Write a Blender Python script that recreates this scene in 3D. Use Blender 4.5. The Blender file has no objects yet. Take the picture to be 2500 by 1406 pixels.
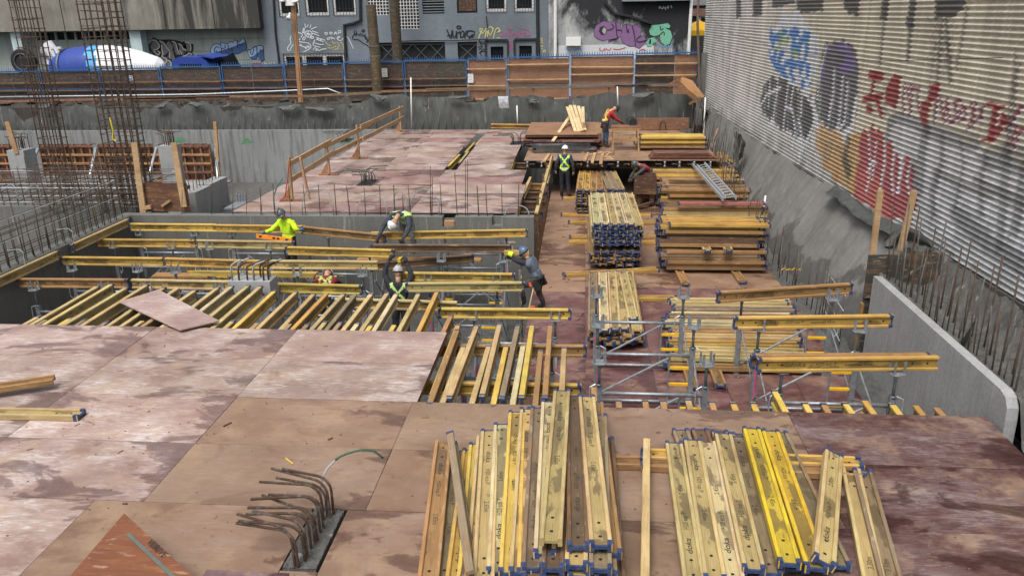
import bpy, math, random
import numpy as np
from mathutils import Vector, Matrix, Euler
random.seed(7); np.random.seed(7)
S = bpy.context.scene
COL = S.collection
R = math.radians
U = random.uniform

# ---------------------------------------------------------------- camera
FPX, PITCH, ROLL, YAW = 1924.808, 0.335702, -0.0166632, -0.0914258
CAM = Vector((4.650637, -6.86828, 4.892763))
_fw = Vector((math.sin(YAW)*math.cos(PITCH), math.cos(YAW)*math.cos(PITCH), -math.sin(PITCH)))
_r = Vector((math.cos(YAW), -math.sin(YAW), 0)); _u = _r.cross(_fw)
_r, _u = _r*math.cos(ROLL)+_u*math.sin(ROLL), -_r*math.sin(ROLL)+_u*math.cos(ROLL)
cd = bpy.data.cameras.new('camera'); cam = bpy.data.objects.new('camera', cd); COL.objects.link(cam)
cd.sensor_width = 36; cd.lens = FPX/2500*36; cd.clip_end = 500; cd.clip_start = .1
cam.matrix_world = Matrix(((_r.x,_u.x,-_fw.x,CAM.x),(_r.y,_u.y,-_fw.y,CAM.y),(_r.z,_u.z,-_fw.z,CAM.z),(0,0,0,1)))
S.camera = cam
# ---------------------------------------------------------------- world, sun, exposure
SUN_EL, SUN_AZ = R(62), R(200)
W = bpy.data.worlds.new('World'); S.world = W; W.use_nodes = True
nt = W.node_tree; bg = nt.nodes['Background']
sky = nt.nodes.new('ShaderNodeTexSky'); sky.sky_type = 'NISHITA'; sky.sun_disc = False
sky.sun_elevation = SUN_EL; sky.sun_rotation = SUN_AZ; sky.dust_density = 6; sky.air_density = 1.0; sky.ozone_density = 1
hs = nt.nodes.new('ShaderNodeHueSaturation'); hs.inputs['Saturation'].default_value = .3
nt.links.new(sky.outputs[0], hs.inputs['Color']); nt.links.new(hs.outputs[0], bg.inputs[0]); bg.inputs[1].default_value = .1
sl = bpy.data.lights.new('sun', 'SUN'); sl.energy = 1.3; sl.angle = R(24); sl.color = (1, .97, .92)
sun = bpy.data.objects.new('sun', sl); COL.objects.link(sun)
sun.rotation_euler = Vector((math.cos(SUN_EL)*math.sin(SUN_AZ), math.cos(SUN_EL)*math.cos(SUN_AZ), math.sin(SUN_EL))).to_track_quat('Z', 'Y').to_euler()
S.view_settings.view_transform = 'Standard'; S.view_settings.look = 'None'; S.view_settings.gamma = 1
S.view_settings.use_curve_mapping = False; S.view_settings.exposure = .8

# ---------------------------------------------------------------- where a thing seen in the survey picture stands
def ray(u, v): return _fw + _r*((u-1250)/FPX) + _u*((703-v)/FPX)
def at(u, v, z=0.0): d = ray(u, v); return CAM + d*((z-CAM.z)/d.z)
def onx(u, v, X): d = ray(u, v); return CAM + d*((X-CAM.x)/d.x)
def ony(u, v, Y): d = ray(u, v); return CAM + d*((Y-CAM.y)/d.y)
WX, WT = 11.1, math.tan(R(2.5))                     # corrugated wall: x = WX - WT*(y-10)
def onw(u, v):
    d = ray(u, v); n = Vector((1, WT, 0)); t = (WX + WT*10 - n.dot(CAM))/n.dot(d); return CAM + d*t

# ---------------------------------------------------------------- mesh builder
class MB:
    def __init__(s): s.v = []; s.f = []; s.m = []
    def add(s, vs, fs, mi=0):
        b = len(s.v); s.v += [tuple(p) for p in vs]; s.f += [tuple(i+b for i in f) for f in fs]; s.m += [mi]*len(fs)
    def box(s, c, d, rot=None, mi=0):
        x, y, z = d[0]/2, d[1]/2, d[2]/2; c = Vector(c)
        P = [Vector(p) for p in ((-x,-y,-z),(x,-y,-z),(x,y,-z),(-x,y,-z),(-x,-y,z),(x,-y,z),(x,y,z),(-x,y,z))]
        if rot is not None: P = [rot @ p for p in P]
        s.add([c+p for p in P], [(3,2,1,0),(4,5,6,7),(0,1,5,4),(1,2,6,5),(2,3,7,6),(3,0,4,7)], mi)
    def b2(s, p0, p1, mi=0):
        a = Vector(p0); b = Vector(p1); s.box((a+b)/2, [abs(b[i]-a[i]) for i in range(3)], None, mi)
    def bar(s, p0, p1, w, h, up=(0,0,1), mi=0, taper=1.0):
        a = Vector(p0); b = Vector(p1); d = (b-a).normalized(); up = Vector(up)
        if abs(d.dot(up)) > .98: up = Vector((0,1,0)) if abs(d.y) < .9 else Vector((1,0,0))
        r = d.cross(up).normalized(); u = r.cross(d)
        P = [a+r*i*w/2+u*j*h/2 for i, j in ((-1,-1),(1,-1),(1,1),(-1,1))] + [b+(r*i*w/2+u*j*h/2)*taper for i, j in ((-1,-1),(1,-1),(1,1),(-1,1))]
        s.add(P, [(0,1,2,3),(7,6,5,4),(1,0,4,5),(2,1,5,6),(3,2,6,7),(0,3,7,4)], mi)
    def tube(s, pts, r, n=6, mi=0, cap=True):
        pts = [Vector(p) for p in pts]; rs = r if isinstance(r, (list, tuple)) else [r]*len(pts); ref = None; rings = []
        for i, p in enumerate(pts):
            d = (pts[min(i+1, len(pts)-1)] - pts[max(i-1, 0)]).normalized()
            if ref is None: ref = Vector((0,0,1)) if abs(d.z) < .9 else Vector((1,0,0))
            a = (ref - d*ref.dot(d)).normalized(); ref = a; b = d.cross(a)
            rings.append([p + (a*math.cos(t)+b*math.sin(t))*rs[i] for t in [2*math.pi*k/n for k in range(n)]])
        vs = [q for g in rings for q in g]; fs = []
        for i in range(len(pts)-1):
            for k in range(n):
                fs.append((i*n+k, i*n+(k+1) % n, (i+1)*n+(k+1) % n, (i+1)*n+k))
        if cap: fs += [tuple(range(n))[::-1], tuple((len(pts)-1)*n+k for k in range(n))]
        s.add(vs, fs, mi)
    def prism(s, pts, ext, mi=0):
        n = len(pts); e = Vector(ext); P = [Vector(p) for p in pts]
        s.add(P+[p+e for p in P], [tuple(range(n))[::-1], tuple(range(n, 2*n))] + [(i, (i+1) % n, n+(i+1) % n, n+i) for i in range(n)], mi)
    def lathe(s, prof, origin, axis, n=20, mi=0):
        o = Vector(origin); ax = Vector(axis).normalized(); a = ax.orthogonal().normalized(); b = ax.cross(a); vs = []; fs = []
        for t, r in prof:
            vs += [o+ax*t+(a*math.cos(2*math.pi*k/n)+b*math.sin(2*math.pi*k/n))*r for k in range(n)]
        for i in range(len(prof)-1):
            for k in range(n): fs.append((i*n+k, i*n+(k+1) % n, (i+1)*n+(k+1) % n, (i+1)*n+k))
        fs += [tuple(range(n))[::-1], tuple((len(prof)-1)*n+k for k in range(n))]
        s.add(vs, fs, mi)
    def ribbon(s, pts, w, nrm, mi=0, off=0.004):
        pts = [Vector(p) for p in pts]; nrm = Vector(nrm).normalized(); vs = []; fs = []
        for i, p in enumerate(pts):
            d = (pts[min(i+1, len(pts)-1)] - pts[max(i-1, 0)]);
            d = d.normalized() if d.length > 1e-9 else Vector((1,0,0))
            t = nrm.cross(d).normalized()*w/2; vs += [p+t+nrm*off, p-t+nrm*off]
        for i in range(len(pts)-1): fs.append((2*i, 2*i+1, 2*i+3, 2*i+2))
        s.add(vs, fs, mi)
    def mesh(s, name, mats, smooth=False, off=None):
        v = s.v if off is None else [(p[0]-off[0], p[1]-off[1], p[2]-off[2]) for p in s.v]
        me = bpy.data.meshes.new(name); me.from_pydata(v, [], s.f)
        for m in (mats if isinstance(mats, (list, tuple)) else [mats]): me.materials.append(m)
        if any(s.m): me.polygons.foreach_set('material_index', s.m)
        if smooth: me.polygons.foreach_set('use_smooth', [True]*len(s.f))
        me.update(); return me

def link(name, data, parent=None, loc=None, rot=None, scale=None, color=None):
    o = bpy.data.objects.new(name, data); COL.objects.link(o)
    if parent is not None: o.parent = parent
    if loc is not None: o.location = loc
    if rot is not None: o.rotation_euler = rot
    if scale is not None: o.scale = scale
    if color is not None: o.color = tuple(color)+(1,) if len(color) == 3 else color
    return o
def tag(o, label=None, cat=None, group=None, kind=None):
    if label: o['label'] = label
    if cat: o['category'] = cat
    if group: o['group'] = group
    if kind or cat: o['kind'] = kind or 'thing'
    return o
def thing(name, label, cat, group=None, loc=(0,0,0), rot=None):
    o = link(name, None, None, loc, rot); o.empty_display_size = .1; return tag(o, label, cat, group)
def part(root, name, mb, mats, smooth=False, color=None, top=None):
    """mb in world coordinates, root an unrotated empty or mesh; top = the top-level thing when root is itself a part"""
    off = Vector(root.location) + (Vector(top.location) if top else Vector())
    return link(name, mb.mesh(name, mats, smooth, off), root, None, None, None, color)
def solo(name, mb, mats, label, cat, group=None, smooth=False, color=None, base=None):
    base = Vector(base) if base is not None else Vector(mb.v[0])
    o = link(name, mb.mesh(name, mats, smooth, base), None, base, None, None, color); return tag(o, label, cat, group)
def struct(name, mb, mats, smooth=False, color=None):
    return tag(link(name, mb.mesh(name, mats, smooth), color=color), kind='structure')
def copy(o, parent=None):
    c = o.copy(); COL.objects.link(c)
    if parent is not None: c.parent = parent
    for ch in o.children: copy(ch, c)
    return c
ORD = 'first second third fourth fifth sixth seventh eighth ninth tenth eleventh twelfth thirteenth fourteenth fifteenth sixteenth seventeenth eighteenth nineteenth twentieth'.split()
ORD += ['twenty-'+w for w in ORD[:9]] + ['thirtieth'] + ['thirty-'+w for w in ORD[:9]] + ['fortieth'] + ['forty-'+w for w in ORD[:9]] + ['fiftieth']

# ---------------------------------------------------------------- materials
class NT:
    def __init__(s, name, rough=.7, metal=0.0, spec=.4):
        s.m = bpy.data.materials.new(name); s.m.use_nodes = True; s.t = s.m.node_tree; s.b = s.t.nodes['Principled BSDF']
        s.b.inputs['Roughness'].default_value = rough; s.b.inputs['Metallic'].default_value = metal; s.b.inputs['Specular IOR Level'].default_value = spec
    def n(s, t, **k):
        o = s.t.nodes.new(t)
        for a, b in k.items(): setattr(o, a, b)
        return o
    def l(s, a, b): s.t.links.new(a, b)
    def put(s, sock, v):
        if hasattr(v, 'is_linked'): s.l(v, sock)
        elif isinstance(v, (tuple, list)) and len(v) == 3 and sock.type == 'RGBA': sock.default_value = tuple(v)+(1,)
        else: sock.default_value = v
    def math(s, op, a, b=0.0):
        o = s.n('ShaderNodeMath', operation=op); s.put(o.inputs[0], a); s.put(o.inputs[1], b); return o.outputs[0]
    def coord(s, kind='obj', sc=(1,1,1), rnd=False):
        if kind == 'world': c = s.n('ShaderNodeNewGeometry').outputs['Position']
        else: c = s.n('ShaderNodeTexCoord').outputs['Object']
        mp = s.n('ShaderNodeMapping'); s.l(c, mp.inputs[0]); mp.inputs['Scale'].default_value = sc
        if rnd:
            x = s.math('MULTIPLY', s.n('ShaderNodeObjectInfo').outputs['Random'], 97.0)
            cb = s.n('ShaderNodeCombineXYZ'); s.l(x, cb.inputs[0]); s.l(x, cb.inputs[1]); s.l(x, cb.inputs[2]); s.l(cb.outputs[0], mp.inputs[1])
        return mp.outputs[0]
    def noise(s, co, scale, detail=4, rough=.6, dist=0.0):
        o = s.n('ShaderNodeTexNoise'); s.l(co, o.inputs['Vector']); o.inputs['Scale'].default_value = scale
        o.inputs['Detail'].default_value = detail; o.inputs['Roughness'].default_value = rough; o.inputs['Distortion'].default_value = dist
        return o.outputs['Fac']
    def ramp(s, fac, *st):
        o = s.n('ShaderNodeValToRGB'); e = o.color_ramp.elements; s.l(fac, o.inputs[0])
        while len(e) < len(st): e.new(.5)
        for i, (p, c) in enumerate(st):
            e[i].position = p; e[i].color = (c, c, c, 1) if isinstance(c, (int, float)) else tuple(c)+(1,)
        return o.outputs[0]
    def mix(s, fac, a, b, mode='MIX'):
        o = s.n('ShaderNodeMix', data_type='RGBA', blend_type=mode); s.put(o.inputs[0], fac); s.put(o.inputs[6], a); s.put(o.inputs[7], b); return o.outputs[2]
    def color(s, c): s.put(s.b.inputs['Base Color'], c); return s
    def rough(s, r): s.put(s.b.inputs['Roughness'], r); return s
    def bump(s, h, strength=.3, dist=.01):
        o = s.n('ShaderNodeBump'); o.inputs['Strength'].default_value = strength; o.inputs['Distance'].default_value = dist
        s.l(h, o.inputs['Height']); s.l(o.outputs[0], s.b.inputs['Normal']); return s
def flat(name, c, rough=.7, metal=0.0, var=.25, scale=8):
    t = NT(name, rough, metal); co = t.coord('world'); f = t.noise(co, scale, 5)
    t.color(t.mix(1.0, c, t.ramp(f, (.25, 1-var), (.75, 1+var)), 'MULTIPLY')); return t.m
def m_objcol(name, rough=.7, var=.2, scale=9, metal=0.0):
    t = NT(name, rough, metal); f = t.noise(t.coord('world'), scale, 5); c = t.n('ShaderNodeObjectInfo').outputs['Color']
    t.color(t.mix(1.0, c, t.ramp(f, (.25, 1-var), (.75, 1+var)), 'MULTIPLY')); return t.m
def m_timber(name, web=False):
    t = NT(name, .62 if not web else .5); c = t.n('ShaderNodeObjectInfo').outputs['Color']
    g = t.noise(t.coord('obj', (1.3, 26, 26), True), 3.0, 6, .65, .6)
    blot = t.noise(t.coord('obj', (1.2, 6, 6), True), 1.5, 4)
    col = t.mix(1.0, c, t.ramp(g, (.22, .5), (.45, .95), (.75, 1.22)), 'MULTIPLY')
    if web:
        col = t.mix(1.0, col, (.86, .82, .74), 'MULTIPLY')
        wet = t.ramp(t.noise(t.coord('obj', (1.0, 2.2, 2.2), True), 1.6, 6, .55, .3), (.52, 0.0), (.545, 1.0))
        col = t.mix(t.math('MULTIPLY', wet, .62), col, (.085, .06, .035)); t.rough(t.mix(wet, (.55,)*3, (.28,)*3))
        sc = t.ramp(t.noise(t.coord('obj', (3, 30, 30), True), 4, 6), (.64, 0.0), (.72, .4)); col = t.mix(sc, col, (.55, .5, .4))
    else:
        col = t.mix(t.ramp(blot, (.5, 0.0), (.72, .55)), col, (.3, .15, .05))
        kn = t.ramp(t.noise(t.coord('obj', (5, 22, 22), True), 5, 2), (.7, 0.0), (.76, .8)); col = t.mix(kn, col, (.1, .06, .035))
        pale = t.ramp(t.noise(t.coord('obj', (2.2, 9, 9), True), 2.2, 5), (.58, 0.0), (.72, .5)); col = t.mix(pale, col, (.55, .47, .33))
    dirt = t.ramp(t.noise(t.coord('world'), 1.6, 6, .65), (.42, 0.0), (.72, .6)); col = t.mix(dirt, col, t.mix(1.0, col, (.48,.43,.40), 'MULTIPLY'))
    t.color(col).bump(g, .25, .004); return t.m
def m_sheet(name):
    """film-faced shuttering ply: object colour = film, object alpha = how far it is bleached"""
    t = NT(name, .55); oi = t.n('ShaderNodeObjectInfo'); c = oi.outputs['Color']; al = oi.outputs['Alpha']
    big = t.noise(t.coord('world', (1,1,1), True), .9, 5, .62)
    scr = t.noise(t.coord('world', (1.6, 7, 1), True), 2.2, 9, .75, 1.2)
    fine = t.noise(t.coord('world', (3.0, 26, 1), True), 4, 6, .7)
    s1 = t.ramp(t.math('ADD', t.math('MULTIPLY', scr, .55), t.math('MULTIPLY', big, .45)), (.46, 0.0), (.54, .3), (.63, 1.0))
    s1 = t.math('MULTIPLY', s1, t.ramp(fine, (.3, .3), (.62, 1.0)))
    col = t.mix(1.0, c, t.ramp(big, (.3, .85), (.7, 1.16)), 'MULTIPLY')
    haze = t.ramp(t.noise(t.coord('world', (1,1.5,1), True), 1.5, 7, .7, .4), (.44, 0.0), (.64, .55)); col = t.mix(t.math('MULTIPLY', haze, t.math('ADD', t.math('MULTIPLY', al, .6), .15)), col, t.mix(.45, c, (.46,.385,.35)))
    col = t.mix(t.math('MULTIPLY', s1, al), col, (.64, .61, .595))
    mud = t.ramp(t.noise(t.coord('world', (1,1,1), True), 1.7, 7, .65, .3), (.50, 0.0), (.68, .55)); col = t.mix(mud, col, (.33, .225, .14))
    red = t.ramp(t.noise(t.coord('world', (1,1.6,1), True), 1.2, 8, .68, .6), (.54, 0.0), (.64, .5)); col = t.mix(red, col, t.mix(1.0, c, (.62,.50,.47), 'MULTIPLY'))
    fp_ = t.ramp(t.noise(t.coord('world', (1,1.3,1)), 5.5, 4, .6), (.66, 0.0), (.70, .4)); col = t.mix(fp_, col, t.mix(1.0, c, (.5,.42,.4), 'MULTIPLY'))
    spk = t.ramp(t.noise(t.coord('world'), 38, 2), (.76, 0.0), (.8, .7)); col = t.mix(spk, col, (.5, .42, .38))
    dk = t.ramp(t.noise(t.coord('world'), 15, 3), (.72, 0.0), (.76, .55)); col = t.mix(dk, col, (.09, .055, .045))
    wf = t.noise(t.coord('world', (.7, 1.5, 1)), 1.05, 9, .63, .5)
    gx = t.n('ShaderNodeSeparateXYZ'); t.l(t.n('ShaderNodeTexCoord').outputs['Generated'], gx.inputs[0]); edge = t.math('ADD', t.ramp(gx.outputs[0], (.72, 0.0), (1.0, .11)), t.ramp(gx.outputs[1], (.78, 0.0), (1.0, .06)))
    wet = t.ramp(t.math('ADD', t.math('ADD', wf, edge), t.math('MULTIPLY', t.math('SUBTRACT', oi.outputs['Random'], .5), .16)), (.59, 0.0), (.615, .8), (.67, 1.0))
    col = t.mix(t.math('MULTIPLY', wet, .72), col, t.mix(1.0, c, (.36, .28, .30), 'MULTIPLY'))
    t.color(col).rough(t.mix(wet, t.ramp(big, (.35,.5),(.65,.68)), (.26,)*3)).bump(scr, .1, .003); return t.m
def m_concrete(name, base, dark, streak=.6, scale=.8, rough=.85, wetz=None, bump=.3):
    t = NT(name, rough); a = t.noise(t.coord('world'), scale, 7, .65, .2); s = t.noise(t.coord('world', (5, 5, .35)), 1.1, 6, .65)
    f = t.noise(t.coord('world'), 22, 5, .7)
    col = t.mix(t.ramp(a, (.35, 0.0), (.65, 1.0)), base, tuple(x*1.28 for x in base))
    col = t.mix(t.math('MULTIPLY', t.ramp(s, (.48, 0.0), (.66, 1.0)), streak), col, dark)
    col = t.mix(1.0, col, t.ramp(f, (.3, .82), (.7, 1.12)), 'MULTIPLY')
    pale = t.ramp(t.noise(t.coord('world', (7, 7, .5)), 1.4, 5, .6), (.63, 0.0), (.72, .45)); col = t.mix(pale, col, (.42, .42, .41))
    t.color(col).bump(t.math('ADD', f, t.math('MULTIPLY', a, 2.0)), bump, .012); return t.m
M = {}
M['timber'] = m_timber('timber'); M['web'] = m_timber('timber_web', True); M['sheet'] = m_sheet('film_ply')
M['lumber'] = m_timber('lumber')
M['cap'] = flat('blue_plastic', (.03, .05, .12), .5, 0, .6, 30)
M['ink'] = flat('stencil_ink', (.036, .03, .02), .7, 0, .7, 25)
M['hole'] = flat('dark_hole', (.012, .01, .008), .9)
M['steel'] = flat('galvanised_steel', (.27, .29, .31), .48, .55, .35, 14)
M['steel_d'] = flat('dull_steel', (.12, .135, .145), .55, .5, .35, 14)
M['rung'] = flat('yellow_paint', (.7, .4, .015), .45, 0, .2, 12)
M['rebar'] = flat('rusty_rebar', (.085, .058, .042), .8, .2, .5, 9)
M['rebar_g'] = flat('grey_rebar', (.12, .11, .1), .75, .3, .4, 9)
M['galv'] = flat('galvanised_bar', (.5, .53, .56), .4, .5, .25, 9)
M['conc'] = m_concrete('pit_concrete', (.125, .125, .116), (.06, .059, .053), .32, .4)
M['conc_l'] = m_concrete('pale_concrete', (.275, .28, .28), (.18, .18, .175), .3, .7)
M['conc_far'] = m_concrete('board_concrete', (.20, .205, .205), (.09, .091, .087), .75, .4)
t = NT('shotcrete', .8); s = t.noise(t.coord('world', (0, 3.2, .22)), 1.6, 7, .62, .3); g = t.noise(t.coord('world'), .7, 6, .6); f = t.noise(t.coord('world'), 16, 5, .7)
col = t.mix(t.ramp(g, (.35,0.0),(.65,1.0)), (.14,.137,.128), (.19,.187,.178)); col = t.mix(t.math('MULTIPLY', t.ramp(s, (.5,0.0),(.64,1.0)), .35), col, (.10,.098,.09)); col = t.mix(t.ramp(s, (.28,.3),(.4,0.0)), col, (.30,.30,.29))
sp = t.n('ShaderNodeSeparateXYZ'); t.l(t.n('ShaderNodeNewGeometry').outputs['Position'], sp.inputs[0]); wl = t.ramp(t.math('SUBTRACT', g, t.math('MULTIPLY', t.math('ADD', sp.outputs[2], 1.2), .3)), (.36,0.0),(.41,1.0)); col = t.mix(t.math('MULTIPLY', wl, .68), col, (.045,.044,.04))
t.color(t.mix(1.0, col, t.ramp(f, (.3,.85),(.7,1.12)), 'MULTIPLY')).bump(t.math('ADD', f, t.math('MULTIPLY', g, 2.0)), .35, .015); M['shot'] = t.m
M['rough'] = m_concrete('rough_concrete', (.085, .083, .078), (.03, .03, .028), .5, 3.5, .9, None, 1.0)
M['soil'] = m_concrete('wet_soil', (.045, .038, .03), (.015, .013, .011), .5, 2.5, .9, None, 1.0)
M['membrane'] = m_concrete('drain_membrane', (.062, .066, .062), (.022, .024, .022), .55, 1.2, .62, None, .15)
M['asphalt'] = flat('asphalt', (.05, .05, .05), .85)
M['any'] = m_objcol('paint'); M['cloth'] = m_objcol('cloth', .85, .22, 18)
M['dark'] = flat('dark_void', (.02, .02, .02), .9)
M['white'] = flat('white_paint', (.72, .72, .7), .5, 0, .12)
M['black'] = flat('black_paint', (.018, .018, .02), .6)
# ================================================================= SETTING
ZF = -1.25            # lower slab with the stacks
ZP = -2.45           # pit floor
YR = 28.6            # rear retaining wall
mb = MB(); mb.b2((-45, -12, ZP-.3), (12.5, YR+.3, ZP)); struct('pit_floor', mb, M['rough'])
mb = MB(); mb.b2((-140, 32.4, -.7), (140, 160, -.4)); struct('road', mb, M['asphalt'])
mb = MB(); mb.b2((-45, YR+.32, ZP), (9.6, 32.4, 1.02))
for i in range(90):
    mb.lathe([(0,.0),(.02,U(.1,.4)),(U(.08,.2),U(.08,.3)),(.24,.02)], (U(-26, 9), U(29.2, 30.7), 1.0), (0,0,1), 7)
struct('earth_bank', mb, M['soil'])

# ---- decks of film-faced ply --------------------------------------------------------
PINK, BROWN, MAROON, TAN = (.265,.178,.15), (.20,.125,.082), (.075,.027,.025), (.235,.145,.09)
_sheet = {}
def sheet(root, x0, y0, x1, y1, z, c, al, gap=.007):
    dx, dy = round(x1-x0-gap, 3), round(y1-y0-gap, 3); k = (dx, dy)
    if k not in _sheet:
        m = MB(); m.box((0,0,-.009), (dx, dy, .018)); _sheet[k] = m.mesh('plywood_sheet', M['sheet'])
    v = U(.88, 1.12)
    return link('plywood_sheet', _sheet[k], root, ((x0+x1)/2, (y0+y1)/2, z+U(-.002,.002)), (U(-.001,.001), U(-.001,.001), U(-.002,.002)), None, (c[0]*v*U(.97,1.03), c[1]*v, c[2]*v*U(.97,1.03), al))
def deckroot(name): return tag(link(name, None), kind='structure')
D1 = deckroot('near_deck')
def row(root, y, xs, z, colf, h=1.22):
    for a, b in zip(xs[:-1], xs[1:]):
        if b - a > .05: c, al = colf((a+b)/2); sheet(root, a, y, b, y+h, z, c, al)
XL = -7.2
row(D1, 3.66, [XL,-4.88,-2.44,0,2.5], 0, lambda x: (PINK, .85))
row(D1, 2.44, [XL,-4.88,-2.44,0,2.5], 0, lambda x: (PINK, 1.0))
row(D1, 1.22, [XL,-4.88,-2.44,0,2.44,4.88,7.32,9.76], 0, lambda x: (PINK,.9) if x < 0 else (BROWN,.14) if x < 7.3 else (MAROON,.3))
row(D1, 0, [XL,-4.88,-2.44,0,2.44,4.88,7.32,9.76], 0, lambda x: (PINK,.9) if x < 0 else (BROWN,.12) if x < 7.3 else (MAROON,.32))
def cb(x): return (PINK,.9) if x < -.6 else (BROWN,.12) if x < 6.9 else (MAROON,.25)
row(D1, -1.22, [XL,-5.42,-2.98,-.54,1.88], 0, cb); row(D1, -1.22, [2.25,4.5,6.94,9.76], 0, cb)
sheet(D1, 1.88, -1.22, 2.25, -.98, 0, BROWN, .1)
for y in (-2.44, -3.66): row(D1, y, [XL,-5.9,-3.46,-1.02,1.42,3.86,6.3,9.76], 0, lambda x: (PINK,.9) if x < 1 else (BROWN,.15) if x < 7 else (MAROON,.3))
D2 = deckroot('far_deck')
yy = [12.96+1.18*i for i in range(14)]; yy = yy[:13]+[28.2]
for i, (y0, y1) in enumerate(zip(yy[:-1], yy[1:])):
    xl = -4.62 + i*.04 + U(-.08,.08)
    f = lambda x: (PINK, U(.6, 1.0)) if random.random() > .15 else ((.22,.12,.11), .5)
    if y1 < 19.6:
        xs = [xl,-2.3,.15,2.55+(.45 if i < 3 else .3)]
        if i == 3: xs = [xl,-1.6,-1.6,2.85]
        row(D2, y0, xs, 0, f, y1-y0)
    else:
        row(D2, y0, [xl,-2.05+(.3 if i % 2 else 0),.08-(0 if i < 9 else -.06)], 0, f, y1-y0); row(D2, y0, [.5,2.28], 0, f, y1-y0)
row(D2, 27.2, [.05,.6], .003, lambda x: (PINK,.6), 1.0)
D3 = deckroot('upper_deck')
for j in range(7):
    y = 20.62+1.11*j; st = [0,.9,.4,1.3,.2,1.0,.6][j]
    row(D3, y, [2.62]+[2.62+st+2.3*k for k in range(1, 3)]+[9.45-.1*j], 0, lambda x: (TAN, .08), 1.11)
D4 = deckroot('lower_slab')
mb = MB(); mb.b2((3.55, -3, ZF-.25), (9.35, 27.5, ZF-.02)); part(D4, 'slab', mb, M['conc'])
for j in range(12):
    y = -1.2+2.0*j
    for i, (x0, x1) in enumerate(((3.55,4.77),(4.77,5.98),(5.98,7.19),(7.19,8.4),(8.4,9.35))):
        y0 = y + (0 if i else -.35)
        br = y > 10 or (y > 9 and i > 0)
        sheet(D4, x0, y0, x1, y0+2.0, ZF, (.215,.125,.077) if br else (.115,.043,.041), .1 if br else .22)

# ---- concrete walls and their dowels -------------------------------------------------
_cyl = {}
def cyl(r, mat, n=6):
    k = (r, mat, n)
    if k not in _cyl: m = MB(); m.tube([(0,0,0),(0,0,1)], r, n); _cyl[k] = m.mesh('rebar', M[mat], True)
    return _cyl[k]
def rod(root, p0, p1, r=.011, mat='rebar', name='rebar', n=6):
    p0 = Vector(p0); p1 = Vector(p1); d = p1-p0
    return link(name, cyl(r, mat, n), root, p0-Vector(root.location), d.to_track_quat('Z','Y').to_euler(), (1,1,d.length))
def wall(name, boxes, mat, label, cat='wall', extra=None, base=None):
    m = MB()
    for b in boxes: m.b2(*b)
    if extra: extra(m)
    return solo(name, m, M[mat], label, cat, base=base or boxes[0][0])
# middle cross wall (top at deck level) with pockets near its top
W1 = wall('concrete_wall', [((-7.6,12.6,ZP),(1.1,12.88,-.03)),((1.1,12.6,ZP),(1.42,12.88,-.29)),((1.1,12.8,-.29),(1.42,12.88,-.12)),((1.42,12.6,ZP),(2.38,12.88,-.03)),((2.38,12.6,ZP),(2.62,12.88,-.25)),((2.38,12.8,-.25),(2.62,12.88,-.05)),((2.62,12.6,ZP),(3.45,12.88,-.03))], 'conc', 'grey concrete cross wall behind the beam grid with dowels on its top')
mb = MB(); mb.b2((1.13,12.63,-.285),(1.4,12.78,-.15)); part(W1, 'timber_block', mb, M['timber'], color=(.42,.24,.13))
for x, yt in ((100,570),(213,540),(350,480),(476,545),(600,545),(740,545),(855,555),(990,570),(1120,550),(1243,550),(1317,630),(1377,545),(1555,550),(1645,545),(1777,440),(1963,555),(2035,545),(2165,540),(2300,540)):
    p = ony(600+.288*x, 300+.288*790, 12.45); t = ony(600+.288*x-1, 300+.288*yt, 12.45); rod(W1, (p.x,12.74,-.05), (p.x+U(-.03,.03),12.74+U(-.04,.04),t.z), U(.009,.014))
for u, v0, v1 in ((1137,527,395),(1132,527,398),(1045,526,412),(1050,526,440),(504,528,440),(430,525,470),(590,527,460),(556,527,455),(625,528,470)):
    p = ony(u, v0, 12.45); t = ony(u, v1, 12.45); rod(W1, (p.x,12.74,-.05), (t.x,12.78,t.z), .008)
def arc(root, u0, u1, vtop, Y, r=.014, mat='steel_d', col=None, dy=.15, top=None):
    a = ony(u0, 527, Y); b = ony(u1, 527, Y); t = ony((u0+u1)/2, vtop, Y); m = MB(); n = 12
    m.tube([(a.x+(b.x-a.x)*(.5-.5*math.cos(math.pi*i/n)), Y+dy*math.sin(math.pi*i/n), -.05+(t.z+.05)*math.sin(math.pi*i/n)**.7) for i in range(n+1)], r, 6)
    return part(root, 'conduit', m, M[mat] if col is None else M['any'], True, col, top)
for u0, u1, vt in ((872,945,480),(958,994,468),(1001,1073,465),(738,815,456),(1232,1292,505)): arc(W1, u0, u1, vt, 12.72, .014, 'steel_d', U(.2,.3) and (.25,.27,.27))
# left wall along the pit
W2 = wall('concrete_wall', [((-7.6,2.0,ZP),(-7.27,12.58,-.04))], 'conc', 'grey concrete wall along the left side of the beam pit with rebar grid on top')
for i in range(60):
    y = 4.4+.135*i; rod(W2, (-7.44+(.07 if i % 2 else -.07), y, -.1), (-7.44+(.07 if i % 2 else -.07)+U(-.04,.04), y+U(-.05,.05), U(.8,1.35) if i % 3 else U(.5,.8)), U(.010,.013), 'rebar')
for k, (z, c) in enumerate(((.12,'rebar_g'),(.3,'rebar'),(.5,'galv'),(.66,'rebar'),(.8,'rebar'),(.95,'galv'))):
    for dx in (-.06, .06): rod(W2, (-7.44+dx, 3.2, z+U(-.03,.03)), (-7.44+dx, 12.2, z+U(-.03,.03)), .009, c if dx > 0 else 'rebar_g')
for y in (6.3, 8.2, 9.9):
    m = MB(); m.tube([(-7.5,y,.3),(-7.2,y,.33),(-7.12,y,.26),(-7.14,y,-.05)], .01, 6); part(W2, 'hooked_bar', m, M['galv'])
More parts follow.
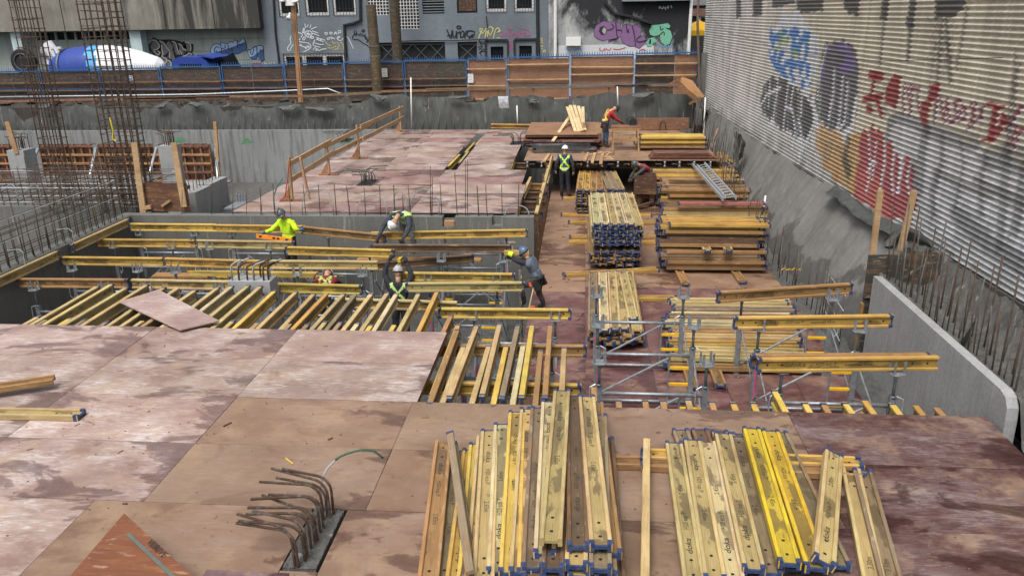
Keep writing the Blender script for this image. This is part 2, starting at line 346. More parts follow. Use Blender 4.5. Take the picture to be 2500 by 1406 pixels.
# cross wall far left and slab with rebar mat
W3 = wall('concrete_wall', [((-30,13.4,ZP),(-7.6,13.75,.0)),((-30,13.76,-.25),(-7.6,16.6,-.05))], 'conc', 'grey concrete slab edge at far left under a rebar mat')
for i in range(44): x = -20+.28*i; rod(W3, (x,13.3,.1+U(0,.25)), (x+U(-.05,.05),16.4,.1+U(0,.3)), .009, random.choice(('rebar','rebar','rebar_g')))
for j in range(12):
    for z in (.1,.32,.5): rod(W3, (-20,13.5+.26*j,z+U(-.04,.04)), (-7.7,13.5+.26*j,z+U(-.04,.04)), .008, random.choice(('rebar','rebar','rebar','rebar_g','galv')))
for i in range(56): x = -19.5+.215*i; rod(W3, (x,13.55,-.1), (x+U(-.05,.05),13.55+U(-.05,.05),U(.7,1.6)), .012)
for i in range(30): x = -10.2+.095*i; y = U(13.0,14.6); rod(W3, (x,y,-.1), (x+U(-.12,.12),y+U(-.1,.1),U(.7,1.6)), .012)
for k in range(14): z = .08+.085*k; rod(W3, (-10.4,13.15+U(-.1,.5),z), (-7.55,12.95+U(0,.3),z+U(-.05,.12)), .011)
for i in range(9):
    x = -15+.7*i; m = MB(); m.tube([(x,13.5,.42),(x+.3,13.55,.62),(x+.42,13.55,.5),(x+.4,13.55,.2)], .011, 6); part(W3, 'hooked_bar', m, M['galv'])
# wall running away behind the brown bulkhead
W4 = wall('concrete_wall', [((-6.2,13.35,ZP),(-5.8,14.3,.42)),((-6.2,14.31,ZP),(-5.8,15.4,.45))], 'conc_l', 'short pale concrete return wall behind the brown bulkhead panel')
for i in range(10): rod(W4, (-6.0,13.5+.2*i,.35), (-6.0+U(-.05,.05),13.5+.2*i,U(.7,1.2)), .01, 'rebar')
# rear retaining wall
W5 = wall('retaining_wall', [((-34,YR,-4),(-3.6,YR+.28,-.02)),((-3.6,YR,-4),(9.5,YR+.28,-.06))], 'conc_far', 'tall board-marked concrete retaining wall at the back of the pit')
for i in range(95):
    x = -24.5+.36*i; rod(W5, (x+U(-.05,.05), YR+.1, -.05), (x+U(-.07,.07), YR+.1+U(-.05,.05), U(.35,.6)), .011, 'rebar_g')
for u, v, c in ((440,342,0),(600,344,0),(848,346,0)):
    m = MB()
    for i in range(60):
        p = ony(u+random.gauss(0,8), v+random.gauss(0,4), YR); s = U(.012,.04); m.box((p.x, YR-.003-.0001*i, p.z), (s*2.2, .002, s))
    part(W5, 'spray_mark', m, M['any'], color=(.06,.27,.11))['kind'] = 'stuff'
# drainage membrane hung over the rear wall
def grid(nu, nv, fn):
    vs = [fn(i/nu, j/nv) for j in range(nv+1) for i in range(nu+1)]; w = nu+1
    return vs, [(j*w+i, j*w+i+1, (j+1)*w+i+1, (j+1)*w+i) for j in range(nv) for i in range(nu)]
from mathutils import noise as NS
def nz(x, y=0, z=0): return NS.noise(Vector((x, y, z)))
tops = [ony(u, v, YR+.2) for u, v in ((-150,258),(0,262),(30,268),(55,300),(75,270),(110,262),(140,268),(190,255),(250,268),(330,262),(380,262),(400,247),(430,262),(470,258),(490,246),(520,258),(560,262),(650,258),(700,250),(740,262),(800,258),(880,252),(925,235),(980,230),(1000,238),(1090,238),(1105,232),(1135,252),(1180,250),(1205,236),(1260,240),(1300,232),(1345,244),(1420,240),(1490,225),(1520,236),(1580,222),(1610,230),(1700,232),(1760,240))]
def topz(x):
    for a, b in zip(tops[:-1], tops[1:]):
        if a.x <= x <= b.x: return a.z+(b.z-a.z)*(x-a.x)/(b.x-a.x)
    return 1.2
xa, xb = tops[0].x, 9.55
def fm(s, t):
    x = xa+(xb-xa)*s; zt = topz(x); z = -.15+(zt+.15)*t
    fold = .10*nz(x*.55, z*.25)+.06*nz(x*1.5+z*.5, z*.5, 3)+.03*nz(x*4, z*2, 9)
    return (x, YR+.16+fold*(.4+t)+(.16*t*t), z)
m = MB(); m.add(*grid(420, 16, fm)); MEM = solo('drainage_membrane', m, M['membrane'], 'dark grey drainage membrane draped along the top of the rear wall', 'membrane', smooth=True)
for u, v, w, h, rt in ((392,262,1.1,.5,.5),(478,258,1.0,.5,-.4),(555,262,.8,.3,.6),(705,265,1.6,.55,.2),(780,270,2.2,.35,-.15),(110,262,1.2,.6,.5),(1300,248,1.1,.5,-.6),(1120,242,1.6,.25,.1),(925,240,1.3,.6,-.3),(1570,235,1.6,.5,.2)):
    p = ony(u, v, YR-.02); m = MB()
    def ff(s, t, p=p, w=w, h=h, rt=rt):
        a = (s-.5)*w*.62; b = -t*h*.7*(1-.8*abs(s-.5)*1.6+.3*nz(s*5,u)); return (p.x+a*math.cos(rt)-b*math.sin(rt)*.5, YR+.08-.13*math.sin(t*2.2)-.09*nz(s*4,t*3,u), p.z+.12+b*math.cos(rt)*.8+a*math.sin(rt)*.5)
    m.add(*grid(10, 6, ff)); part(MEM, 'folded_flap', m, M['membrane'], True)
# right side: sprayed wall under the corrugated wall
def wx(y): return WX - WT*(y-10)
def wzb(y): return .62 + max(0, (y-20))*.02
def fs(s, t):
    y = 7.1+21.5*s; z = ZF-.3+(wzb(y)+.05-(ZF-.3))*t; x0 = 9.78-.012*(y-7); x = x0+(wx(y)+.02-x0)*(t**1.2)*.98
    b = .16*nz(y*.9, z*.3)+.07*nz(y*2.3+z*.4, z*1.2, 5)+.03*nz(y*6, z*5, 8)
    return (x+b*(.35+.65*math.sin(math.pi*min(1,t*1.0))), y, z)
m = MB(); m.add(*grid(300, 40, fs)); SH = solo('sprayed_wall', m, M['shot'], 'grey sprayed concrete wall below the corrugated building', 'wall', smooth=True)
m = MB()
def fr(s, t):
    y = -2+9.1*s; x = 9.98+1.15*t; z = .36-.14*math.sin(min(1, t*1.35)*math.pi*.5)+.3*max(0,(t-.75)/.25)**1.0*1.4
    n_ = .05*nz(x*6, y*6)+.09*nz(x*2.2, y*2.2, 4)+.05*nz(x*13, y*13, 7); k = 0 if t < .02 else 1
    if y < 2.2: z -= .55*min(1, (2.2-y)/.25)*max(0, min(1, (.75-t)/.2))
    return (x, y, z+n_*k)
m.add(*grid(200, 34, fr)); struct('broken_concrete', m, M['rough'], True)
m = MB(); m.b2((9.3, 2.3, ZP), (9.35, 28, ZF-.02)); m.add(*grid(120, 8, lambda s, t: (9.3+.75*t, 1.8+26*s, ZF-.1+.16*nz(s*90, t*9)+.1*t))); struct('rubble_strip', m, M['rough'], True)
def lowwall(m): m.prism([(9.99,6.95,.37),(9.99,2.42,.40),(9.99,2.28,.36),(9.99,2.2,.25),(9.99,2.18,.1),(9.99,2.12,-2.4),(9.99,6.95,-2.4)], (-.14,0,0))
m = MB(); lowwall(m); W6 = solo('concrete_wall', m, M['conc_l'], 'smooth pale concrete wall at right with rounded near end and long dowels', 'wall')
for row_, xx, ys in ((0,10.08,[2.5+.165*i for i in range(28)]),(1,10.42,[2.3+.3*i for i in range(16)])):
    for i, y in enumerate(ys):
        h = U(1.25,1.5) if (i % 3 == 0) else U(.75,.95); rod(W6, (xx+U(-.04,.04), y, .1), (xx+U(-.06,.06), y+U(-.06,.06), .3+h), U(.009,.013), random.choice(('rebar','rebar','rebar_g')))
for i in range(6): rod(W6, (10.25+U(-.1,.1), 1.9-.45*i, -1.2), (10.25+U(-.1,.1), 1.9-.45*i, U(.3,1.0)), .012)
for z in (-.4,-.1): rod(W6, (10.2, -1, z), (10.2, 2.2, z+.05), .011, 'rebar_g')
# dowels in front of the sprayed wall
DW = thing('dowel_row', 'long row of thin rusty dowels standing before the sprayed concrete wall', 'rebar', None, (9.6, 8, ZF))
for i in range(76):
    y = 7.6+.27*i; x = 9.55-.012*(y-7)+U(-.08,.16); rod(DW, (x, y, ZF), (x+U(-.05,.05)+.03, y+U(-.08,.08), ZF+(U(.8,1.25) if y < 18 else U(1.2,2.4))), U(.009,.012), random.choice(('rebar','rebar','rebar_g')))
for i in range(26):
    y = 17+.44*i; rod(DW, (9.35, y, -.1), (9.5, y+U(-.3,.3), U(.9,1.7)), .011, 'rebar_g')
for k in range(7): rod(DW, (9.35+.05*k, 19, ZF+.2+.16*k), (9.3+.05*k, 27.8, ZF+.25+.16*k), .009, 'galv')
for k in range(4): rod(DW, (9.5, 7.2, ZF+.25+.3*k), (9.75, 9.2, ZF+.2+.25*k), .01, 'galv')

# ---- corrugated building wall, paint kept as vertex colour on the sheet ----------------
ys = [1.0]
while ys[-1] < 31.6: ys.append(ys[-1]+.028+.0016*ys[-1])
ys = np.array(ys); PITCHW, PER = .1, 8
zz = np.arange(0, int(6.6/PITCHW)*PER+1)/PER*PITCHW
Yg, Zg = np.meshgrid(ys, zz); ph = Zg/PITCHW*2*np.pi
Zw = Zg + .62; Xw = WX-WT*(Yg-10) + .022*np.cos(ph)
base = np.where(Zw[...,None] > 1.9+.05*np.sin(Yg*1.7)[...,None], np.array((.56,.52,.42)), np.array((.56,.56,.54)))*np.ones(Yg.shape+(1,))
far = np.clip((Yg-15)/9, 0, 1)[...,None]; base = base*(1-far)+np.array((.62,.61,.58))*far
def vnoise(a, b, seed=0):
    rs = np.random.RandomState(seed); g = rs.rand(64, 64); x = np.abs(a) % 62; y = np.abs(b) % 62; i = x.astype(int); j = y.astype(int); fx = x-i; fy = y-j
    fx = fx*fx*(3-2*fx); fy = fy*fy*(3-2*fy)
    return (g[i,j]*(1-fx)+g[i+1,j]*fx)*(1-fy)+(g[i,j+1]*(1-fx)+g[i+1,j+1]*fx)*fy
colr = base*(.86+.28*vnoise(Yg*2.2, Zw*1.3, 1)[...,None]); 
grime = np.clip((1.35-Zw)/.75, 0, 1)[...,None]*vnoise(Yg*1.5, Zw*3, 2)[...,None]; colr = colr*(1-.75*grime)+np.array((.10,.095,.08))*.75*grime
def paint(mask, c, a=1.0):
    global colr
    k = (mask*a)[...,None]; colr = colr*(1-k)+np.array(c)*k
def W2(p): q = onw(*p); return q.y, q.z
def poly(pts, c, a=1.0, rag=.06, nse=None):
    P = [W2(p) for p in pts]; yy_ = Yg+rag*(vnoise(Yg*5, Zw*5, 11)-.5)*4; zz_ = Zw+rag*(vnoise(Yg*5, Zw*5, 12)-.5)*4; ins = np.zeros(Yg.shape, bool)
    for (a0, b0), (a1, b1) in zip(P, P[1:]+P[:1]):
        cr = ((b0 > zz_) != (b1 > zz_))
        with np.errstate(all='ignore'): xi = (a1-a0)*(zz_-b0)/(b1-b0+1e-12)+a0
        ins ^= cr & (yy_ < xi)
    mk = ins.astype(float)
    if nse: mk = mk*np.clip((vnoise(Yg*nse[0], Zw*nse[1], nse[2])-nse[3])*8+.5, 0, 1)
    paint(mk, c, a)
def stroke(pts, w, c, a=1.0):
    P = [W2(p) for p in pts]; d = np.full(Yg.shape, 9.0)
    ymin = min(p[0] for p in P)-1; ymax = max(p[0] for p in P)+1; i0 = np.searchsorted(ys, ymin); i1 = np.searchsorted(ys, ymax); sl_ = (slice(None), slice(i0, i1)); yg = Yg[sl_]; zg = Zw[sl_]; dd = d[sl_]
    for (a0, b0), (a1, b1) in zip(P[:-1], P[1:]):
        L2 = (a1-a0)**2+(b1-b0)**2+1e-9; t = np.clip(((yg-a0)*(a1-a0)+(zg-b0)*(b1-b0))/L2, 0, 1)
        dd = np.minimum(dd, np.hypot(yg-a0-t*(a1-a0), zg-b0-t*(b1-b0)))
    d[sl_] = dd; paint(np.clip((w/2-d)/.02+.5, 0, 1), c, a)
INK = (.035,.04,.055); WHT = (.62,.64,.66)
for pts in ([(1797,-60),(1812,-60),(1808,45),(1797,45)],[(1840,-40),(1862,-40),(1860,38),(1838,40)],[(1885,-60),(1945,-60),(1942,12),(1885,22)],[(1945,-40),(2010,-40),(2008,28),(1946,36)],[(2058,-60),(2108,-60),(2095,38),(2062,30)],[(2155,-60),(2180,-60),(2166,50),(2150,50)],[(2222,-60),(2240,-60),(2233,70),(2213,70)],[(2285,-60),(2370,-60),(2352,18),(2330,44),(2285,50)]): poly(pts, INK, .82, .03)
for pts, w in (([(2158,50),(2148,160)],.12),([(2222,70),(2217,140)],.18),([(2075,30),(2072,36)],.1),([(2300,50),(2280,300)],.1),([(2310,50),(2320,200)],.12),([(2360,20),(2335,170)],.08)): stroke(pts, w, INK, .6)
poly([(1873,120),(1878,70),(1900,62),(1908,34),(1955,32),(1965,62),(1982,78),(1999,92),(1996,150),(1988,195),(1980,232),(1950,215),(1912,196),(1882,165)], WHT, .95)
poly([(1876,120),(1880,72),(1960,70),(1995,95),(1992,150),(1984,195),(1975,222),(1950,210),(1912,190),(1884,160)], (.08,.22,.50), .9, .05, (3.2,4.5,5,.5))
poly([(1890,120),(1895,75),(1990,100),(1985,170)], (.30,.42,.10), .7, .05, (2.6,3,8,.72))
poly([(2002,170),(2012,112),(2062,100),(2092,122),(2098,172),(2092,250),(2078,312),(2052,328),(2030,312),(1998,300),(1990,250)], (.10,.10,.125), .85)
poly([(2012,120),(2062,105),(2090,130),(2092,180),(2005,190)], (.22,.18,.36), .7, .05, (3,4,9,.45))
poly([(1882,188),(1905,193),(1950,218),(1984,238),(1990,300),(1978,345),(1900,310),(1852,262),(1862,215)], (.085,.085,.09), .88)
for pts, w in (([(1882,170),(1876,262)],.14),([(1900,195),(1888,300)],.12),([(1924,200),(1912,318)],.12),([(1938,205),(1930,262)],.12),([(1958,222),(1956,282)],.12),([(1965,225),(1985,260),(1988,300),(1970,345),(1950,380)],.14),([(1918,262),(1935,270),(1942,320),(1935,360)],.12),([(1950,295),(1955,310),(1958,360),(1950,400)],.12),([(1984,240),(1995,300),(1992,330)],.2),([(2037,170),(2034,232),(2024,290)],.12),([(2058,190),(2050,290),(2042,320)],.12),([(2070,200),(2062,300),(2046,318)],.1),([(2018,115),(2004,170),(1996,240)],.12),([(2090,240),(2080,310),(2055,335)],.16),([(2012,120),(2012,80)],.06),([(2064,112),(2065,98)],.06),([(1855,262),(1872,232),(1905,215)],.12)): stroke(pts, w, WHT, .95)
poly([(1992,308),(2040,325),(2068,345),(2108,318),(2100,380),(2098,430),(2086,470),(2050,450),(2015,410),(1992,372)], (.50,.29,.10), .8)
poly([(1995,330),(2080,380),(2075,450),(2010,400)], (.30,.24,.13), .6, .05, (2,3,3,.5)); stroke([(2070,345),(2062,390),(2072,420)], .3, (.08,.08,.07), .7)
poly([(2104,322),(2125,310),(2160,330),(2172,345),(2185,352),(2205,382),(2215,375),(2232,392),(2236,470),(2225,545),(2175,535),(2085,480),(2096,410)], (.36,.075,.08), .9)
poly([(2096,410),(2150,440),(2180,540),(2085,480)], (.50,.16,.14), .7, .08)
for pts, w in (([(2122,330),(2125,420),(2115,470)],.08),([(2140,345),(2130,440)],.06),([(2160,330),(2160,400),(2148,470)],.1),([(2185,355),(2178,420),(2180,470)],.1),([(2180,350),(2203,390),(2215,350)],.1),([(2228,370),(2215,440),(2222,480)],.08),([(2200,380),(2193,470)],.1),([(2140,400),(2130,395),(2118,420)],.08),([(2190,470),(2206,400)],.08)): stroke(pts, w, WHT, .95)
poly([(2165,322),(2180,288),(2205,282),(2290,318),(2390,352),(2408,392),(2440,385),(2500,395),(2560,420),(2560,760),(2380,655),(2240,565),(2234,480),(2232,400),(2170,345)], (.50,.51,.53), .8)
poly([(2232,440),(2245,430),(2300,440),(2420,560),(2560,650),(2560,790),(2380,690),(2250,590)], (.2,.2,.205), .3, .1, (1.6,2.6,4,.42))
for pts, w in (([(2165,335),(2172,300),(2190,286),(2225,296),(2265,318)],.3),([(2265,318),(2320,335),(2380,350)],.34),([(2262,320),(2250,380),(2245,460)],.4),([(2300,335),(2300,400),(2275,470),(2280,520)],.25),([(2345,345),(2352,400),(2330,520)],.12),([(2390,355),(2408,375),(2400,392),(2385,380)],.08),([(2408,392),(2395,420),(2395,520)],.2),([(2415,388),(2460,380),(2500,392),(2560,410)],.5),([(2460,385),(2450,470),(2440,600)],.3),([(2500,410),(2480,560)],.3),([(2232,400),(2234,500)],.3),([(2330,520),(2420,600),(2560,690)],.4),([(2280,420),(2340,450),(2420,480)],.16),([(2380,440),(2500,500)],.2),([(2168,300),(2150,262),(2175,280),(2170,310)],.05)): stroke(pts, w*.8, (.1,.1,.105), .52)
RED = (.27,.03,.04)
for pts in ([(2160,222),(2172,202),(2180,188),(2190,182),(2203,186),(2197,215),(2194,245),(2186,270),(2172,258),(2162,248)],[(2272,206),(2290,204),(2293,215),(2290,240),(2276,252),(2270,272),(2262,300),(2256,315),(2248,290),(2238,268),(2240,256),(2256,250),(2266,235)],[(2412,252),(2458,262),(2456,270),(2410,262)],[(2395,335),(2435,338),(2434,348),(2392,342)]): poly(pts, RED, .9, .02)
for pts, w in (([(2124,182),(2153,188)],.2),([(2138,186),(2132,205),(2126,235)],.17),([(2110,243),(2152,237)],.16),([(2140,240),(2152,282)],.16),([(2118,264),(2128,270)],.16),([(2430,268),(2420,335)],.2),([(2450,285),(2440,320),(2434,322)],.14),([(2445,300),(2462,295)],.1)): stroke(pts, w, RED, .9)
for i, pts in enumerate(([(2208,205),(2204,240),(2207,275)],[(2214,212),(2224,275)],[(2222,206),(2226,240),(2222,282)],[(2243,214),(2240,240),(2243,262)],[(2228,216),(2246,220)],[(2285,238),(2290,232),(2297,245),(2303,290)],[(2288,240),(2282,295)],[(2312,240),(2306,300)],[(2312,243),(2318,300)],[(2344,246),(2330,250),(2336,275),(2336,290),(2322,300)],[(2352,258),(2344,275),(2344,295),(2356,290),(2358,272),(2352,258)],[(2370,252),(2376,280),(2362,318)],[(2382,252),(2374,310)],[(2402,264),(2392,268),(2398,285),(2386,292)],[(2490,260),(2480,285),(2470,300),(2485,315),(2500,320)],[(2495,262),(2475,290),(2455,318)],[(2480,318),(2470,345),(2476,362),(2486,330),(2480,318)])):
    stroke([(u+2, v+2) for u, v in pts], .1, WHT, .9); stroke(pts, .075, (.25,.05,.06), .9)
for k in range(5): stroke([(2478+U(-14,14), 130+U(-30,60)), (2470+U(-12,14), 250+U(-20,60)), (2452+U(-14,16), 380+U(-20,40))], .035, INK, .55)
for k in range(14): stroke([(2290+U(-30,60), 60+U(-20,40)), (2290+U(-40,60), 190+U(-40,60))], .025, INK, .45)
for k in range(10): u = U(1745,1790); stroke([(u, 90+U(0,40)), (u-3, 160+U(0,60))], .08, (.2,.2,.24), .35)
for k in range(26): u = U(1800,2090); stroke([(u, U(190,240)), (u-6, U(300,400))], .04, WHT, .5)
for yl in np.arange(2.2, 31, 3.4): paint((np.abs(Yg-yl) < .022).astype(float), (.13,.12,.1), .4)
def npmesh(name, X, Y, Z, mat, colors):
    h, w = X.shape; me = bpy.data.meshes.new(name); me.vertices.add(h*w); me.vertices.foreach_set('co', np.stack([X,Y,Z], -1).reshape(-1).astype(np.float32))
    idx = np.arange(h*w).reshape(h, w); q = np.stack([idx[:-1,1:], idx[:-1,:-1], idx[1:,:-1], idx[1:,1:]], -1).reshape(-1, 4); n = len(q)
    me.loops.add(n*4); me.loops.foreach_set('vertex_index', q.reshape(-1).astype(np.int32)); me.polygons.add(n); me.polygons.foreach_set('loop_start', (np.arange(n)*4).astype(np.int32)); me.polygons.foreach_set('use_smooth', np.ones(n, bool))
    me.update(calc_edges=True); me.validate(); at_ = me.color_attributes.new('paint', 'FLOAT_COLOR', 'POINT'); at_.data.foreach_set('color', np.concatenate([colors.reshape(-1,3), np.ones((h*w,1))], 1).reshape(-1).astype(np.float32)); me.materials.append(mat); return me
t = NT('painted_sheet_metal', .5, .0); a = t.n('ShaderNodeVertexColor', layer_name='paint'); f = t.noise(t.coord('world'), 30, 4); dr = t.noise(t.coord('world', (1, 9, .5)), 1.2, 5)
t.color(t.mix(1.0, t.mix(1.0, a.outputs[0], t.ramp(f, (.25,.85),(.75,1.12)), 'MULTIPLY'), t.ramp(dr, (.35,.78),(.6,1.05)), 'MULTIPLY')); 
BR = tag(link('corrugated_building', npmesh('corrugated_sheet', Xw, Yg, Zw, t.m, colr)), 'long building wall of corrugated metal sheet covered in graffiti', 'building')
mb = MB(); mb.prism([(wx(1)+.12,1,-.2),(wx(31.6)+.12,31.6,-.2),(wx(31.6)+9,31.6,-.2),(wx(1)+9,1,-.2)], (0,0,8)); part(BR, 'building_core', mb, M['dark'])
mb = MB(); mb.bar((wx(1)+.01,1,.58),(wx(31.6)+.01,31.6,.58),.1,.09); part(BR, 'base_flashing', mb, M['rough'])
# ================================================================= STREET SIDE
YB = 45.0
def fp(u, v, Y=YB): p = ony(u, v, Y); return (p.x, p.z)
_txt = {}
def text_mesh(body, size=1, sx=1, bold=0, shear=0, mat=None, lw=1.0):
    k = (body, size, sx, bold, shear, mat, lw)
    if k in _txt: return _txt[k]
    cu = bpy.data.curves.new('lettering', 'FONT'); cu.body = body; cu.size = size; cu.offset = bold; cu.shear = shear; cu.resolution_u = 2; cu.space_character = lw
    cu.align_x = 'CENTER'; cu.align_y = 'CENTER'
    o = bpy.data.objects.new('lettering', cu); COL.objects.link(o); dg = bpy.context.evaluated_depsgraph_get(); me = bpy.data.meshes.new_from_object(o.evaluated_get(dg)); bpy.data.objects.remove(o)
    me.transform(Matrix.Diagonal((sx, 1, 1, 1))); me.materials.clear(); me.materials.append(M[mat or 'any']); _txt[k] = me; return me
def facade_strokes(root, name, lines, w, col, Y=YB, off=.012, k=1.0, ox=0, oy=0):
    m = MB()
    for i, ln in enumerate(lines):
        pts = [ony(ox+k*a, oy+k*b, Y) for a, b in ln]; P = []
        for j in range(len(pts)-1):                                # soften the corners
            P += [pts[j].lerp(pts[j+1], t) for t in (0, .5)]
        P.append(pts[-1]); Q = [P[0]]+[(P[j-1]+P[j]*2+P[j+1])/4 for j in range(1, len(P)-1)]+[P[-1]]
        m.ribbon(Q, w, (0,-1,0), 0, off+.0015*i)
    return part(root, name, m, M['any'], color=col)
def facade_poly(root, name, pts, col, off, Y=YB, k=1.0, ox=0, oy=0):
    m = MB(); P = [ony(ox+k*a, oy+k*b, Y)-Vector((0,off,0)) for a, b in pts]; m.add(P, [tuple(range(len(P)))]); return part(root, name, m, M['any'], color=col)
# ---- grey painted building
t = NT('grey_painted_brick', .75); br = t.n('ShaderNodeTexBrick'); t.l(t.coord('world', (1,1,1)), br.inputs['Vector'])
cx = t.n('ShaderNodeCombineXYZ'); sp = t.n('ShaderNodeSeparateXYZ'); t.l(t.n('ShaderNodeNewGeometry').outputs['Position'], sp.inputs[0]); t.l(sp.outputs[0], cx.inputs[0]); t.l(sp.outputs[2], cx.inputs[1]); t.l(cx.outputs[0], br.inputs['Vector'])
br.inputs['Scale'].default_value = 2.2; br.inputs['Color1'].default_value = (.15,.178,.205,1); br.inputs['Color2'].default_value = (.168,.198,.225,1); br.inputs['Mortar'].default_value = (.125,.148,.17,1); br.inputs['Mortar Size'].default_value = .012
dirt = t.noise(t.coord('world', (1,1,.5)), .5, 6); t.color(t.mix(1.0, br.outputs['Color'], t.ramp(dirt, (.3,.72),(.7,1.12)), 'MULTIPLY')); M['gbrick'] = t.m
t = NT('mottled_plaster', .85); n1 = t.noise(t.coord('world', (1,1,.6)), .55, 9, .72, .4); zz_ = t.n('ShaderNodeSeparateXYZ'); t.l(t.n('ShaderNodeNewGeometry').outputs['Position'], zz_.inputs[0])
up = t.ramp(t.math('ADD', t.math('MULTIPLY', t.math('SUBTRACT', zz_.outputs[2], 3.0), .10), t.math('MULTIPLY', t.math('SUBTRACT', zz_.outputs[0], 5.5), .035)), (0.0, 0.0), (.42, .42))
t.color(t.mix(t.ramp(t.math('ADD', n1, up), (.56, 0.0), (.7, 1.0)), t.mix(t.ramp(n1, (.4,0.0),(.5,1.0)), (.42,.42,.40), (.3,.31,.31)), (.022,.023,.026))); M['plaster'] = t.m
t = NT('stained_concrete', .9); s = t.noise(t.coord('world', (1.1, 1, .10)), .9, 8, .66, .3); g = t.noise(t.coord('world', (1,1,.6)), .8, 8, .7); s2 = t.noise(t.coord('world', (3.5, 1, .25)), 1.0, 6, .6)
xx_ = t.n('ShaderNodeSeparateXYZ'); t.l(t.n('ShaderNodeNewGeometry').outputs['Position'], xx_.inputs[0]); rt_ = t.ramp(t.math('MULTIPLY', t.math('ADD', xx_.outputs[0], 34), .05), (.3,0.0),(.8,.14))
col = t.mix(t.ramp(g, (.35,0.0),(.65,1.0)), (.16,.15,.125), (.25,.24,.205)); col = t.mix(t.ramp(t.math('ADD', s, rt_), (.54,0.0),(.66,.92)), col, (.028,.027,.025)); col = t.mix(t.ramp(s2, (.6,0.0),(.72,.4)), col, (.4,.39,.35)); t.color(col); M['stain'] = t.m
M['teal'] = m_concrete('pale_teal_paint', (.27,.31,.29), (.19,.215,.205), .5, .6, .7); M['teal2'] = m_concrete('light_teal_paint', (.40,.50,.51), (.3,.37,.38), .4, .9, .6)
def opened(x0, x1, z0, z1, holes, Y, d, m, mi=0):
    xs = sorted({x0, x1, *[h[0] for h in holes], *[h[1] for h in holes]}); zs = sorted({z0, z1, *[h[2] for h in holes], *[h[3] for h in holes]})
    for a, b in zip(xs[:-1], xs[1:]):
        run = None
        for c, e in zip(zs[:-1], zs[1:]):
            mx, mz = (a+b)/2, (c+e)/2; solid = not any(h[0] < mx < h[1] and h[2] < mz < h[3] for h in holes)
            if solid: run = (run[0], e) if run else (c, e)
            if (not solid or e == zs[-1]) and run: m.b2((a, Y, run[0]), (b, Y+d, run[1])); run = None
GB = thing('grey_building', 'grey painted brick building with barred windows and graffiti tags', 'building', None, (-6.5, YB, -.4))
X0, X1 = fp(641, 80)[0], fp(1338, 80)[0]
upper = [(683,-70,722,42,'w'),(748,-70,795,40,'w'),(815,-70,862,39,'w'),(898,-70,943,38,'g'),(966,-70,1017,72,'g'),(1032,-70,1081,35,'v'),(1116,-70,1163,33,'b'),(1187,-70,1235,31,'w'),(1256,-70,1303,30,'w')]
lower = [(698,130,840,200,'l'),(932,103,1086,195,'x'),(1120,103,1164,195,'x'),(1188,100,1240,200,'d'),(1257,98,1310,200,'d')]
holes = []
for u0, v0, u1, v1, k in upper+lower:
    a = fp(u0, v1); b = fp(u1, v0); holes.append((a[0], b[0], max(a[1], -.3), b[1], k))
m = MB(); opened(X0, X1, -.4, 11, [h[:4] for h in holes], YB, .35, m); part(GB, 'wall', m, M['gbrick'])
m = MB(); m.b2((X0,YB+.6,-.4),(X1,YB+9,11)); part(GB, 'rear_wall', m, M['dark'])
M['glass'] = flat('dark_glass', (.012,.014,.016), .12)
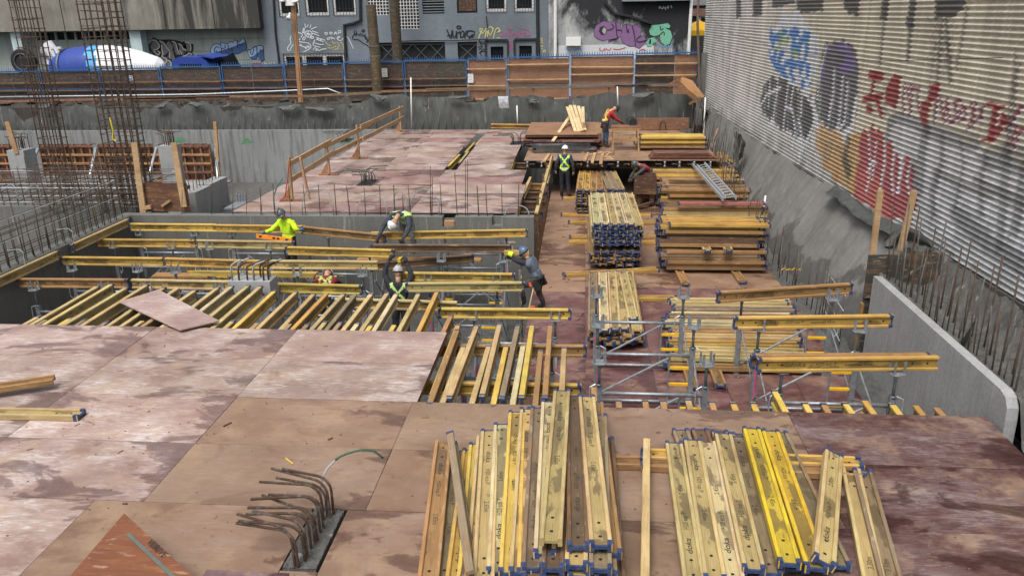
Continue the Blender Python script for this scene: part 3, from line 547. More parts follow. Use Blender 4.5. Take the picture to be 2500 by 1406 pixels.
for a, b, c, d, k in holes:
    w_, h_ = b-a, d-c
    if k in 'wl':
        fr = MB(); t_ = .13
        n = 3 if k == 'l' else 1
        for i in range(n):
            xa_, xb_ = a+w_*i/n, a+w_*(i+1)/n
            fr.b2((xa_,YB+.1,c),(xa_+t_,YB+.2,d)); fr.b2((xb_-t_,YB+.1,c),(xb_,YB+.2,d)); fr.b2((xa_+t_,YB+.1,c),(xb_-t_,YB+.2,c+.22)); fr.b2((xa_+t_,YB+.1,d-.2),(xb_-t_,YB+.2,d))
            if k == 'w': fr.b2((xa_+t_,YB+.1,c+1.35),(xb_-t_,YB+.2,c+1.6))
        o = part(GB, 'window', fr, M['white']); g = MB(); g.b2((a+.02,YB+.17,c+.02),(b-.02,YB+.19,d-.02)); part(o, 'pane', g, M['glass'], top=GB)
        g = MB(); n = 7 if k == 'w' else 20
        for i in range(n+1): x = a+w_*i/n; g.b2((x-.012,YB-.03,c),(x+.012,YB-.006,d))
        z = c+.03
        while z < d: g.b2((a,YB-.05,z-.012),(b,YB-.031,z+.012)); z += .18 if (z-c < .3 or d-z < .6 or k == 'l') else .9
        part(o, 'bars', g, M['black'], top=GB)
    elif k == 'g':
        o = MB(); o.b2((a,YB+.16,c),(b,YB+.2,d)); o = part(GB, 'glass_block_window', o, M['black']); g = MB(); nx = max(4, round(w_/.2)); nzz = round(h_/.2)
        for i in range(nx+1): x = a+w_*i/nx; g.b2((x-.018,YB+.1,c),(x+.018,YB+.16,d))
        for j in range(nzz+1): z = c+h_*j/nzz; g.b2((a,YB+.09,z-.018),(b,YB+.159,z+.018))
        part(o, 'grout', g, M['white'], top=GB)
    elif k == 'v':
        o = MB(); o.b2((a,YB+.25,c),(b,YB+.3,d)); o = part(GB, 'louvre_vent', o, M['black']); z = c+.08
        while z < d: g = MB(); g.bar((a,YB+.12,z),(b,YB+.12,z),.1,.03,(0,.6,.8)); part(o, 'slat', g, M['steel_d'], top=GB); z += .16
    elif k == 'b':
        o = MB(); o.b2((a,YB+.2,c),(b,YB+.25,d)); o = part(GB, 'boarded_window', o, M['black'])
        for i in range(5): g = MB(); g.b2((a+.1+(w_-.2)*i/5,YB+.14+.01*(i % 2),c+.12),(a+.1+(w_-.2)*(i+.92)/5,YB+.19,d)); part(o, 'board', g, M['timber'], color=(.075,.04,.03), top=GB)
    elif k == 'x':
        o = MB(); o.b2((a,YB+.3,c),(b,YB+.35,d)); o = part(GB, 'barred_opening', o, M['black']); g = MB(); n = max(1, round(w_/1.2))
        for i in range(n):
            xa_, xb_ = a+w_*i/n, a+w_*(i+1)/n; z1 = d-.1; z0 = z1-1.05
            g.bar((xa_,YB+.1,z0),(xb_,YB+.1,z1),.04,.04); g.bar((xa_,YB+.15,z1),(xb_,YB+.15,z0),.04,.04)
        g.b2((a,YB+.1,d-.16),(b,YB+.14,d-.12)); g.b2((a,YB+.1,d-1.2),(b,YB+.14,d-1.12)); part(o, 'bars', g, M['steel_d'], top=GB)
    elif k == 'd':
        o = MB(); o.b2((a,YB+.05,c),(a+.3,YB+.12,d)); o.b2((b-.3,YB+.05,c),(b,YB+.12,d)); o.b2((a+.3,YB+.05,d-.35),(b-.3,YB+.12,d)); o = part(GB, 'doorway', o, M['gbrick']); g = MB(); g.b2((a,YB-.06,d-.02),(b,YB+.05,d+.1)); g.b2((a-.06,YB-.06,c),(a+.06,YB+.04,d)); g.b2((b-.06,YB-.06,c),(b+.06,YB+.04,d)); part(o, 'frame', g, M['black'], top=GB); g = MB(); g.b2((a+.3,YB+.2,c),(b-.3,YB+.25,d-.35)); part(o, 'door_leaf', g, M['glass'], top=GB)
for pts, r_ in (([(877,-80),(880,50),(862,58),(840,62),(842,100),(846,160)],.09),([(1311,-80),(1313,80),(1315,150)],.1),([(664,-60),(672,80),(682,160)],.06),([(1187,40),(1190,70)],.03),([(980,102),(1020,100),(1100,100),(1190,97),(1188,90)],.03)):
    m = MB(); m.tube([ony(u, v, YB-.1) for u, v in pts], r_, 6); part(GB, 'downpipe', m, M['black'])
k3 = dict(k=.146, ox=980, oy=0)
facade_strokes(GB, 'graffiti_tag', [[(760,500),(820,650)],[(850,510),(835,600),(840,650)],[(765,610),(850,590)],[(855,510),(865,640),(905,640),(925,520)],[(925,650),(930,540),(955,570),(985,510),(990,640)],[(1000,540),(985,600),(1010,645),(1050,600),(1045,520),(1005,530)],[(1060,650),(1075,520),(1120,545),(1075,590),(1190,650),(1245,520),(1090,525)],[(925,450),(960,435),(1005,460),(985,490),(935,485),(925,450)],[(1130,650),(1200,560),(1190,640)]], .085, (.012,.014,.018), **k3)
facade_strokes(GB, 'graffiti_tag', [[(1300,490),(1370,480),(1320,560),(1290,650)],[(1310,510),(1350,590),(1420,480)],[(1400,640),(1420,500),(1450,560),(1430,640)],[(1450,500),(1480,640),(1540,470)],[(1540,650),(1570,480),(1640,470),(1640,530),(1560,570),(1660,520)],[(1600,640),(1650,640)],[(1440,480),(1500,440),(1530,490)]], .055, (.55,.52,.16), **k3)
facade_strokes(GB, 'graffiti_tag', [[(1660,540),(1680,630),(1730,600),(1715,530),(1670,545)],[(1740,560),(1770,615),(1800,580),(1755,560)],[(1790,550),(1830,545)],[(1790,600),(1830,590)],[(1840,650),(1850,540),(1890,545),(1855,590)],[(1900,590),(1930,540),(1960,610),(1910,630),(1900,590)],[(1970,620),(1985,520),(2000,580),(2030,520),(2040,600)],[(2030,580),(2090,560),(2060,530),(2030,600),(2110,620),(2160,580),(2140,520),(2060,490),(1960,470),(1955,440)],[(1780,490),(1820,475),(1860,490),(1820,515),(1780,490)]], .04, (.42,.07,.22), **k3)
facade_strokes(GB, 'graffiti_tag', [[(1800,690),(1840,680),(1800,750),(1850,740)],[(1800,780),(1850,760),(1820,820),(1870,800)],[(1810,840),(1870,820),(1830,870)]], .045, (.42,.07,.22), **k3)
facade_strokes(GB, 'graffiti_tag', [[(1310,660),(1290,720),(1350,690),(1300,760),(1380,720),(1410,780)],[(1280,800),(1330,780),(1360,760),(1340,820),(1290,830)],[(1300,900),(1390,800),(1400,880),(1300,860),(1340,940)]], .06, (.012,.014,.018), **k3)
facade_strokes(GB, 'graffiti_tag', [[(2320,650),(2370,640),(2330,700),(2370,690),(2320,650)],[(2330,710),(2370,730)],[(2335,760),(2375,780),(2340,790),(2335,760)],[(2340,820),(2370,830)],[(2360,870),(2400,830),(2410,880),(2360,870)]], .045, (.55,.52,.16), **k3)
k2 = dict(k=.136, ox=640, oy=0)
facade_strokes(GB, 'graffiti_tag', [[(520,650),(495,710),(530,780),(470,830),(445,910),(500,930),(520,850),(560,810)],[(610,620),(640,580),(740,620),(700,680)],[(630,740),(700,690),(670,720)],[(620,740),(740,770),(830,770),(885,830),(870,880),(740,940)],[(610,790),(680,820),(780,860),(810,880)],[(690,790),(720,850),(790,850)],[(780,890),(840,810),(850,880)],[(800,830),(850,860)],[(760,600),(800,560),(880,560),(905,620),(870,680),(790,670),(760,600)],[(780,600),(880,620)],[(830,560),(830,670)],[(780,650),(830,610),(880,650)],[(740,550),(720,590),(740,610),(770,530),(740,500),(740,550)],[(780,510),(770,430)],[(800,500),(830,450)],[(860,510),(880,450)],[(880,530),(980,490)],[(900,560),(1010,600)],[(900,600),(1030,650)],[(730,700),(750,740),(790,680),(760,660),(730,700)],[(860,690),(920,650),(940,690),(880,700)],[(950,720),(910,800),(930,830),(1000,840),(1050,860)],[(980,680),(1130,730)],[(970,710),(1110,760)],[(1000,690),(1010,720)],[(1050,700),(1055,740)],[(920,900),(960,840),(990,920)],[(960,920),(990,860),(1020,930),(1060,890),(1160,880)],[(940,770),(1040,810),(1110,800)]], .05, (.6,.62,.64), **k2)
facade_strokes(GB, 'graffiti_tag', [[(1120,600),(1160,650),(1180,580),(1120,600)],[(1210,600),(1240,630),(1270,590),(1220,580),(1210,600)],[(1290,630),(1320,560),(1340,630)],[(1300,605),(1340,600)],[(1370,620),(1360,550),(1420,560),(1415,595),(1370,600)],[(1190,680),(1160,710),(1190,725),(1230,690),(1190,680)],[(1230,660),(1260,730),(1250,670),(1310,710)],[(1340,690),(1410,680),(1380,650),(1340,690),(1370,730),(1430,740),(1480,650),(1540,660),(1640,880)]], .045, (.6,.62,.64), **k2)
facade_strokes(GB, 'graffiti_tag', [[(1650,550),(1665,640),(1700,650)],[(1690,560),(1690,650)],[(1640,630),(1720,600),(1740,660),(1770,600)],[(1780,660),(1800,600),(1830,690),(1850,620)],[(1860,660),(1840,720),(1890,700),(1860,660)],[(1880,740),(1920,680),(1930,720),(1870,770)],[(1640,640),(1610,690),(1650,720),(1730,710),(1820,790),(1900,820),(1940,880)],[(1790,560),(1830,530),(1850,560),(1800,590),(1790,560)]], .06, (.012,.014,.018), **k2)
facade_strokes(GB, 'graffiti_tag', [[(1600,980),(1610,940),(1650,1000),(1660,950)],[(1670,970),(1700,990),(1680,1000)],[(1700,960),(1720,1000),(1740,960)],[(1760,980),(1800,960),(1780,1000),(1820,990)]], .04, (.22,.2,.45), **k2)
facade_strokes(GB, 'graffiti_tag', [[(1130,740),(1160,800),(1240,830)],[(1260,740),(1280,800),(1320,770)],[(1340,760),(1400,830),(1350,860)],[(1180,860),(1250,880),(1330,830)],[(1400,760),(1470,800),(1450,900)],[(1280,900),(1380,880)]], .05, (.5,.42,.1), **k2)
facade_strokes(GB, 'graffiti_tag', [[(50,1160),(60,1120),(90,1160)],[(110,1160),(130,1120),(150,1160),(170,1130)],[(200,1160),(210,1120),(250,1150)]], .05, (.5,.46,.1), **k2)
# ---- left: stained concrete upper storey over a recessed teal shop front
CB = thing('concrete_building', 'stained concrete building over a pale teal shop front with band of small windows', 'building', None, (-25, YB-.6, -.4))
zo = fp(320, 74, YB-.6)[1]; xr = fp(636, 70, YB-.6)[0]
m = MB(); m.b2((-48,YB-.6,zo),(xr,YB+6,11)); part(CB, 'upper_wall', m, M['stain'])
for u in (150, 400, 520): m = MB(); p = ony(u, 30, YB-.62); m.b2((p.x-.02,YB-.62,zo),(p.x+.02,YB-.6,11)); part(CB, 'wall_joint', m, M['dark'])
wz0, wz1 = fp(200, 100, YB+.6)[1], fp(200, 78, YB+.6)[1]; whs = []
for u0 in range(92, 320, 24): a = fp(u0, 99, YB+.6)[0]; b = fp(u0+19, 99, YB+.6)[0]; whs.append((a, b, wz0, wz1-.02))
m = MB(); opened(-48, xr, -.4, zo+.3, whs, YB+.6, .3, m); part(CB, 'lower_wall', m, M['teal'])
for a, b, c, d in whs: m = MB(); m.b2((a,YB+.75,c),(b,YB+.8,d)); o = part(CB, 'window', m, M['glass']); g = MB(); g.b2((a,YB+.66,c),(b,YB+.72,c+.05)); part(o, 'frame', g, M['teal2'], top=CB)
for u0, u1 in ((318,345),(28,52)): a = fp(u0, 90, YB-.2)[0]; b = fp(u1, 90, YB-.2)[0]; m = MB(); m.b2((a,YB-.3,-.4),(b,YB+.5,zo-.005)); part(CB, 'column', m, M['teal2'])
for v in (98, 128, 150): m = MB(); a = ony(350, v, YB+.59); m.b2((a.x,YB+.585,a.z-.012),(xr-.1,YB+.6,a.z+.012)); part(CB, 'board_joint', m, M['steel_d'])
k4 = dict(k=.132, ox=330, oy=60, Y=YB+.6)
facade_poly(CB, 'graffiti_letters', [(230,400),(300,330),(330,240),(480,290),(620,280),(780,300),(880,330),(900,310),(1080,370),(1080,480),(1060,530),(1110,590),(1000,800),(450,800),(300,520),(220,430)], (.012,.012,.014), .012, **k4)
for pts in ([(270,420),(320,330),(370,285),(440,350),(450,430),(400,470),(340,460),(370,560),(470,500),(450,580),(400,610),(580,610),(590,690),(540,760),(470,690),(330,520)],[(450,310),(540,340),(600,450),(630,500),(560,560),(500,600),(480,480),(490,390)],[(570,370),(620,310),(700,390),(690,480),(760,700),(700,720),(660,580),(590,650),(640,480)],[(690,320),(760,340),(790,480),(830,560),(760,560),(720,430)],[(800,350),(850,370),(900,480),(940,490),(1030,500),(1040,350),(930,330),(960,470),(900,430),(930,600),(1000,520),(1060,580),(900,640),(830,470)],[(580,680),(640,660),(690,720),(660,790),(590,780)]): facade_poly(CB, 'graffiti_letters', pts, (.16,.155,.15), .016+random.random()*.004, **k4)
facade_strokes(CB, 'graffiti_outline', [[(320,300),(380,290),(450,370),(455,430),(390,480),(340,455),(370,520),(420,570),(470,540),(450,500),(410,500)],[(450,310),(530,330),(600,450),(640,490)],[(490,380),(500,480),(530,560),(470,600),(580,620),(590,690),(540,750)],[(640,510),(650,640)],[(680,320),(760,330),(780,470),(830,560)],[(800,360),(860,380),(900,480),(950,480)],[(920,330),(1040,350),(1030,490)],[(870,640),(900,580),(960,580),(990,520),(1060,560)],[(600,660),(680,700),(660,790)],[(820,470),(870,560)]], .05, (.6,.6,.6), off=.026, **k4)
ow = [(1400,560),(1385,480),(1420,390),(1500,350),(1560,370),(1600,330),(1700,360),(1760,320),(1820,330),(1830,285),(1890,300),(1930,330),(1950,290),(2010,240),(2050,310),(2075,420),(2060,490),(1990,510),(1920,550),(1850,560),(1800,580),(1750,580),(1680,600),(1620,630),(1560,660),(1450,630)]
facade_poly(CB, 'graffiti_letters', ow, (.02,.035,.09), .01, **k4)
def inset(pts, d):
    cx_ = sum(p[0] for p in pts)/len(pts); cy_ = sum(p[1] for p in pts)/len(pts); return [(cx_+(x-cx_)*(1-d), cy_+(y-cy_)*(1-d*1.9)) for x, y in pts]
facade_poly(CB, 'graffiti_letters', inset(ow, .05), (.06,.125,.28), .014, **k4)
facade_poly(CB, 'graffiti_letters', [(1410,545),(1400,480),(1430,400),(1500,365),(1560,385),(1610,345),(1700,375),(1760,335),(1825,345),(1840,300),(1880,310),(1930,345),(1960,300),(2005,258),(2035,320),(1940,370),(1800,420),(1650,470)], (.36,.5,.72), .018, **k4)
facade_strokes(CB, 'graffiti_outline', [[(1560,430),(1500,410),(1460,470),(1480,540),(1530,560),(1500,480)],[(1580,370),(1620,600)],[(1600,450),(1680,440),(1660,390)],[(1660,480),(1740,570)],[(1790,440),(1770,480),(1800,500),(1810,450),(1790,440)],[(1720,380),(1740,520)],[(1890,310),(1900,440)],[(1900,390),(1930,360),(1950,400)],[(1990,350),(1960,390),(1930,370)]], .055, (.02,.035,.09), off=.024, **k4)
ow = [(2070,480),(2090,460),(2150,460),(2180,420),(2240,400),(2300,385),(2370,400),(2380,480),(2380,560),(2400,660),(2340,705),(2270,600),(2240,650),(2190,665),(2130,630),(2090,550)]
facade_poly(CB, 'graffiti_letters', ow, (.02,.035,.09), .01, **k4); facade_poly(CB, 'graffiti_letters', inset(ow, .07), (.06,.125,.28), .014, **k4)
facade_poly(CB, 'graffiti_letters', [(2090,490),(2145,470),(2190,440),(2290,400),(2360,410),(2365,460),(2280,520),(2200,580),(2130,610),(2100,560)], (.36,.5,.72), .018, **k4)
facade_strokes(CB, 'graffiti_outline', [[(2130,480),(2140,560),(2180,570),(2190,450)],[(2250,420),(2260,600)],[(2310,470),(2340,480),(2320,510),(2310,470)]], .055, (.02,.035,.09), off=.024, **k4)
facade_strokes(CB, 'graffiti_tag', [[(2170,740),(2340,730)],[(2180,740),(2180,780)],[(2340,740),(2330,790)]], .12, (.4,.05,.06), **k4)
# ---- right: mottled plaster building
PB = thing('plaster_building', 'mottled white and black plaster building with purple and green graffiti', 'building', None, (7, YB, -.4))
xa_, xb_ = X1+.02, fp(1683, 80)[0]
m = MB(); m.b2((xa_,YB,-.4),(xb_,YB+6,11)); part(PB, 'wall', m, M['plaster'])
m = MB(); a = fp(1518, 5); b = fp(1684, 2); m.b2((a[0],YB-.5,a[1]),(b[0],YB-.02,a[1]+.35)); part(PB, 'canopy', m, M['steel'])
for u in (1356, 1683): p = fp(u, 80); m = MB(); m.tube([(p[0],YB-.15,-.4),(p[0],YB-.15,11)], .1, 8); part(PB, 'white_pipe', m, M['white'])
m = MB(); m.tube([ony(u, v, YB-.12) for u, v in ((1478,8),(1500,34),(1540,42),(1590,58))], .09, 6); part(PB, 'black_pipe', m, M['black'])
m = MB(); a = fp(1382, 112); b = fp(1418, 91); m.b2((a[0],YB-.5,a[1]),(b[0],YB-.01,b[1])); part(PB, 'vent_hood', m, M['white'])
k1 = dict(k=.16, ox=1340, oy=0)
for pts in ([(680,480),(720,390),(830,320),(950,340),(1030,315),(1040,340),(1090,340),(1100,440),(1120,550),(1060,590),(910,660),(900,610),(830,640),(720,590),(690,560)],[(1090,590),(1120,400),(1180,360),(1270,390),(1340,370),(1400,430),(1410,550),(1460,560),(1490,620),(1440,700),(1380,755),(1300,720),(1220,720),(1120,660)]):
    facade_poly(PB, 'graffiti_letters', pts, (.05,.02,.06), .012, **k1); facade_poly(PB, 'graffiti_letters', inset(pts, .03), (.21,.115,.235), .016, **k1)
facade_poly(PB, 'graffiti_letters', [(760,480),(780,420),(840,400),(890,460),(860,540),(800,540)], (.03,.02,.04), .022, **k1); facade_poly(PB, 'graffiti_letters', [(810,480),(840,420),(880,460),(850,535)], (.38,.37,.34), .026, **k1)
facade_strokes(PB, 'graffiti_outline', [[(890,465),(970,460),(1000,400),(950,370)],[(1020,330),(1035,560),(1060,580)],[(910,620),(1040,590)],[(1040,460),(1110,470)],[(1180,370),(1190,480),(1220,520),(1210,450)],[(1270,400),(1310,540),(1320,700)],[(1410,550),(1340,590),(1340,640),(1390,650),(1480,620)]], .06, (.03,.012,.035), off=.03, **k1)
for pts in ([(1520,480),(1560,380),(1680,370),(1820,345),(1860,390),(1840,430),(1760,420),(1860,470),(1890,570),(1850,690),(1780,715),(1710,660),(1690,540),(1600,560),(1540,540)],[(1480,660),(1520,590),(1600,565),(1665,630),(1600,660),(1560,720),(1510,725)]):
    facade_poly(PB, 'graffiti_letters', pts, (.012,.02,.02), .012, **k1); facade_poly(PB, 'graffiti_letters', inset(pts, .045), (.16,.42,.29), .016, **k1)
facade_strokes(PB, 'graffiti_outline', [[(1700,400),(1700,480),(1750,440)],[(1690,540),(1760,470),(1760,550)],[(1540,600),(1560,680),(1520,660),(1560,610)]], .06, (.012,.02,.02), off=.024, **k1)
facade_strokes(PB, 'graffiti_tag', [[(1690,140),(1680,90),(1740,160),(1750,100)],[(1760,130),(1790,110),(1770,150),(1790,150)],[(1800,120),(1830,90),(1820,140),(1800,120)],[(1860,90),(1880,130)]], .06, (.45,.46,.47), **k1)
facade_strokes(PB, 'graffiti_tag', [[(1650,700),(1690,680),(1650,720),(1690,740)],[(1710,700),(1740,720),(1710,730),(1710,700)],[(1760,690),(1780,740),(1790,690)],[(1820,690),(1840,740)],[(1880,690),(1850,710),(1885,730)]], .06, (.12,.28,.5), **k1)
facade_strokes(PB, 'graffiti_tag', [[(780,730),(770,780),(830,790),(850,740)],[(850,780),(880,740),(910,790),(950,740)],[(980,750),(1060,770),(1170,730)],[(1380,790),(1420,750),(1480,780)]], .06, (.42,.05,.07), **k1)
facade_strokes(PB, 'graffiti_tag', [[(260,740),(300,780),(350,760)],[(380,770),(480,740),(500,780)]], .1, (.25,.45,.7), **k1)
facade_poly(PB, 'white_band', [(150,700),(680,690),(960,680),(1180,690),(1600,700),(1600,900),(150,900)], (.52,.54,.56), .006, **k1)
# ---- far building and tent seen past the plaster building
YF = 62.0
FB = thing('dark_shopfront', 'dark shop front with white letter on its fascia behind the yellow tent', 'building', None, (15, YF, -.4))
a = fp(1660, 40, YF); b = fp(1790, 40, YF); m = MB(); m.b2((a[0],YF,-.4),(b[0]+8,YF+4,6.6)); part(FB, 'wall', m, M['black'])
m = MB(); m.b2((a[0],YF-.3,fp(1700,40,YF)[1]),(b[0]+8,YF,fp(1700,22,YF)[1])); part(FB, 'brick_band', m, M['timber'], color=(.16,.085,.065))
m = MB(); m.b2((a[0],YF-.2,fp(1700,14,YF)[1]),(b[0]+8,YF,9)); part(FB, 'upper_panel', m, M['steel'])
p = fp(1727, 53, YF); l_ = link('lettering', text_mesh('Do', 1.2, 1, .03, 0, 'white'), FB, Vector((p[0], YF-.06, p[1]))-Vector(FB.location), (R(90),0,0))
TN = thing('canopy_tent', 'yellow pop-up canopy tent with white legs', 'tent', None, (fp(1706,60,52)[0], 52, -.4)); tx = TN.location.x; z0 = fp(1706,86,52)[1]; z1 = fp(1706,74,52)[1]; z2 = fp(1706,50,52)[1]
m = MB(); 
for (xa2, ya2), (xb2, yb2) in (((-1.5,-1.5),(1.5,-1.5)),((1.5,-1.5),(1.5,1.5)),((1.5,1.5),(-1.5,1.5)),((-1.5,1.5),(-1.5,-1.5))):
    m.add([(tx+xa2,52+ya2,z0),(tx+xb2,52+yb2,z0),(tx+xb2,52+yb2,z1),(tx+xa2,52+ya2,z1)], [(0,1,2,3)]); m.add([(tx+xa2,52+ya2,z1),(tx+xb2,52+yb2,z1),(tx+xb2*.3,52+yb2*.3,z2-.2),(tx+xa2*.3,52+ya2*.3,z2-.2),(tx,52,z2)], [(0,1,2,3),(3,2,4)])
part(TN, 'roof', m, M['rung'])
for dx in (-1.45,1.45):
    for dy in (-1.45,1.45): m = MB(); m.tube([(tx+dx,52+dy,-.4),(tx+dx,52+dy,z1)], .03, 6); part(TN, 'leg', m, M['white'])
# ---- mixer truck in the street
YT = 35.4
MT = thing('mixer_truck', 'blue and white concrete mixer truck parked in the street', 'truck', None, (ony(300,200,YT).x, YT, -.4)); zt = MT.location
q0 = ony(133, 152, YT); q1 = ony(402, 160, YT); rr = 1.17; ax = Vector((q1.x-q0.x, 0, .05)); L = ax.length; zc = ony(230,113,YT).z-rr; o_ = (q0.x, YT, zc)
prof = [(0,.55),(.08,.72),(.5,.93),(1.1,1.1),(1.9,rr),(2.9,rr),(3.5,1.1),(4.4,.86),(5.0,.62),(5.3,.5),(5.55,.2)]; prof = [(t_*L/5.55, r_) for t_, r_ in prof]
M['truck_b'] = flat('truck_blue', (.026,.055,.27), .35, 0, .2); M['truck_w'] = flat('truck_white', (.66,.67,.68), .4, 0, .08); M['truck_s'] = flat('sky_blue_paint', (.08,.33,.72), .4, 0, .1)
m = MB(); n0 = len(m.f); m.lathe(prof, o_, ax, 40)
for i, f in enumerate(m.f):
    c = sum((Vector(m.v[j]) for j in f), Vector())/len(f); tt = (c.x-q0.x)/L*5.55+.25*(c.z-zc); m.m[i] = 0 if tt < 2.15 else 1
m2 = MB(); sub = []
for a_, b_ in zip(prof[:-1], prof[1:]):
    for k in range(6): t_ = k/6; sub.append((a_[0]+(b_[0]-a_[0])*t_, a_[1]+(b_[1]-a_[1])*t_))
sub.append(prof[-1]); m2.lathe(sub, o_, ax, 48)
for i, f in enumerate(m2.f):
    c = sum((Vector(m2.v[j]) for j in f), Vector())/len(f); tt = (c.x-q0.x)/L*5.55+.28*(c.z-zc); m2.m[i] = 0 if tt < 2.35 else 2 if tt < 2.85 else 1
part(MT, 'drum', m2, [M['truck_b'], M['truck_w'], M['truck_s']], True)
m = MB(); m.lathe([(0,1.0),(0,1.05),(.09,1.05),(.09,1.0)], Vector(o_)+ax.normalized()*.72, ax, 40); part(MT, 'roller_ring', m, M['steel_d'])
m = MB(); p = ony(112,118,YT); m.lathe([(0,.5),(.75,.28),(.8,.2)], p, (.75,0,-.62), 14); part(MT, 'hopper', m, M['truck_w'])
m = MB(); a = ony(120,130,YT-.5); b = ony(138,168,YT-.5)
for u0, v0, u1, v1 in ((118,128,140,170),(126,118,138,150),(125,118,150,117),(112,148,134,172)): m.bar(ony(u0,v0,YT-.5), ony(u1,v1,YT-.5), .16, .1)
part(MT, 'chute_frame', m, M['truck_w'])
m = MB(); p = ony(72,150,YT-.3); m.lathe([(0,.62),(.05,.68),(.3,.68),(.35,.62)], (p.x,YT-.9,p.z), (0,1,0), 24); part(MT, 'spare_wheel', m, M['black']); m = MB(); m.tube([(p.x+.42*math.cos(t_*.35),YT-.93,p.z+.42*math.sin(t_*.35)) for t_ in range(19)], .035, 6); part(MT, 'wheel_ring', m, M['steel_d'])
xm0, xm1 = q0.x-.9, ony(545,160,YT).x
m = MB(); m.b2((xm0,YT-.5,.45),(xm1-.2,YT+.5,.8)); part(MT, 'chassis', m, M['black'])
ca, cbx = ony(442,160,YT).x, ony(540,160,YT).x; ztop = ony(490,139,YT-1).z
m = MB(); m.prism([(ca,YT-1.15,.5),(cbx+.35,YT-1.15,.5),(cbx+.3,YT-1.15,1.6),(cbx-.25,YT-1.15,ztop-.25),(cbx-.5,YT-1.15,ztop-.05),(ca+.5,YT-1.15,ztop),(ca+.1,YT-1.15,ztop-.2)], (0,2.3,0)); part(MT, 'cab', m, M['truck_b'])
m = MB(); m.b2((ca+.5,YT-1.158,1.75),(cbx-.55,YT-1.15,ztop-.35)); part(MT, 'side_window', m, M['glass'])
m = MB(); m.bar((cbx-.2,YT,ztop-.3),(cbx+.26,YT,1.7),2.1,.02,(0,1,0)); part(MT, 'windscreen', m, M['glass'])
m = MB(); m.prism([(cbx-.75,YT-1.12,ztop+.04),(cbx+.15,YT-1.12,ztop-.12),(cbx+.18,YT-1.12,ztop-.05),(cbx-.7,YT-1.12,ztop+.1)], (0,2.24,0)); part(MT, 'sun_visor', m, M['truck_b'])
for x in (xm0+1.4, xm0+2.7, xm1-1.3):
    for dy in (-1.15, .85): m = MB(); m.lathe([(0,.42),(.04,.52),(.28,.52),(.3,.42)], (x,YT+dy,.12), (0,1,0), 20); part(MT, 'wheel', m, M['black'])
# ---- site fence: one thing per panel
YFN = 31.0
M['fblue'] = flat('fence_blue', (.035,.105,.25), .5, .1, .25); M['fgrey'] = flat('weathered_fence_frame', (.16,.19,.27), .6, .2, .3)
edges = [-210,-57,95,243,388,538,692,838,985,1140,1238,1392,1550,1707]
def ftop(u): return 178-u*.0265 if u < 1000 else 151.5-(u-1000)*.031
names = ['at the far left end','under the bare rebar cage','behind the tall rebar cage','with a blue and white notice','right of the small blue notice','left of the lamp and camera pole','crossed by the timber camera pole','left of the thick cut pole','right of the thick cut pole','narrow one with white sheet','with two pale rails','second of the pale boarded pair','at the right end']
for i, (u0, u1) in enumerate(zip(edges[:-1], edges[1:])):
    a = ony(u0, ftop(u0), YFN); b = ony(u1, ftop(u1), YFN); x0, x1 = a.x+.03, b.x-.03; z1 = (a.z+b.z)/2; z0 = 1.03; new = i in (9,10,11)
    F = thing('fence_panel', 'blue steel fence panel backed with %s, %s' % ('fresh pale plywood' if new else 'dark brown plywood', names[i]), 'fence', 'site fence panels along the street', ((x0+x1)/2, YFN, z0))
    fm_ = M['fblue'] if i not in (9,10,11) else M['fgrey']
    m = MB(); m.b2((x0,YFN-.02,z0),(x0+.05,YFN+.03,z1)); m.b2((x1-.05,YFN-.02,z0),(x1,YFN+.03,z1)); m.b2((x0+.05,YFN-.02,z0+.62),(x1-.05,YFN+.03,z0+.66)); part(F, 'frame', m, fm_)
    m = MB(); m.b2((x0,YFN-.025,z1),(x1,YFN+.035,z1+.06)); n = int((x1-x0)/.115)
    for k in range(n): x = x0+.06+.115*k; m.add([(x-.02,YFN,z1+.06),(x+.02,YFN,z1+.06),(x+.008,YFN,z1+.19),(x-.008,YFN,z1+.19),(x,YFN+.02,z1+.06)], [(0,1,2,3),(1,4,2),(4,0,3),(4,3,2)])
    part(F, 'spiked_rail', m, M['fblue'])
    m = MB(); x = x0+.1
    while x < x1-.05: m.b2((x-.004,YFN-.004,z0),(x+.004,YFN+.004,z1)); x += .075
    z = z0+.1
    while z < z1: m.b2((x0,YFN+.0045,z-.004),(x1,YFN+.010,z+.004)); z += .15
    o = part(F, 'wire_mesh', m, M['steel_d']); o['kind'] = 'stuff'
    splits = [x0, x1] if i not in (11, 12) else [x0, x1]
    if i == 12: mid = ony(1648, 150, YFN).x; splits = [x0, mid, x1]
    elif not new: splits = [x0, x0+(x1-x0)*U(.45,.55), x1]
    for j, (xa2, xb2) in enumerate(zip(splits[:-1], splits[1:])):
        pale = new or (i == 12 and j == 1)
        m = MB(); m.b2((xa2+.01,YFN+.06,z0-.02),(xb2-.01,YFN+.08,z1-.04)); part(F, 'plywood_board', m, M['lumber'], color=(.40,.205,.115) if pale else (.085*U(.8,1.2),.055*U(.85,1.15),.045))
    if i == 10: rv = (158, 194)
    elif i == 11: rv = (164, 182)
    elif i == 9: rv = (168, 210)
    elif i == 12: rv = (155, 183)
    else: rv = (204-u0*.012, 222-u0*.012)
    for v in rv:
        z = ony((u0+u1)/2, v, YFN).z; m = MB(); m.bar((x0-U(0,.05),YFN-.075,z+U(-.02,.02)),(x1-.02,YFN-.075,z+U(-.02,.02)),.09,.05); part(F, 'rail', m, M['lumber'], color=(.56,.36,.19) if (new or i == 12 and v > 150) else (.16,.10,.07))
    if new or i == 12: m = MB(); m.bar((x0,YFN-.07,z0+.03),(x1,YFN-.07,z0+.03),.09,.05); part(F, 'rail', m, M['lumber'], color=(.5,.32,.17))
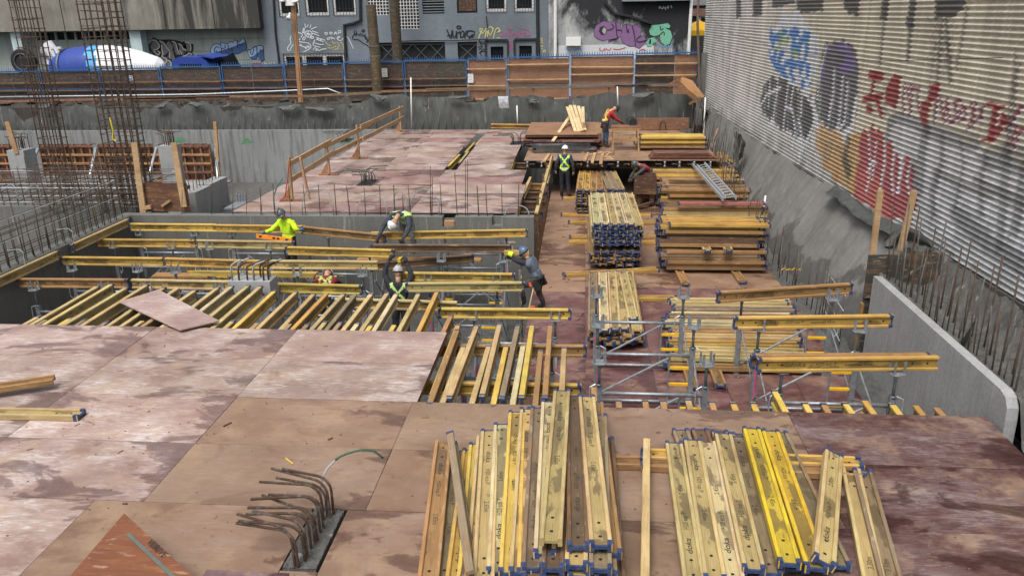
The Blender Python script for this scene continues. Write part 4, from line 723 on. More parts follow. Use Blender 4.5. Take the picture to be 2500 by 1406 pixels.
p = ony(318, 195, YFN-.05); SG = thing('notice_sign', 'small blue and white notice fixed to the brown fence', 'sign', None, (p.x, YFN-.05, p.z)); m = MB(); m.b2((p.x-.15,YFN-.06,p.z-.18),(p.x+.15,YFN-.05,p.z+.18)); part(SG, 'board', m, M['white'])
m = MB(); m.b2((p.x-.14,YFN-.064,p.z-.17),(p.x+.12,YFN-.0605,p.z+.16)); part(SG, 'print', m, M['any'], color=(.05,.07,.22))
for k, tx_ in enumerate(('super', 'save')): link('lettering', text_mesh(tx_, .1, 1, .004, 0, 'white'), SG, (-.02, -.018, .09-.12*k), (R(90),0,0))
for u, v, lab in ((939,178,'white paper notice on the fence beside the cut pole'),(1149,192,'white paper sheet hung on the narrow pale fence panel')):
    p = ony(u, v, YFN-.05); m = MB(); m.b2((p.x-.13,YFN-.06,p.z-.2),(p.x+.13,YFN-.05,p.z+.2)); s_ = solo('paper_notice', m, M['white'], lab, 'notice', base=(p.x,YFN-.055,p.z)); m = MB()
    for k in range(5): m.b2((p.x-.1,YFN-.0625,p.z+.14-.07*k),(p.x+.1-.04*(k % 2),YFN-.0605,p.z+.155-.07*k))
    part(s_, 'print', m, M['steel_d'])
# guard rail along the bank
YG = 29.4
GR = thing('guard_rail', 'weathered timber guard rail on posts along the top of the rear wall', 'railing', None, (0, YG, 1.0))
for u, vt in ((185,243),(395,238),(475,240),(555,236),(720,235),(1105,216),(1215,215),(1302,212),(1487,211),(1582,209)):
    p = ony(u, vt, YG); m = MB(); m.b2((p.x-.045,YG-.02,.9),(p.x+.045,YG+.03,p.z)); part(GR, 'post', m, M['lumber'], color=(.2,.13,.08))
for (u0, v0), (u1, v1) in (((-60,250),(240,243)),((240,244),(480,240)),((300,241),(560,238)),((480,237),(735,235)),((735,236),(930,226)),((930,224),(1240,216)),((1040,219),(1310,214)),((1310,214),(1590,209)),((1500,211),(1650,208))):
    m = MB(); m.bar(ony(u0,v0,YG-.06), ony(u1,v1,YG-.06), .05, .1, (0,0,1)); part(GR, 'rail', m, M['lumber'], color=(U(.17,.24),U(.11,.14),.075))
m = MB(); m.tube([ony(u, v, YG+1.2) for u, v in ((-50,238),(200,235),(480,231),(700,222),(800,217),(850,236))], .035, 6); solo('conduit_pipe', m, M['galv'], 'pale grey conduit pipe running along the fence foot', 'pipe', smooth=True)
# poles
a = ony(905, 13, 30.2); b = ony(924, 238, 30.2); m = MB(); m.tube([b-Vector((0,0,.3)), b.lerp(a,.5)+Vector((.01,0,0)), a], [.26,.245,.225], 14)
PP = solo('cut_pole', m, M['lumber'], 'thick cut timber pole standing by the fence with pale sawn top', 'pole', color=(.075,.062,.04), smooth=False, base=b); m = MB(); m.lathe([(0,.222),(.012,.222)], a+Vector((0,0,.001)), (0,0,1), 14); part(PP, 'sawn_top', m, M['lumber'], color=(.5,.36,.2))
for v in (112, 136): c = ony(915, v, 30.2); m = MB(); m.lathe([(0,.262),(.03,.262)], (b.lerp(a,(238-v)/225)), (0,0,1), 14); part(PP, 'wire_band', m, M['steel'])
a = ony(951, -60, 43); b = ony(975, 200, 43); m = MB(); m.tube([(b.x,43,-.4), (a.x+.15,43,9)], [.33,.29], 12); solo('utility_pole', m, M['lumber'], 'dark wooden utility pole before the grey building', 'pole', color=(.05,.042,.032), base=(b.x,43,-.4))
b = ony(733, 250, 29.9); a = ony(714, 6, 29.9); CP = thing('camera_pole', 'timber post carrying a white camera box and horn speaker', 'pole', None, b)
m = MB(); m.bar(b, a, .14, .12); m.bar(b+Vector((.11,.02,0)), a+Vector((.09,.02,-.1)), .06, .1); part(CP, 'post', m, M['lumber'], color=(.36,.2,.095))
m = MB(); p = ony(708, 6, 29.75); m.box(p, (.36,.2,.3)); part(CP, 'junction_box', m, M['white'])
for u, v in ((691,3),(722,5)): q = ony(u, v, 29.6); m = MB(); m.tube([q+Vector((-.12,-.1,-.02)), q+Vector((.1,.05,.03))], .055, 10); part(CP, 'camera', m, M['white'], True)
q = ony(708, 44, 29.65); m = MB(); m.lathe([(0,.13),(.03,.12),(.1,.06),(.2,.035),(.25,.05),(.3,.05)], q+Vector((-.03,-.15,-.05)), (.1,.45,.6), 16); part(CP, 'horn_speaker', m, M['white'], True)
m = MB(); m.tube([ony(u, v, 29.75) for u, v in ((713,60),(712,80),(718,100),(719,125))], .008, 5); part(CP, 'cable', m, M['black'])
# right corner: rough post and tipped panels
b = ony(1711, 235, 30.5); a = ony(1703, 60, 30.5); m = MB(); m.tube([b-Vector((0,0,.4)), a, a+Vector((-.05,0,1.8))], [.06,.055,.05], 8); solo('site_post', m, M['lumber'], 'thin weathered post at the corner beside the corrugated wall', 'post', color=(.15,.11,.08), base=b)
m = MB(); a = ony(1716, 130, 30.7); m.b2((a.x-.05,30.6,.9),(10.5,30.8,a.z)); solo('corner_hoarding', m, M['conc'], 'grey hoarding board closing the gap beside the corrugated wall', 'fence')
TP = thing('tipped_panel', 'brown formwork panel tipped over the rear right corner', 'panel', None, ony(1680, 200, 28.4))
P = [ony(u, v, 28.3) for u, v in ((1655,200),(1668,187),(1692,200),(1722,235),(1702,245),(1645,203))]; m = MB(); m.prism([ony(1658,199,28.2), ony(1665,188,28.6), ony(1690,197,28.6), ony(1720,236,28.3), ony(1706,243,28.0)], (.02,.04,-.05)); part(TP, 'face', m, M['lumber'], color=(.36,.19,.085))
for q0_, q1_ in (((1645,203),(1700,246)),((1650,199),(1706,243)),((1630,209),(1660,193)),((1632,212),(1662,195)),((1682,255),(1712,238))): m = MB(); m.bar(ony(*q0_,28.05), ony(*q1_,28.05), .05, .09); part(TP, 'stud', m, M['lumber'], color=(.24,.12,.06))
m = MB(); m.tube([onw(1715, 15)+Vector((-.3,0,0)), onw(1795,80)+Vector((-.25,0,0)), onw(1960,130)+Vector((-.25,0,0)), onw(2190,150)+Vector((-.3,0,0)), onw(2500,141)+Vector((-.3,0,0))], .006, 4); solo('overhead_wire', m, M['black'], 'thin black wire strung across the corrugated wall', 'cable')
# ================================================================= H-SECTION TIMBER BEAMS
YEL, STRAW, ORG, GREYB, DARKW, PALE, GOLD = (.55,.385,.085), (.47,.355,.165), (.33,.185,.075), (.245,.18,.115), (.13,.077,.045), (.55,.455,.27), (.47,.285,.07)
MIX = [STRAW]*5+[YEL]*3+[ORG]*3+[GREYB]*3+[PALE]*2+[GOLD]*3+[DARKW]
_bm = {}
def flange_mesh(L):
    k = ('f', L)
    if k not in _bm:
        m = MB(); c = .006; w, h = .04, .02
        sec = [(-w+c,-h),(w-c,-h),(w,-h+c),(w,h-c),(w-c,h),(-w+c,h),(-w,h-c),(-w,-h+c)]
        m.prism([(-L/2,a,b) for a, b in sec], (L,0,0)); _bm[k] = m.mesh('flange', M['timber'])
    return _bm[k]
def web_mesh(L):
    k = ('w', L)
    if k not in _bm:
        m = MB(); m.box((0,0,0), (L-.01,.028,.12))
        for s in (-1, 1):
            for x in (.14,.34):
                for sx in (-1, 1):
                    n = 8; m.add([(sx*(L/2-x)+.017*math.cos(2*math.pi*i/n), s*.0148, .017*math.sin(2*math.pi*i/n)) for i in range(n)], [tuple(range(n))[::(1 if s < 0 else -1)]], 1)
        _bm[k] = m.mesh('web', [M['web'], M['hole']])
    return _bm[k]
def cap_mesh():
    if 'c' not in _bm:
        m = MB()
        for z in (-.08,.08):
            s = 1 if z > 0 else -1
            m.prism([(-.06,-.042,z-.022*s),(.002,-.042,z-.022*s),(.002,-.042,z+.008*s),(-.018,-.042,z+.023*s),(-.06,-.042,z+.023*s)], (0,.084,0))
        m.box((-.009,0,0), (.022,.034,.116)); _bm['c'] = m.mesh('end_cap', M['cap'])
    return _bm['c']
def letter_mesh(L, eco, printed=None):
    k = ('t', L, eco, printed)
    if k not in _bm:
        m = MB(); x = -L*.28
        for body, size, sx, bold, sh, dx in (('doka', .08, 1.5, .0008, .25, 0), ('H20 %s P' % ('eco' if eco else 'top'), .072, .95, 0, 0, .40), ('%.2fm' % (printed or L), .074, 1.0, 0, 0, .94)):
            me = text_mesh(body, size, sx, bold, sh, 'ink'); vs = [v.co.copy() for v in me.vertices]; fs = [tuple(p.vertices) for p in me.polygons]
            m.add([(x+dx+v.x, -.0156, v.y) for v in vs], fs); m.add([(-x-dx-v.x, .0156, v.y) for v in vs], [f[::-1] for f in fs])
        for i in range(7): m.add([(x+.66+.03*i, -.0156, -.02), (x+.68+.03*i, -.0156, -.02), (x+.68+.03*i, -.0156, .0), (x+.66+.03*i, -.0156, .0)], [(0,1,2,3)])
        _bm[k] = m.mesh('lettering', M['ink'])
    return _bm[k]
def far_mesh(L):
    k = ('far', L)
    if k not in _bm:
        m = MB(); m.box((0,0,-.08), (L,.08,.04)); m.box((0,0,.08), (L,.08,.04)); m.box((0,0,0), (L-.01,.028,.12), None, 1); _bm[k] = m.mesh('timber_beam', [M['timber'], M['web']])
    return _bm[k]
NBEAM = 0
def vary(c, a=.12): v = U(1-a, 1+a); return (min(1,c[0]*v*U(.96,1.04)), min(1,c[1]*v*U(.96,1.04)), c[2]*v)
def beam(label, c, yaw=0, L=2.45, roll=0, pitch=0, col=None, group=None, detail=2, txt=True, caps=(1,1), eco=False, name='timber_beam', printed=None):
    """c = centre; local X = length, local Z = web height"""
    global NBEAM; NBEAM += 1
    col = vary(col or random.choice(MIX)); rot = (Matrix.Rotation(yaw,3,'Z') @ Matrix.Rotation(-pitch,3,'Y') @ Matrix.Rotation(roll,3,'X')).to_euler()
    if detail:
        o = thing(name, label, 'beam', group, c, rot)
        for z in (-.08,.08): link('flange', flange_mesh(L), o, (0,0,z), None, None, vary(col,.1))
        link('web', web_mesh(L), o, None, None, None, vary((col[0]*.85+.02, col[1]*.88+.02, col[2]*.8+.02),.08))
        if txt: link('lettering', letter_mesh(L, eco, printed), o)['kind'] = 'stuff'
    else:
        o = link(name, far_mesh(L), None, c, rot, None, col+(1,)); tag(o, label, 'beam', group)
    wr = random.random()
    if caps[1] and wr > .14: link('end_cap', cap_mesh(), o, (L/2,0,0))
    if caps[0] and not .1 < wr < .24: link('end_cap', cap_mesh(), o, (-L/2,0,0), (0,0,math.pi))
    return o
def beam_px(label, a, b, z, L=None, **k):
    """beam seen from a to b, its top flange at height z"""
    p, q = at(*a, z), at(*b, z); d = q-p; LL = L or min((1.8,2.45,2.65,2.9,3.3,3.6,3.9,4.5), key=lambda l: abs(l-d.length))
    c = (p+q)/2; return beam(label, (c.x, c.y, z-.1), math.atan2(d.y, d.x), LL, **k)
# ---- primary beams of the pit grid (running left to right)
G1 = 'primary beams over the pit'
rows = [
 ('far', [((318,545),(530,547),2.45,YEL),((533,548),(745,551),2.45,GOLD),((748,553),(928,571),2.45,ORG),((930,566),(1258,560),3.9,GOLD)]),
 ('second', [((240,583),(471,585),2.65,GOLD),((474,585),(708,589),2.65,STRAW),((706,602),(952,609),2.65,YEL),((910,596),(1245,597),3.3,DARKW)]),
 ('third', [((145,626),(399,629),2.45,GOLD),((402,629),(656,636),2.45,GOLD),((659,635),(920,637),2.45,STRAW)]),
 ('near', [((35,679),(315,681),2.45,ORG),((318,681),(600,686),2.45,STRAW),((600,689),(884,696),2.45,YEL)])]
for nm, bs in rows:
    for i, (a, b, L, c) in enumerate(bs):
        beam_px('%s beam from the left in the %s row of the pit grid' % (ORD[i], nm), a, b, (-.12 if nm == 'far' else -.22)+(.1 if a == (910,596) else 0), L, col=c, group=G1, eco=(i == 1))
for lab, a, b, L, c, z in (('bright yellow beam with small blue ends over the pit beside the camouflaged helmet', (985,664),(1245,667),2.45,YEL,-.2),('pale weathered beam in front of the bright yellow one over the pit', (1000,690),(1270,688),2.45,STRAW,-.3),('brown beam tilted below the second row near the bending worker', (925,640),(1135,622),2.45,DARKW,-.5),
     ('yellow lettered beam at the right end of the joists beside the shaft', (1070,751),(1395,754),2.45,YEL,-.22),('orange beam under the short joists, the middle one of the three', (1100,841),(1400,842),2.45,ORG,-.235),('orange beam under the short joists, nearest the deck edge', (1035,931),(1398,937),2.45,GOLD,-.235),
     ('yellow cross beam under the slanting joists left of the shaft', (845,728),(1080,735),2.45,STRAW,-.23)):
    beam_px(lab, a, b, z, L, col=c, group=G1, txt=(c is YEL))
for i, (x0, y0, y1, c) in enumerate(((-7.16,9.85,12.2,STRAW),(-7.16,6.6,9.35,STRAW))):
    beam('%s beam lying along the left concrete wall' % ('far','near')[i] if 0 else ('straw beam fixed along the left wall, the %s of two' % ('farther','nearer')[i]), (x0+.02,(y0+y1)/2,-.12), R(90), 2.65 if i else 2.45, col=c, group='ledger beams on the left wall', txt=False)
beam('yellow beam lying along the left deck edge at the picture edge', (-6.6,4.6,-.12), R(90), 2.45, col=STRAW, txt=False)
# ---- joists (running away from the camera) over the left bay
G2 = 'joists past the near deck'
fe = [(720,705),(825,690),(920,715),(1070,695),(1205,715),(1290,720),(1410,735),(1590,715),(1690,705),(1805,700),(1900,705),(2000,740),(2150,745),(2285,760),(2370,755),(2490,760)]
fe = [(x*.336, 460+y*.336) for x, y in fe]+[(830+x*.336, 460+y*.336) for x, y in ((110,765),(225,760),(345,755),(420,760),(580,760),(715,745))]
for i, (u, v) in enumerate(fe):
    p = at(u, v, -.022); L = 2.65; beam('%s long joist from the left running out past the pink deck' % ORD[i], (p.x, p.y-L/2, -.122), R(90)+U(-.02,.02), L, col=random.choice([STRAW]*4+[YEL,GREYB,GOLD,PALE]), group=G2, txt=False)
    q = Vector((p.x-.13+U(-.03,.05), 5.22+U(-.1,.12), 0)); 
    if i % 8 != 5: beam('%s short joist end from the left at the pink deck edge' % ORD[i], (q.x, q.y-1.225, -.122), R(90)+U(-.01,.01), 2.45, col=random.choice([STRAW,YEL,PALE,STRAW,GREYB]), group='joist ends at the pink deck edge', txt=False)
# ---- joists over the right bay
fr_ = [(800,915),(865,985),(985,990),(1165,980),(1290,990),(1400,985),(1535,985)]
for i, (x, y) in enumerate(fr_):
    p = at(830+x*.336, 460+y*.336, -.022); L = 2.65 if i else 3.3; beam('%s long joist from the left in the bay beside the foreground stack' % ORD[i], (p.x, p.y-L/2, -.122), R(90)+U(-.02,.02), L, col=[ORG,GOLD,STRAW,STRAW,GREYB,YEL,ORG][i], group='joists beside the foreground stack', txt=False)
for i, (x, y) in enumerate([(895,1140),(1080,1135),(1210,1140),(1330,1145),(1465,1170),(1630,1150)]):
    p = at(830+x*.336, 460+y*.336, -.022); beam('%s short joist from the left in the bay beside the foreground stack' % ORD[i], (p.x, p.y-1.225, -.122), R(90)+U(-.015,.015), 2.45, col=[STRAW,STRAW,YEL,PALE,ORG,STRAW][i], group='joists beside the foreground stack', txt=False)
p = at(1060,800,-.022); beam('brown beam on edge along the end of the pink deck', (2.66,3.7,-.10), R(90.5), 2.65, col=ORG, txt=False)
for i, (x, y) in enumerate([(60,125),(220,140),(385,150),(520,150),(690,60),(890,150),(1030,155),(1200,150),(1330,140),(1520,155),(1690,175),(1860,190)]):
    p = at(1660+x*.3386, 930+y*.3386, -.022); beam('%s joist end from the left behind the right foreground stack' % ORD[i], (p.x, p.y-1.225+(0), -.122), R(90)+U(-.02,.02), 2.45, col=random.choice([STRAW,GOLD,YEL,ORG]), group='joist ends behind the right foreground stack', txt=False)
for i, u in enumerate((1450,1510,1575,1618)): p = at(u, 975 if u != 1450 else 945, -.022); beam('%s joist end from the left below the scaffold tower' % ORD[i], (p.x, p.y-1.225, -.122), R(90), 2.45, col=random.choice([STRAW,ORG]), group='joist ends below the scaffold tower', txt=False)
# ---- loose primary beams on the right towers
for lab, a, b, z, L, c in (('brown lettered beam tilted on the farthest pair of right scaffold heads', (1747,712),(2085,690),.40,2.45,ORG),('dark lettered beam on the middle pair of right scaffold heads', (1797,773),(2175,768),.40,2.45,GOLD),('bright lettered beam on the nearest pair of right scaffold heads', (1852,874),(2288,869),.40,2.45,GOLD),('orange beam just behind the bright one on the nearest right heads', (1838,865),(2268,862),.40,2.45,ORG)):
    beam_px(lab, a, b, z, L, col=c, group='primary beams on the right scaffold towers')
# ---- stacks: beams lying flat, nested in layers
FILL = []
def stack(what, x, y, z, yaw, L, nx, nz, group, detail_top=1, jit=.03, jl=.06, shade=None, pitch=.2, full=True, cols=None, txt=False, skew=0.0, lean=0, ends=(1,1), keep=(0,)):
    n = 0; F = Matrix.Rotation(yaw,3,'Z')
    for k in range(nz):
        top = k == nz-1
        for i in range(nx):
            edge = i in (0, nx-1)
            off = (i-(nx-1)/2)*pitch + (.07 if k % 2 else 0)
            c = Vector((x,y,z+.042+k*.083)) + F @ Vector((U(-jl,jl)+skew*i, off+U(-jit,jit)*.5, 0)); c.z += U(-.004,.004)
            lay = 'top layer' if top else 'bottom layer' if k == 0 else '%s layer up' % ORD[k]
            col = random.choice(cols or MIX)
            if shade: col = shade(k, i, col)
            if not (full or top or i in keep):
                FILL.append((c, yaw, L, col)); continue
            beam('%s beam, %s of the %s' % (ORD[i], lay, what), c, yaw+U(-.006,.006)+lean*i, L, R(90), 0, col, group, detail_top if top else (1 if edge and detail_top > 1 else 0), txt and top, ends)
            n += 1
    return n
def spacer(label, c, yaw, L=1.2, col=ORG): beam(label, c, yaw, L, R(90), 0, col, None, 1, False)
# S1: tall stack in the middle of the lower slab, ends facing us
s1 = at(1503,663,ZF); stack('tall middle stack, lower bundle', s1.x, s1.y+1.9, ZF+.1, R(90.5), 3.6, 6, 5, 'beams in the tall middle stack', 1, .05, .10, cols=[STRAW,GREYB,STRAW,DARKW], full=False)
stack('tall middle stack, upper bundle', s1.x+.02, s1.y+1.92, ZF+.62, R(91), 3.6, 6, 7, 'beams in the tall middle stack', 1, .04, .05, lambda k, i, c: (PALE if i % 3 else STRAW) if k == 6 else c, cols=[STRAW,PALE,STRAW,GREYB], txt=True)
# S2: stack behind it on the left
s2 = at(1440,528,ZF); stack('stack left behind the tall middle stack', s2.x+.02, s2.y+1.7, ZF+.1, R(89), 3.3, 4, 9, 'beams in the stack behind the middle one', 1, .05, .08, cols=[STRAW,GOLD,ORG,STRAW], full=False, keep=())
stack('back stack right of the standing man', s2.x+.72, s2.y+1.75, ZF+.1, R(93), 3.3, 3, 9, 'beams in the stack behind the middle one', 1, .05, .1, cols=[STRAW,GREYB,STRAW], full=False, keep=())
# S3: low stack by the left scaffold tower
s3 = at(1512,862,ZF); stack('low stack behind the left scaffold', s3.x, s3.y+1.95, ZF+.1, R(89.5), 3.6, 5, 4, 'beams in the low stack by the scaffold tower', 1, .05, .12, cols=[STRAW,PALE,GREYB,STRAW,GREYB], txt=True, full=False, keep=())
beam('odd straw beam tilted on top of the low stack', (s3.x+.25, s3.y+2.0, ZF+.48), R(91.5), 2.9, R(80), .01, STRAW, None, 1)
# cross beams under stacks
for i, (u0, v0, u1, v1) in enumerate(((1365,480,1610,478),(1362,520,1600,522),(1385,538,1655,541),(1388,574,1640,574),(1395,586,1600,588),(1372,666,1612,652),(1560,722,1612,722))):
    p = at(u0,v0,ZF+.1); q = at(u1,v1,ZF+.1); L = min((1.25,2.45,2.9,3.3), key=lambda l: abs(l-(q-p).length)); beam('%s bearer from the back under the middle stacks' % ORD[i], ((p.x+q.x)/2,(p.y+q.y)/2,ZF+.042), math.atan2(q.y-p.y,q.x-p.x), L, R(90), 0, random.choice([GOLD,ORG]), 'bearer beams under the middle stacks', 1, False)
# S4: stacks along the right wall, sides facing us
def shd(k, i, c): return random.choice([GOLD,ORG,GOLD,YEL]) if k > 4 else random.choice([DARKW,ORG,GREYB])
a = at(1740,672,ZF); stack('near wall stack, lower bundle', a.x, a.y+.45, ZF+.1, R(.5), 2.45, 4, 6, 'beams stacked along the sprayed wall', 1, .15, .13, lambda k, i, c: random.choice([DARKW,(.29,.17,.075),(.23,.14,.07),GREYB,ORG]), full=False)
stack('near wall stack, upper bundle', a.x-.0, a.y+.62, ZF+.66, R(-1), 2.45, 4, 7, 'beams stacked along the sprayed wall', 1, .15, .16, lambda k, i, c: random.choice([DARKW,(.3,.175,.075),GREYB,(.36,.215,.08),GOLD]) if k < 6 else GOLD, full=False)
for i, (u, v) in enumerate(((1726,612),(1778,612))): p = at(u, v, ZF+.62); beam('%s short spacer between the bundles of the near wall stack' % ORD[i], (p.x, p.y+.5, ZF+.635), R(90), 1.25, R(90), 0, STRAW, None, 1, False)
for i, (u, v) in enumerate(((1672,690),(1812,685))): p = at(u, v, ZF+.1); beam('%s bearer under the near wall stack' % ('left','right')[i], (p.x, p.y+.6, ZF+.042), R(92), 1.25, R(90), 0, ORG, None, 1, False)
b = at(1700,560,ZF); stack('middle wall stack', b.x+.45, b.y-.2, ZF+.1, R(0), 2.9, 4, 8, 'beams stacked along the sprayed wall', 1, .15, .18, lambda k, i, c: random.choice([GOLD,(.24,.14,.06),STRAW,(.3,.17,.065),DARKW]), full=False)
c_ = at(1690,500,ZF); stack('stepped stack under the ladder', c_.x+.42, c_.y+.3, ZF+.1, R(-1), 2.9, 11, 7, 'beams stacked along the sprayed wall', 1, .1, .22, lambda k, i, c: random.choice([GOLD,ORG,YEL,DARKW,ORG]), full=False)
stack('back stack under the ladder', c_.x+.12, c_.y+2.05, ZF+.1, R(-2), 2.9, 11, 10, 'beams stacked along the sprayed wall', 1, .1, .22, lambda k, i, c: random.choice([GOLD,ORG,YEL,STRAW,ORG]), full=False)
p = at(1735,510,ZF+.9); beam('beam with red sprayed side on the stepped stack', (b.x+.55, b.y-.62, ZF+.93), R(1), 2.45, R(90), 0, (.36,.12,.11), None, 1, False)
for i in range(14):
    y = c_.y+.2+.32*i; beam('%s loose beam from the front on the stepped stack' % ORD[i], (c_.x+.35+U(-.35,.4), y, ZF+.1+.083*(7 if y < c_.y+2.0 else 10)+.045), R(U(-3.5,3.5)), random.choice((2.45,2.9)), R(90), 0, random.choice([GOLD,ORG,YEL,DARKW,STRAW]), 'loose beams on the stepped stack', 0, False)
# S5: stack on the upper deck at the back right
d_ = at(1640,372,0); stack('yellow stack on the upper deck', d_.x+.05, d_.y+.6, .12, R(-1), 2.45, 4, 5, 'beams stacked on the upper deck', 1, .03, .04, lambda k, i, c: YEL if k == 4 else random.choice([GOLD,YEL,ORG]), full=False)
for i in range(7): beam('%s loose beam from the front laid behind the yellow stack' % ORD[i], (d_.x+U(-.2,.2), d_.y+1.5+.24*i, .06+.02*(i % 2)), R(U(-5,5)), 2.45, R(90), 0, random.choice([GOLD,STRAW,ORG]), 'loose beams on the upper deck', 0, False)
# S6: pile behind the right scaffold tower
e_ = at(1800,910,ZF); 
for i in range(13):
    beam('%s beam from the front in the wide pile behind the scaffold' % ORD[i], (e_.x+U(-.12,.12)+.02*i, e_.y+.15+.21*i, ZF+.14+.083*min(3,1+i//2)+(.05 if i % 2 else 0)), R(U(-1,1)), 2.45, R(90), 0, random.choice([STRAW,PALE,STRAW,GREYB] if i > 4 else [ORG,STRAW,GOLD]), 'beams in the wide pile behind the right scaffold', 1, False)
    if i < 9: FILL.append((Vector((e_.x+U(-.12,.12), e_.y+.05+.21*i, ZF+.14+.083*(min(3,1+i//2)-1))), 0, 2.45, ORG))
for i in range(3): FILL.append((Vector((e_.x+.05*i, e_.y+.02+.21*i, ZF+.1)), 0, 2.45, DARKW))
for i, (u, v) in enumerate(((1690,935),(1755,930))): q = at(u, v, ZF+.05); beam('%s bearer under the wide pile' % ('left','right')[i], (q.x, q.y+1.0, ZF+.05), R(90), 2.45, R(90), 0, ORG, None, 1, False)
# S7: foreground stack. far end -> near end in the survey picture, height of the upper face
GF = 'beams in the left foreground stack'
fg = [ # far(u,v)        near(u,v)      z     L   colour roll
 ((1083,1073),(1045,1410),.105,2.65,ORG,90),((1150,1092),(1110,1440),.12,2.45,GOLD,90),((1166,1078),(1140,1440),.14,2.45,YEL,90),((1195,1045),(1180,1400),.28,2.65,STRAW,90),((1226,1030),(1215,1395),.29,2.65,PALE,90),((1262,1000),(1245,1390),.32,2.65,YEL,90),((1290,993),(1270,1390),.34,2.65,STRAW,90),
 ((1316,990),(1300,1380),.38,2.65,GREYB,90),((1342,975),(1330,1345),.42,2.65,PALE,90),((1372,948),(1345,1310),.58,2.65,STRAW,90),((1402,960),(1412,1330),.50,2.65,DARKW,90),((1432,962),(1468,1330),.52,2.65,STRAW,90),((1118,1095),(1078,1440),.06,2.45,GREYB,90),((1184,1062),(1160,1420),.2,2.45,STRAW,90),((1452,975),(1492,1350),.40,2.65,ORG,90),((1306,992),(1290,1390),.28,2.65,STRAW,90)]
for i, (a, b2_, z, L, c, rl) in enumerate(fg):
    p = at(*a, z); q = at(*b2_, z); d = q-p; yaw = math.atan2(d.y, d.x); pr = L; L = max(L, min(3.3, round(d.length*20)/20)); ctr = p+d.normalized()*L/2
    beam('%s beam from the left on top of the left foreground stack' % ORD[i], (ctr.x, ctr.y, z-.04), yaw+math.pi*(i % 3 != 1), L, R(90), 0, c, GF, 2, True, (1,1), i % 4 == 3, printed=pr)
p = at(1105,1068,.36); q = at(1150,1392,.24); d = q-p; beam('weathered beam on edge leaning across the left foreground stack', ((p.x+q.x)/2,(p.y+q.y)/2,.27), math.atan2(d.y,d.x), 2.45, R(15), 0, GREYB, GF, 2, True)
for k, (z, x0, n) in enumerate(((.04,3.62,7),(.125,3.66,7),(.21,3.78,6),(.295,4.2,4),(.38,4.45,3))):
    for i in range(n): beam('%s beam from left, %s of left foreground stack' % (ORD[i], ['bottom layer','second layer','third layer','fourth layer','fifth layer'][k]), (x0+.21*i+(.06 if k % 2 else 0), .06+U(-.08,.10), z+.002), R(90)+U(-.015,.015), 2.75, R(90), 0, random.choice([ORG,DARKW,GREYB,STRAW]), GF, 2 if k > 2 else 1, k > 2, printed=2.65)
p = at(1478,1160,.05); beam('short brown beam end lying across behind the single upright beam', (5.0, 1.02, .042), R(1), 1.8, R(0)+R(90), 0, ORG, None, 2, False)
beam('yellow beam crossing under the right foreground stack', (6.6, 1.15, .06), R(-1), 2.45, R(90), 0, GOLD, None, 2, False)
beam('lower brown beam crossing under the right foreground stack', (6.58, .98, .045), R(-1), 2.45, R(90), 0, ORG, None, 1, False)
p = at(1579,1081,.2); q = at(1575,1395,.2); beam('single beam on edge between the two foreground stacks', ((p.x+q.x)/2,(p.y+q.y)/2,.1), math.atan2(q.y-p.y,q.x-p.x), 2.45, 0, 0, STRAW, None, 2)
GR2 = 'beams in the right foreground stack'
fg2 = [((1645,1075),(1700,1440),.14,2.45,STRAW),((1690,1068),(1752,1440),.15,2.45,STRAW),((1727,1075),(1800,1450),.13,2.45,PALE),((1765,1052),(1855,1440),.19,2.45,STRAW),((1800,1060),(1895,1440),.14,2.45,GREYB),((1834,1040),(1945,1425),.25,2.45,(.62,.44,.03)),((1880,1046),(2010,1425),.25,2.45,(.62,.42,.03))]
for i, (a, b2_, z, L, c) in enumerate(fg2):
    p = at(*a, z); q = at(*b2_, z); d = q-p; ctr = p+d.normalized()*L/2; beam('%s beam from the left in the right foreground stack' % ORD[i], (ctr.x,ctr.y,z-.04), math.atan2(d.y,d.x)+math.pi*(i not in (0,2,3)), L, R(90), 0, c, GR2, 2, True, (1,1), i in (2,4))
for i in range(6): beam('%s lower beam from the left in the right foreground stack' % ORD[i], (5.95+.22*i, .55+U(-.06,.06), .066 if i > 3 else .05), R(90+3-i*.6), 2.45, R(90), 0, random.choice([ORG,DARKW,GREYB]), GR2, 1, False)
for lab, a, b2_, z, L, c, e in (('short beam leaning upright-edge first right of the yellow beams', (2035,1098),(2012,1360),.30,2.0,STRAW,0),('straw lettered beam at the right of the right foreground stack', (2078,1140),(2140,1440),.085,3.3,STRAW,1),('wet grey beam outermost at right of the right foreground stack', (2105,1142),(2185,1440),.10,3.3,GREYB,1)):
    p = at(*a, z); q = at(*b2_, z); d = q-p; ctr = p+d.normalized()*L/2; beam(lab, (ctr.x,ctr.y,z-.04), math.atan2(d.y,d.x), L, R(90) if 'short' not in lab else R(70), 0, c, GR2, 2, True, (1,1), bool(e))
p = at(185,990,.2); q = at(-260,985,.2); beam('yellow beam lying at the left picture edge on the pink deck', (p.x-1.2, p.y+.02, .045), R(1), 2.45, R(90), 0, STRAW, None, 2, False); beam('beam resting on the one at the left picture edge', (p.x-2.0, p.y+.35, .13), R(25), 2.45, R(90), 0, ORG, None, 1, False)
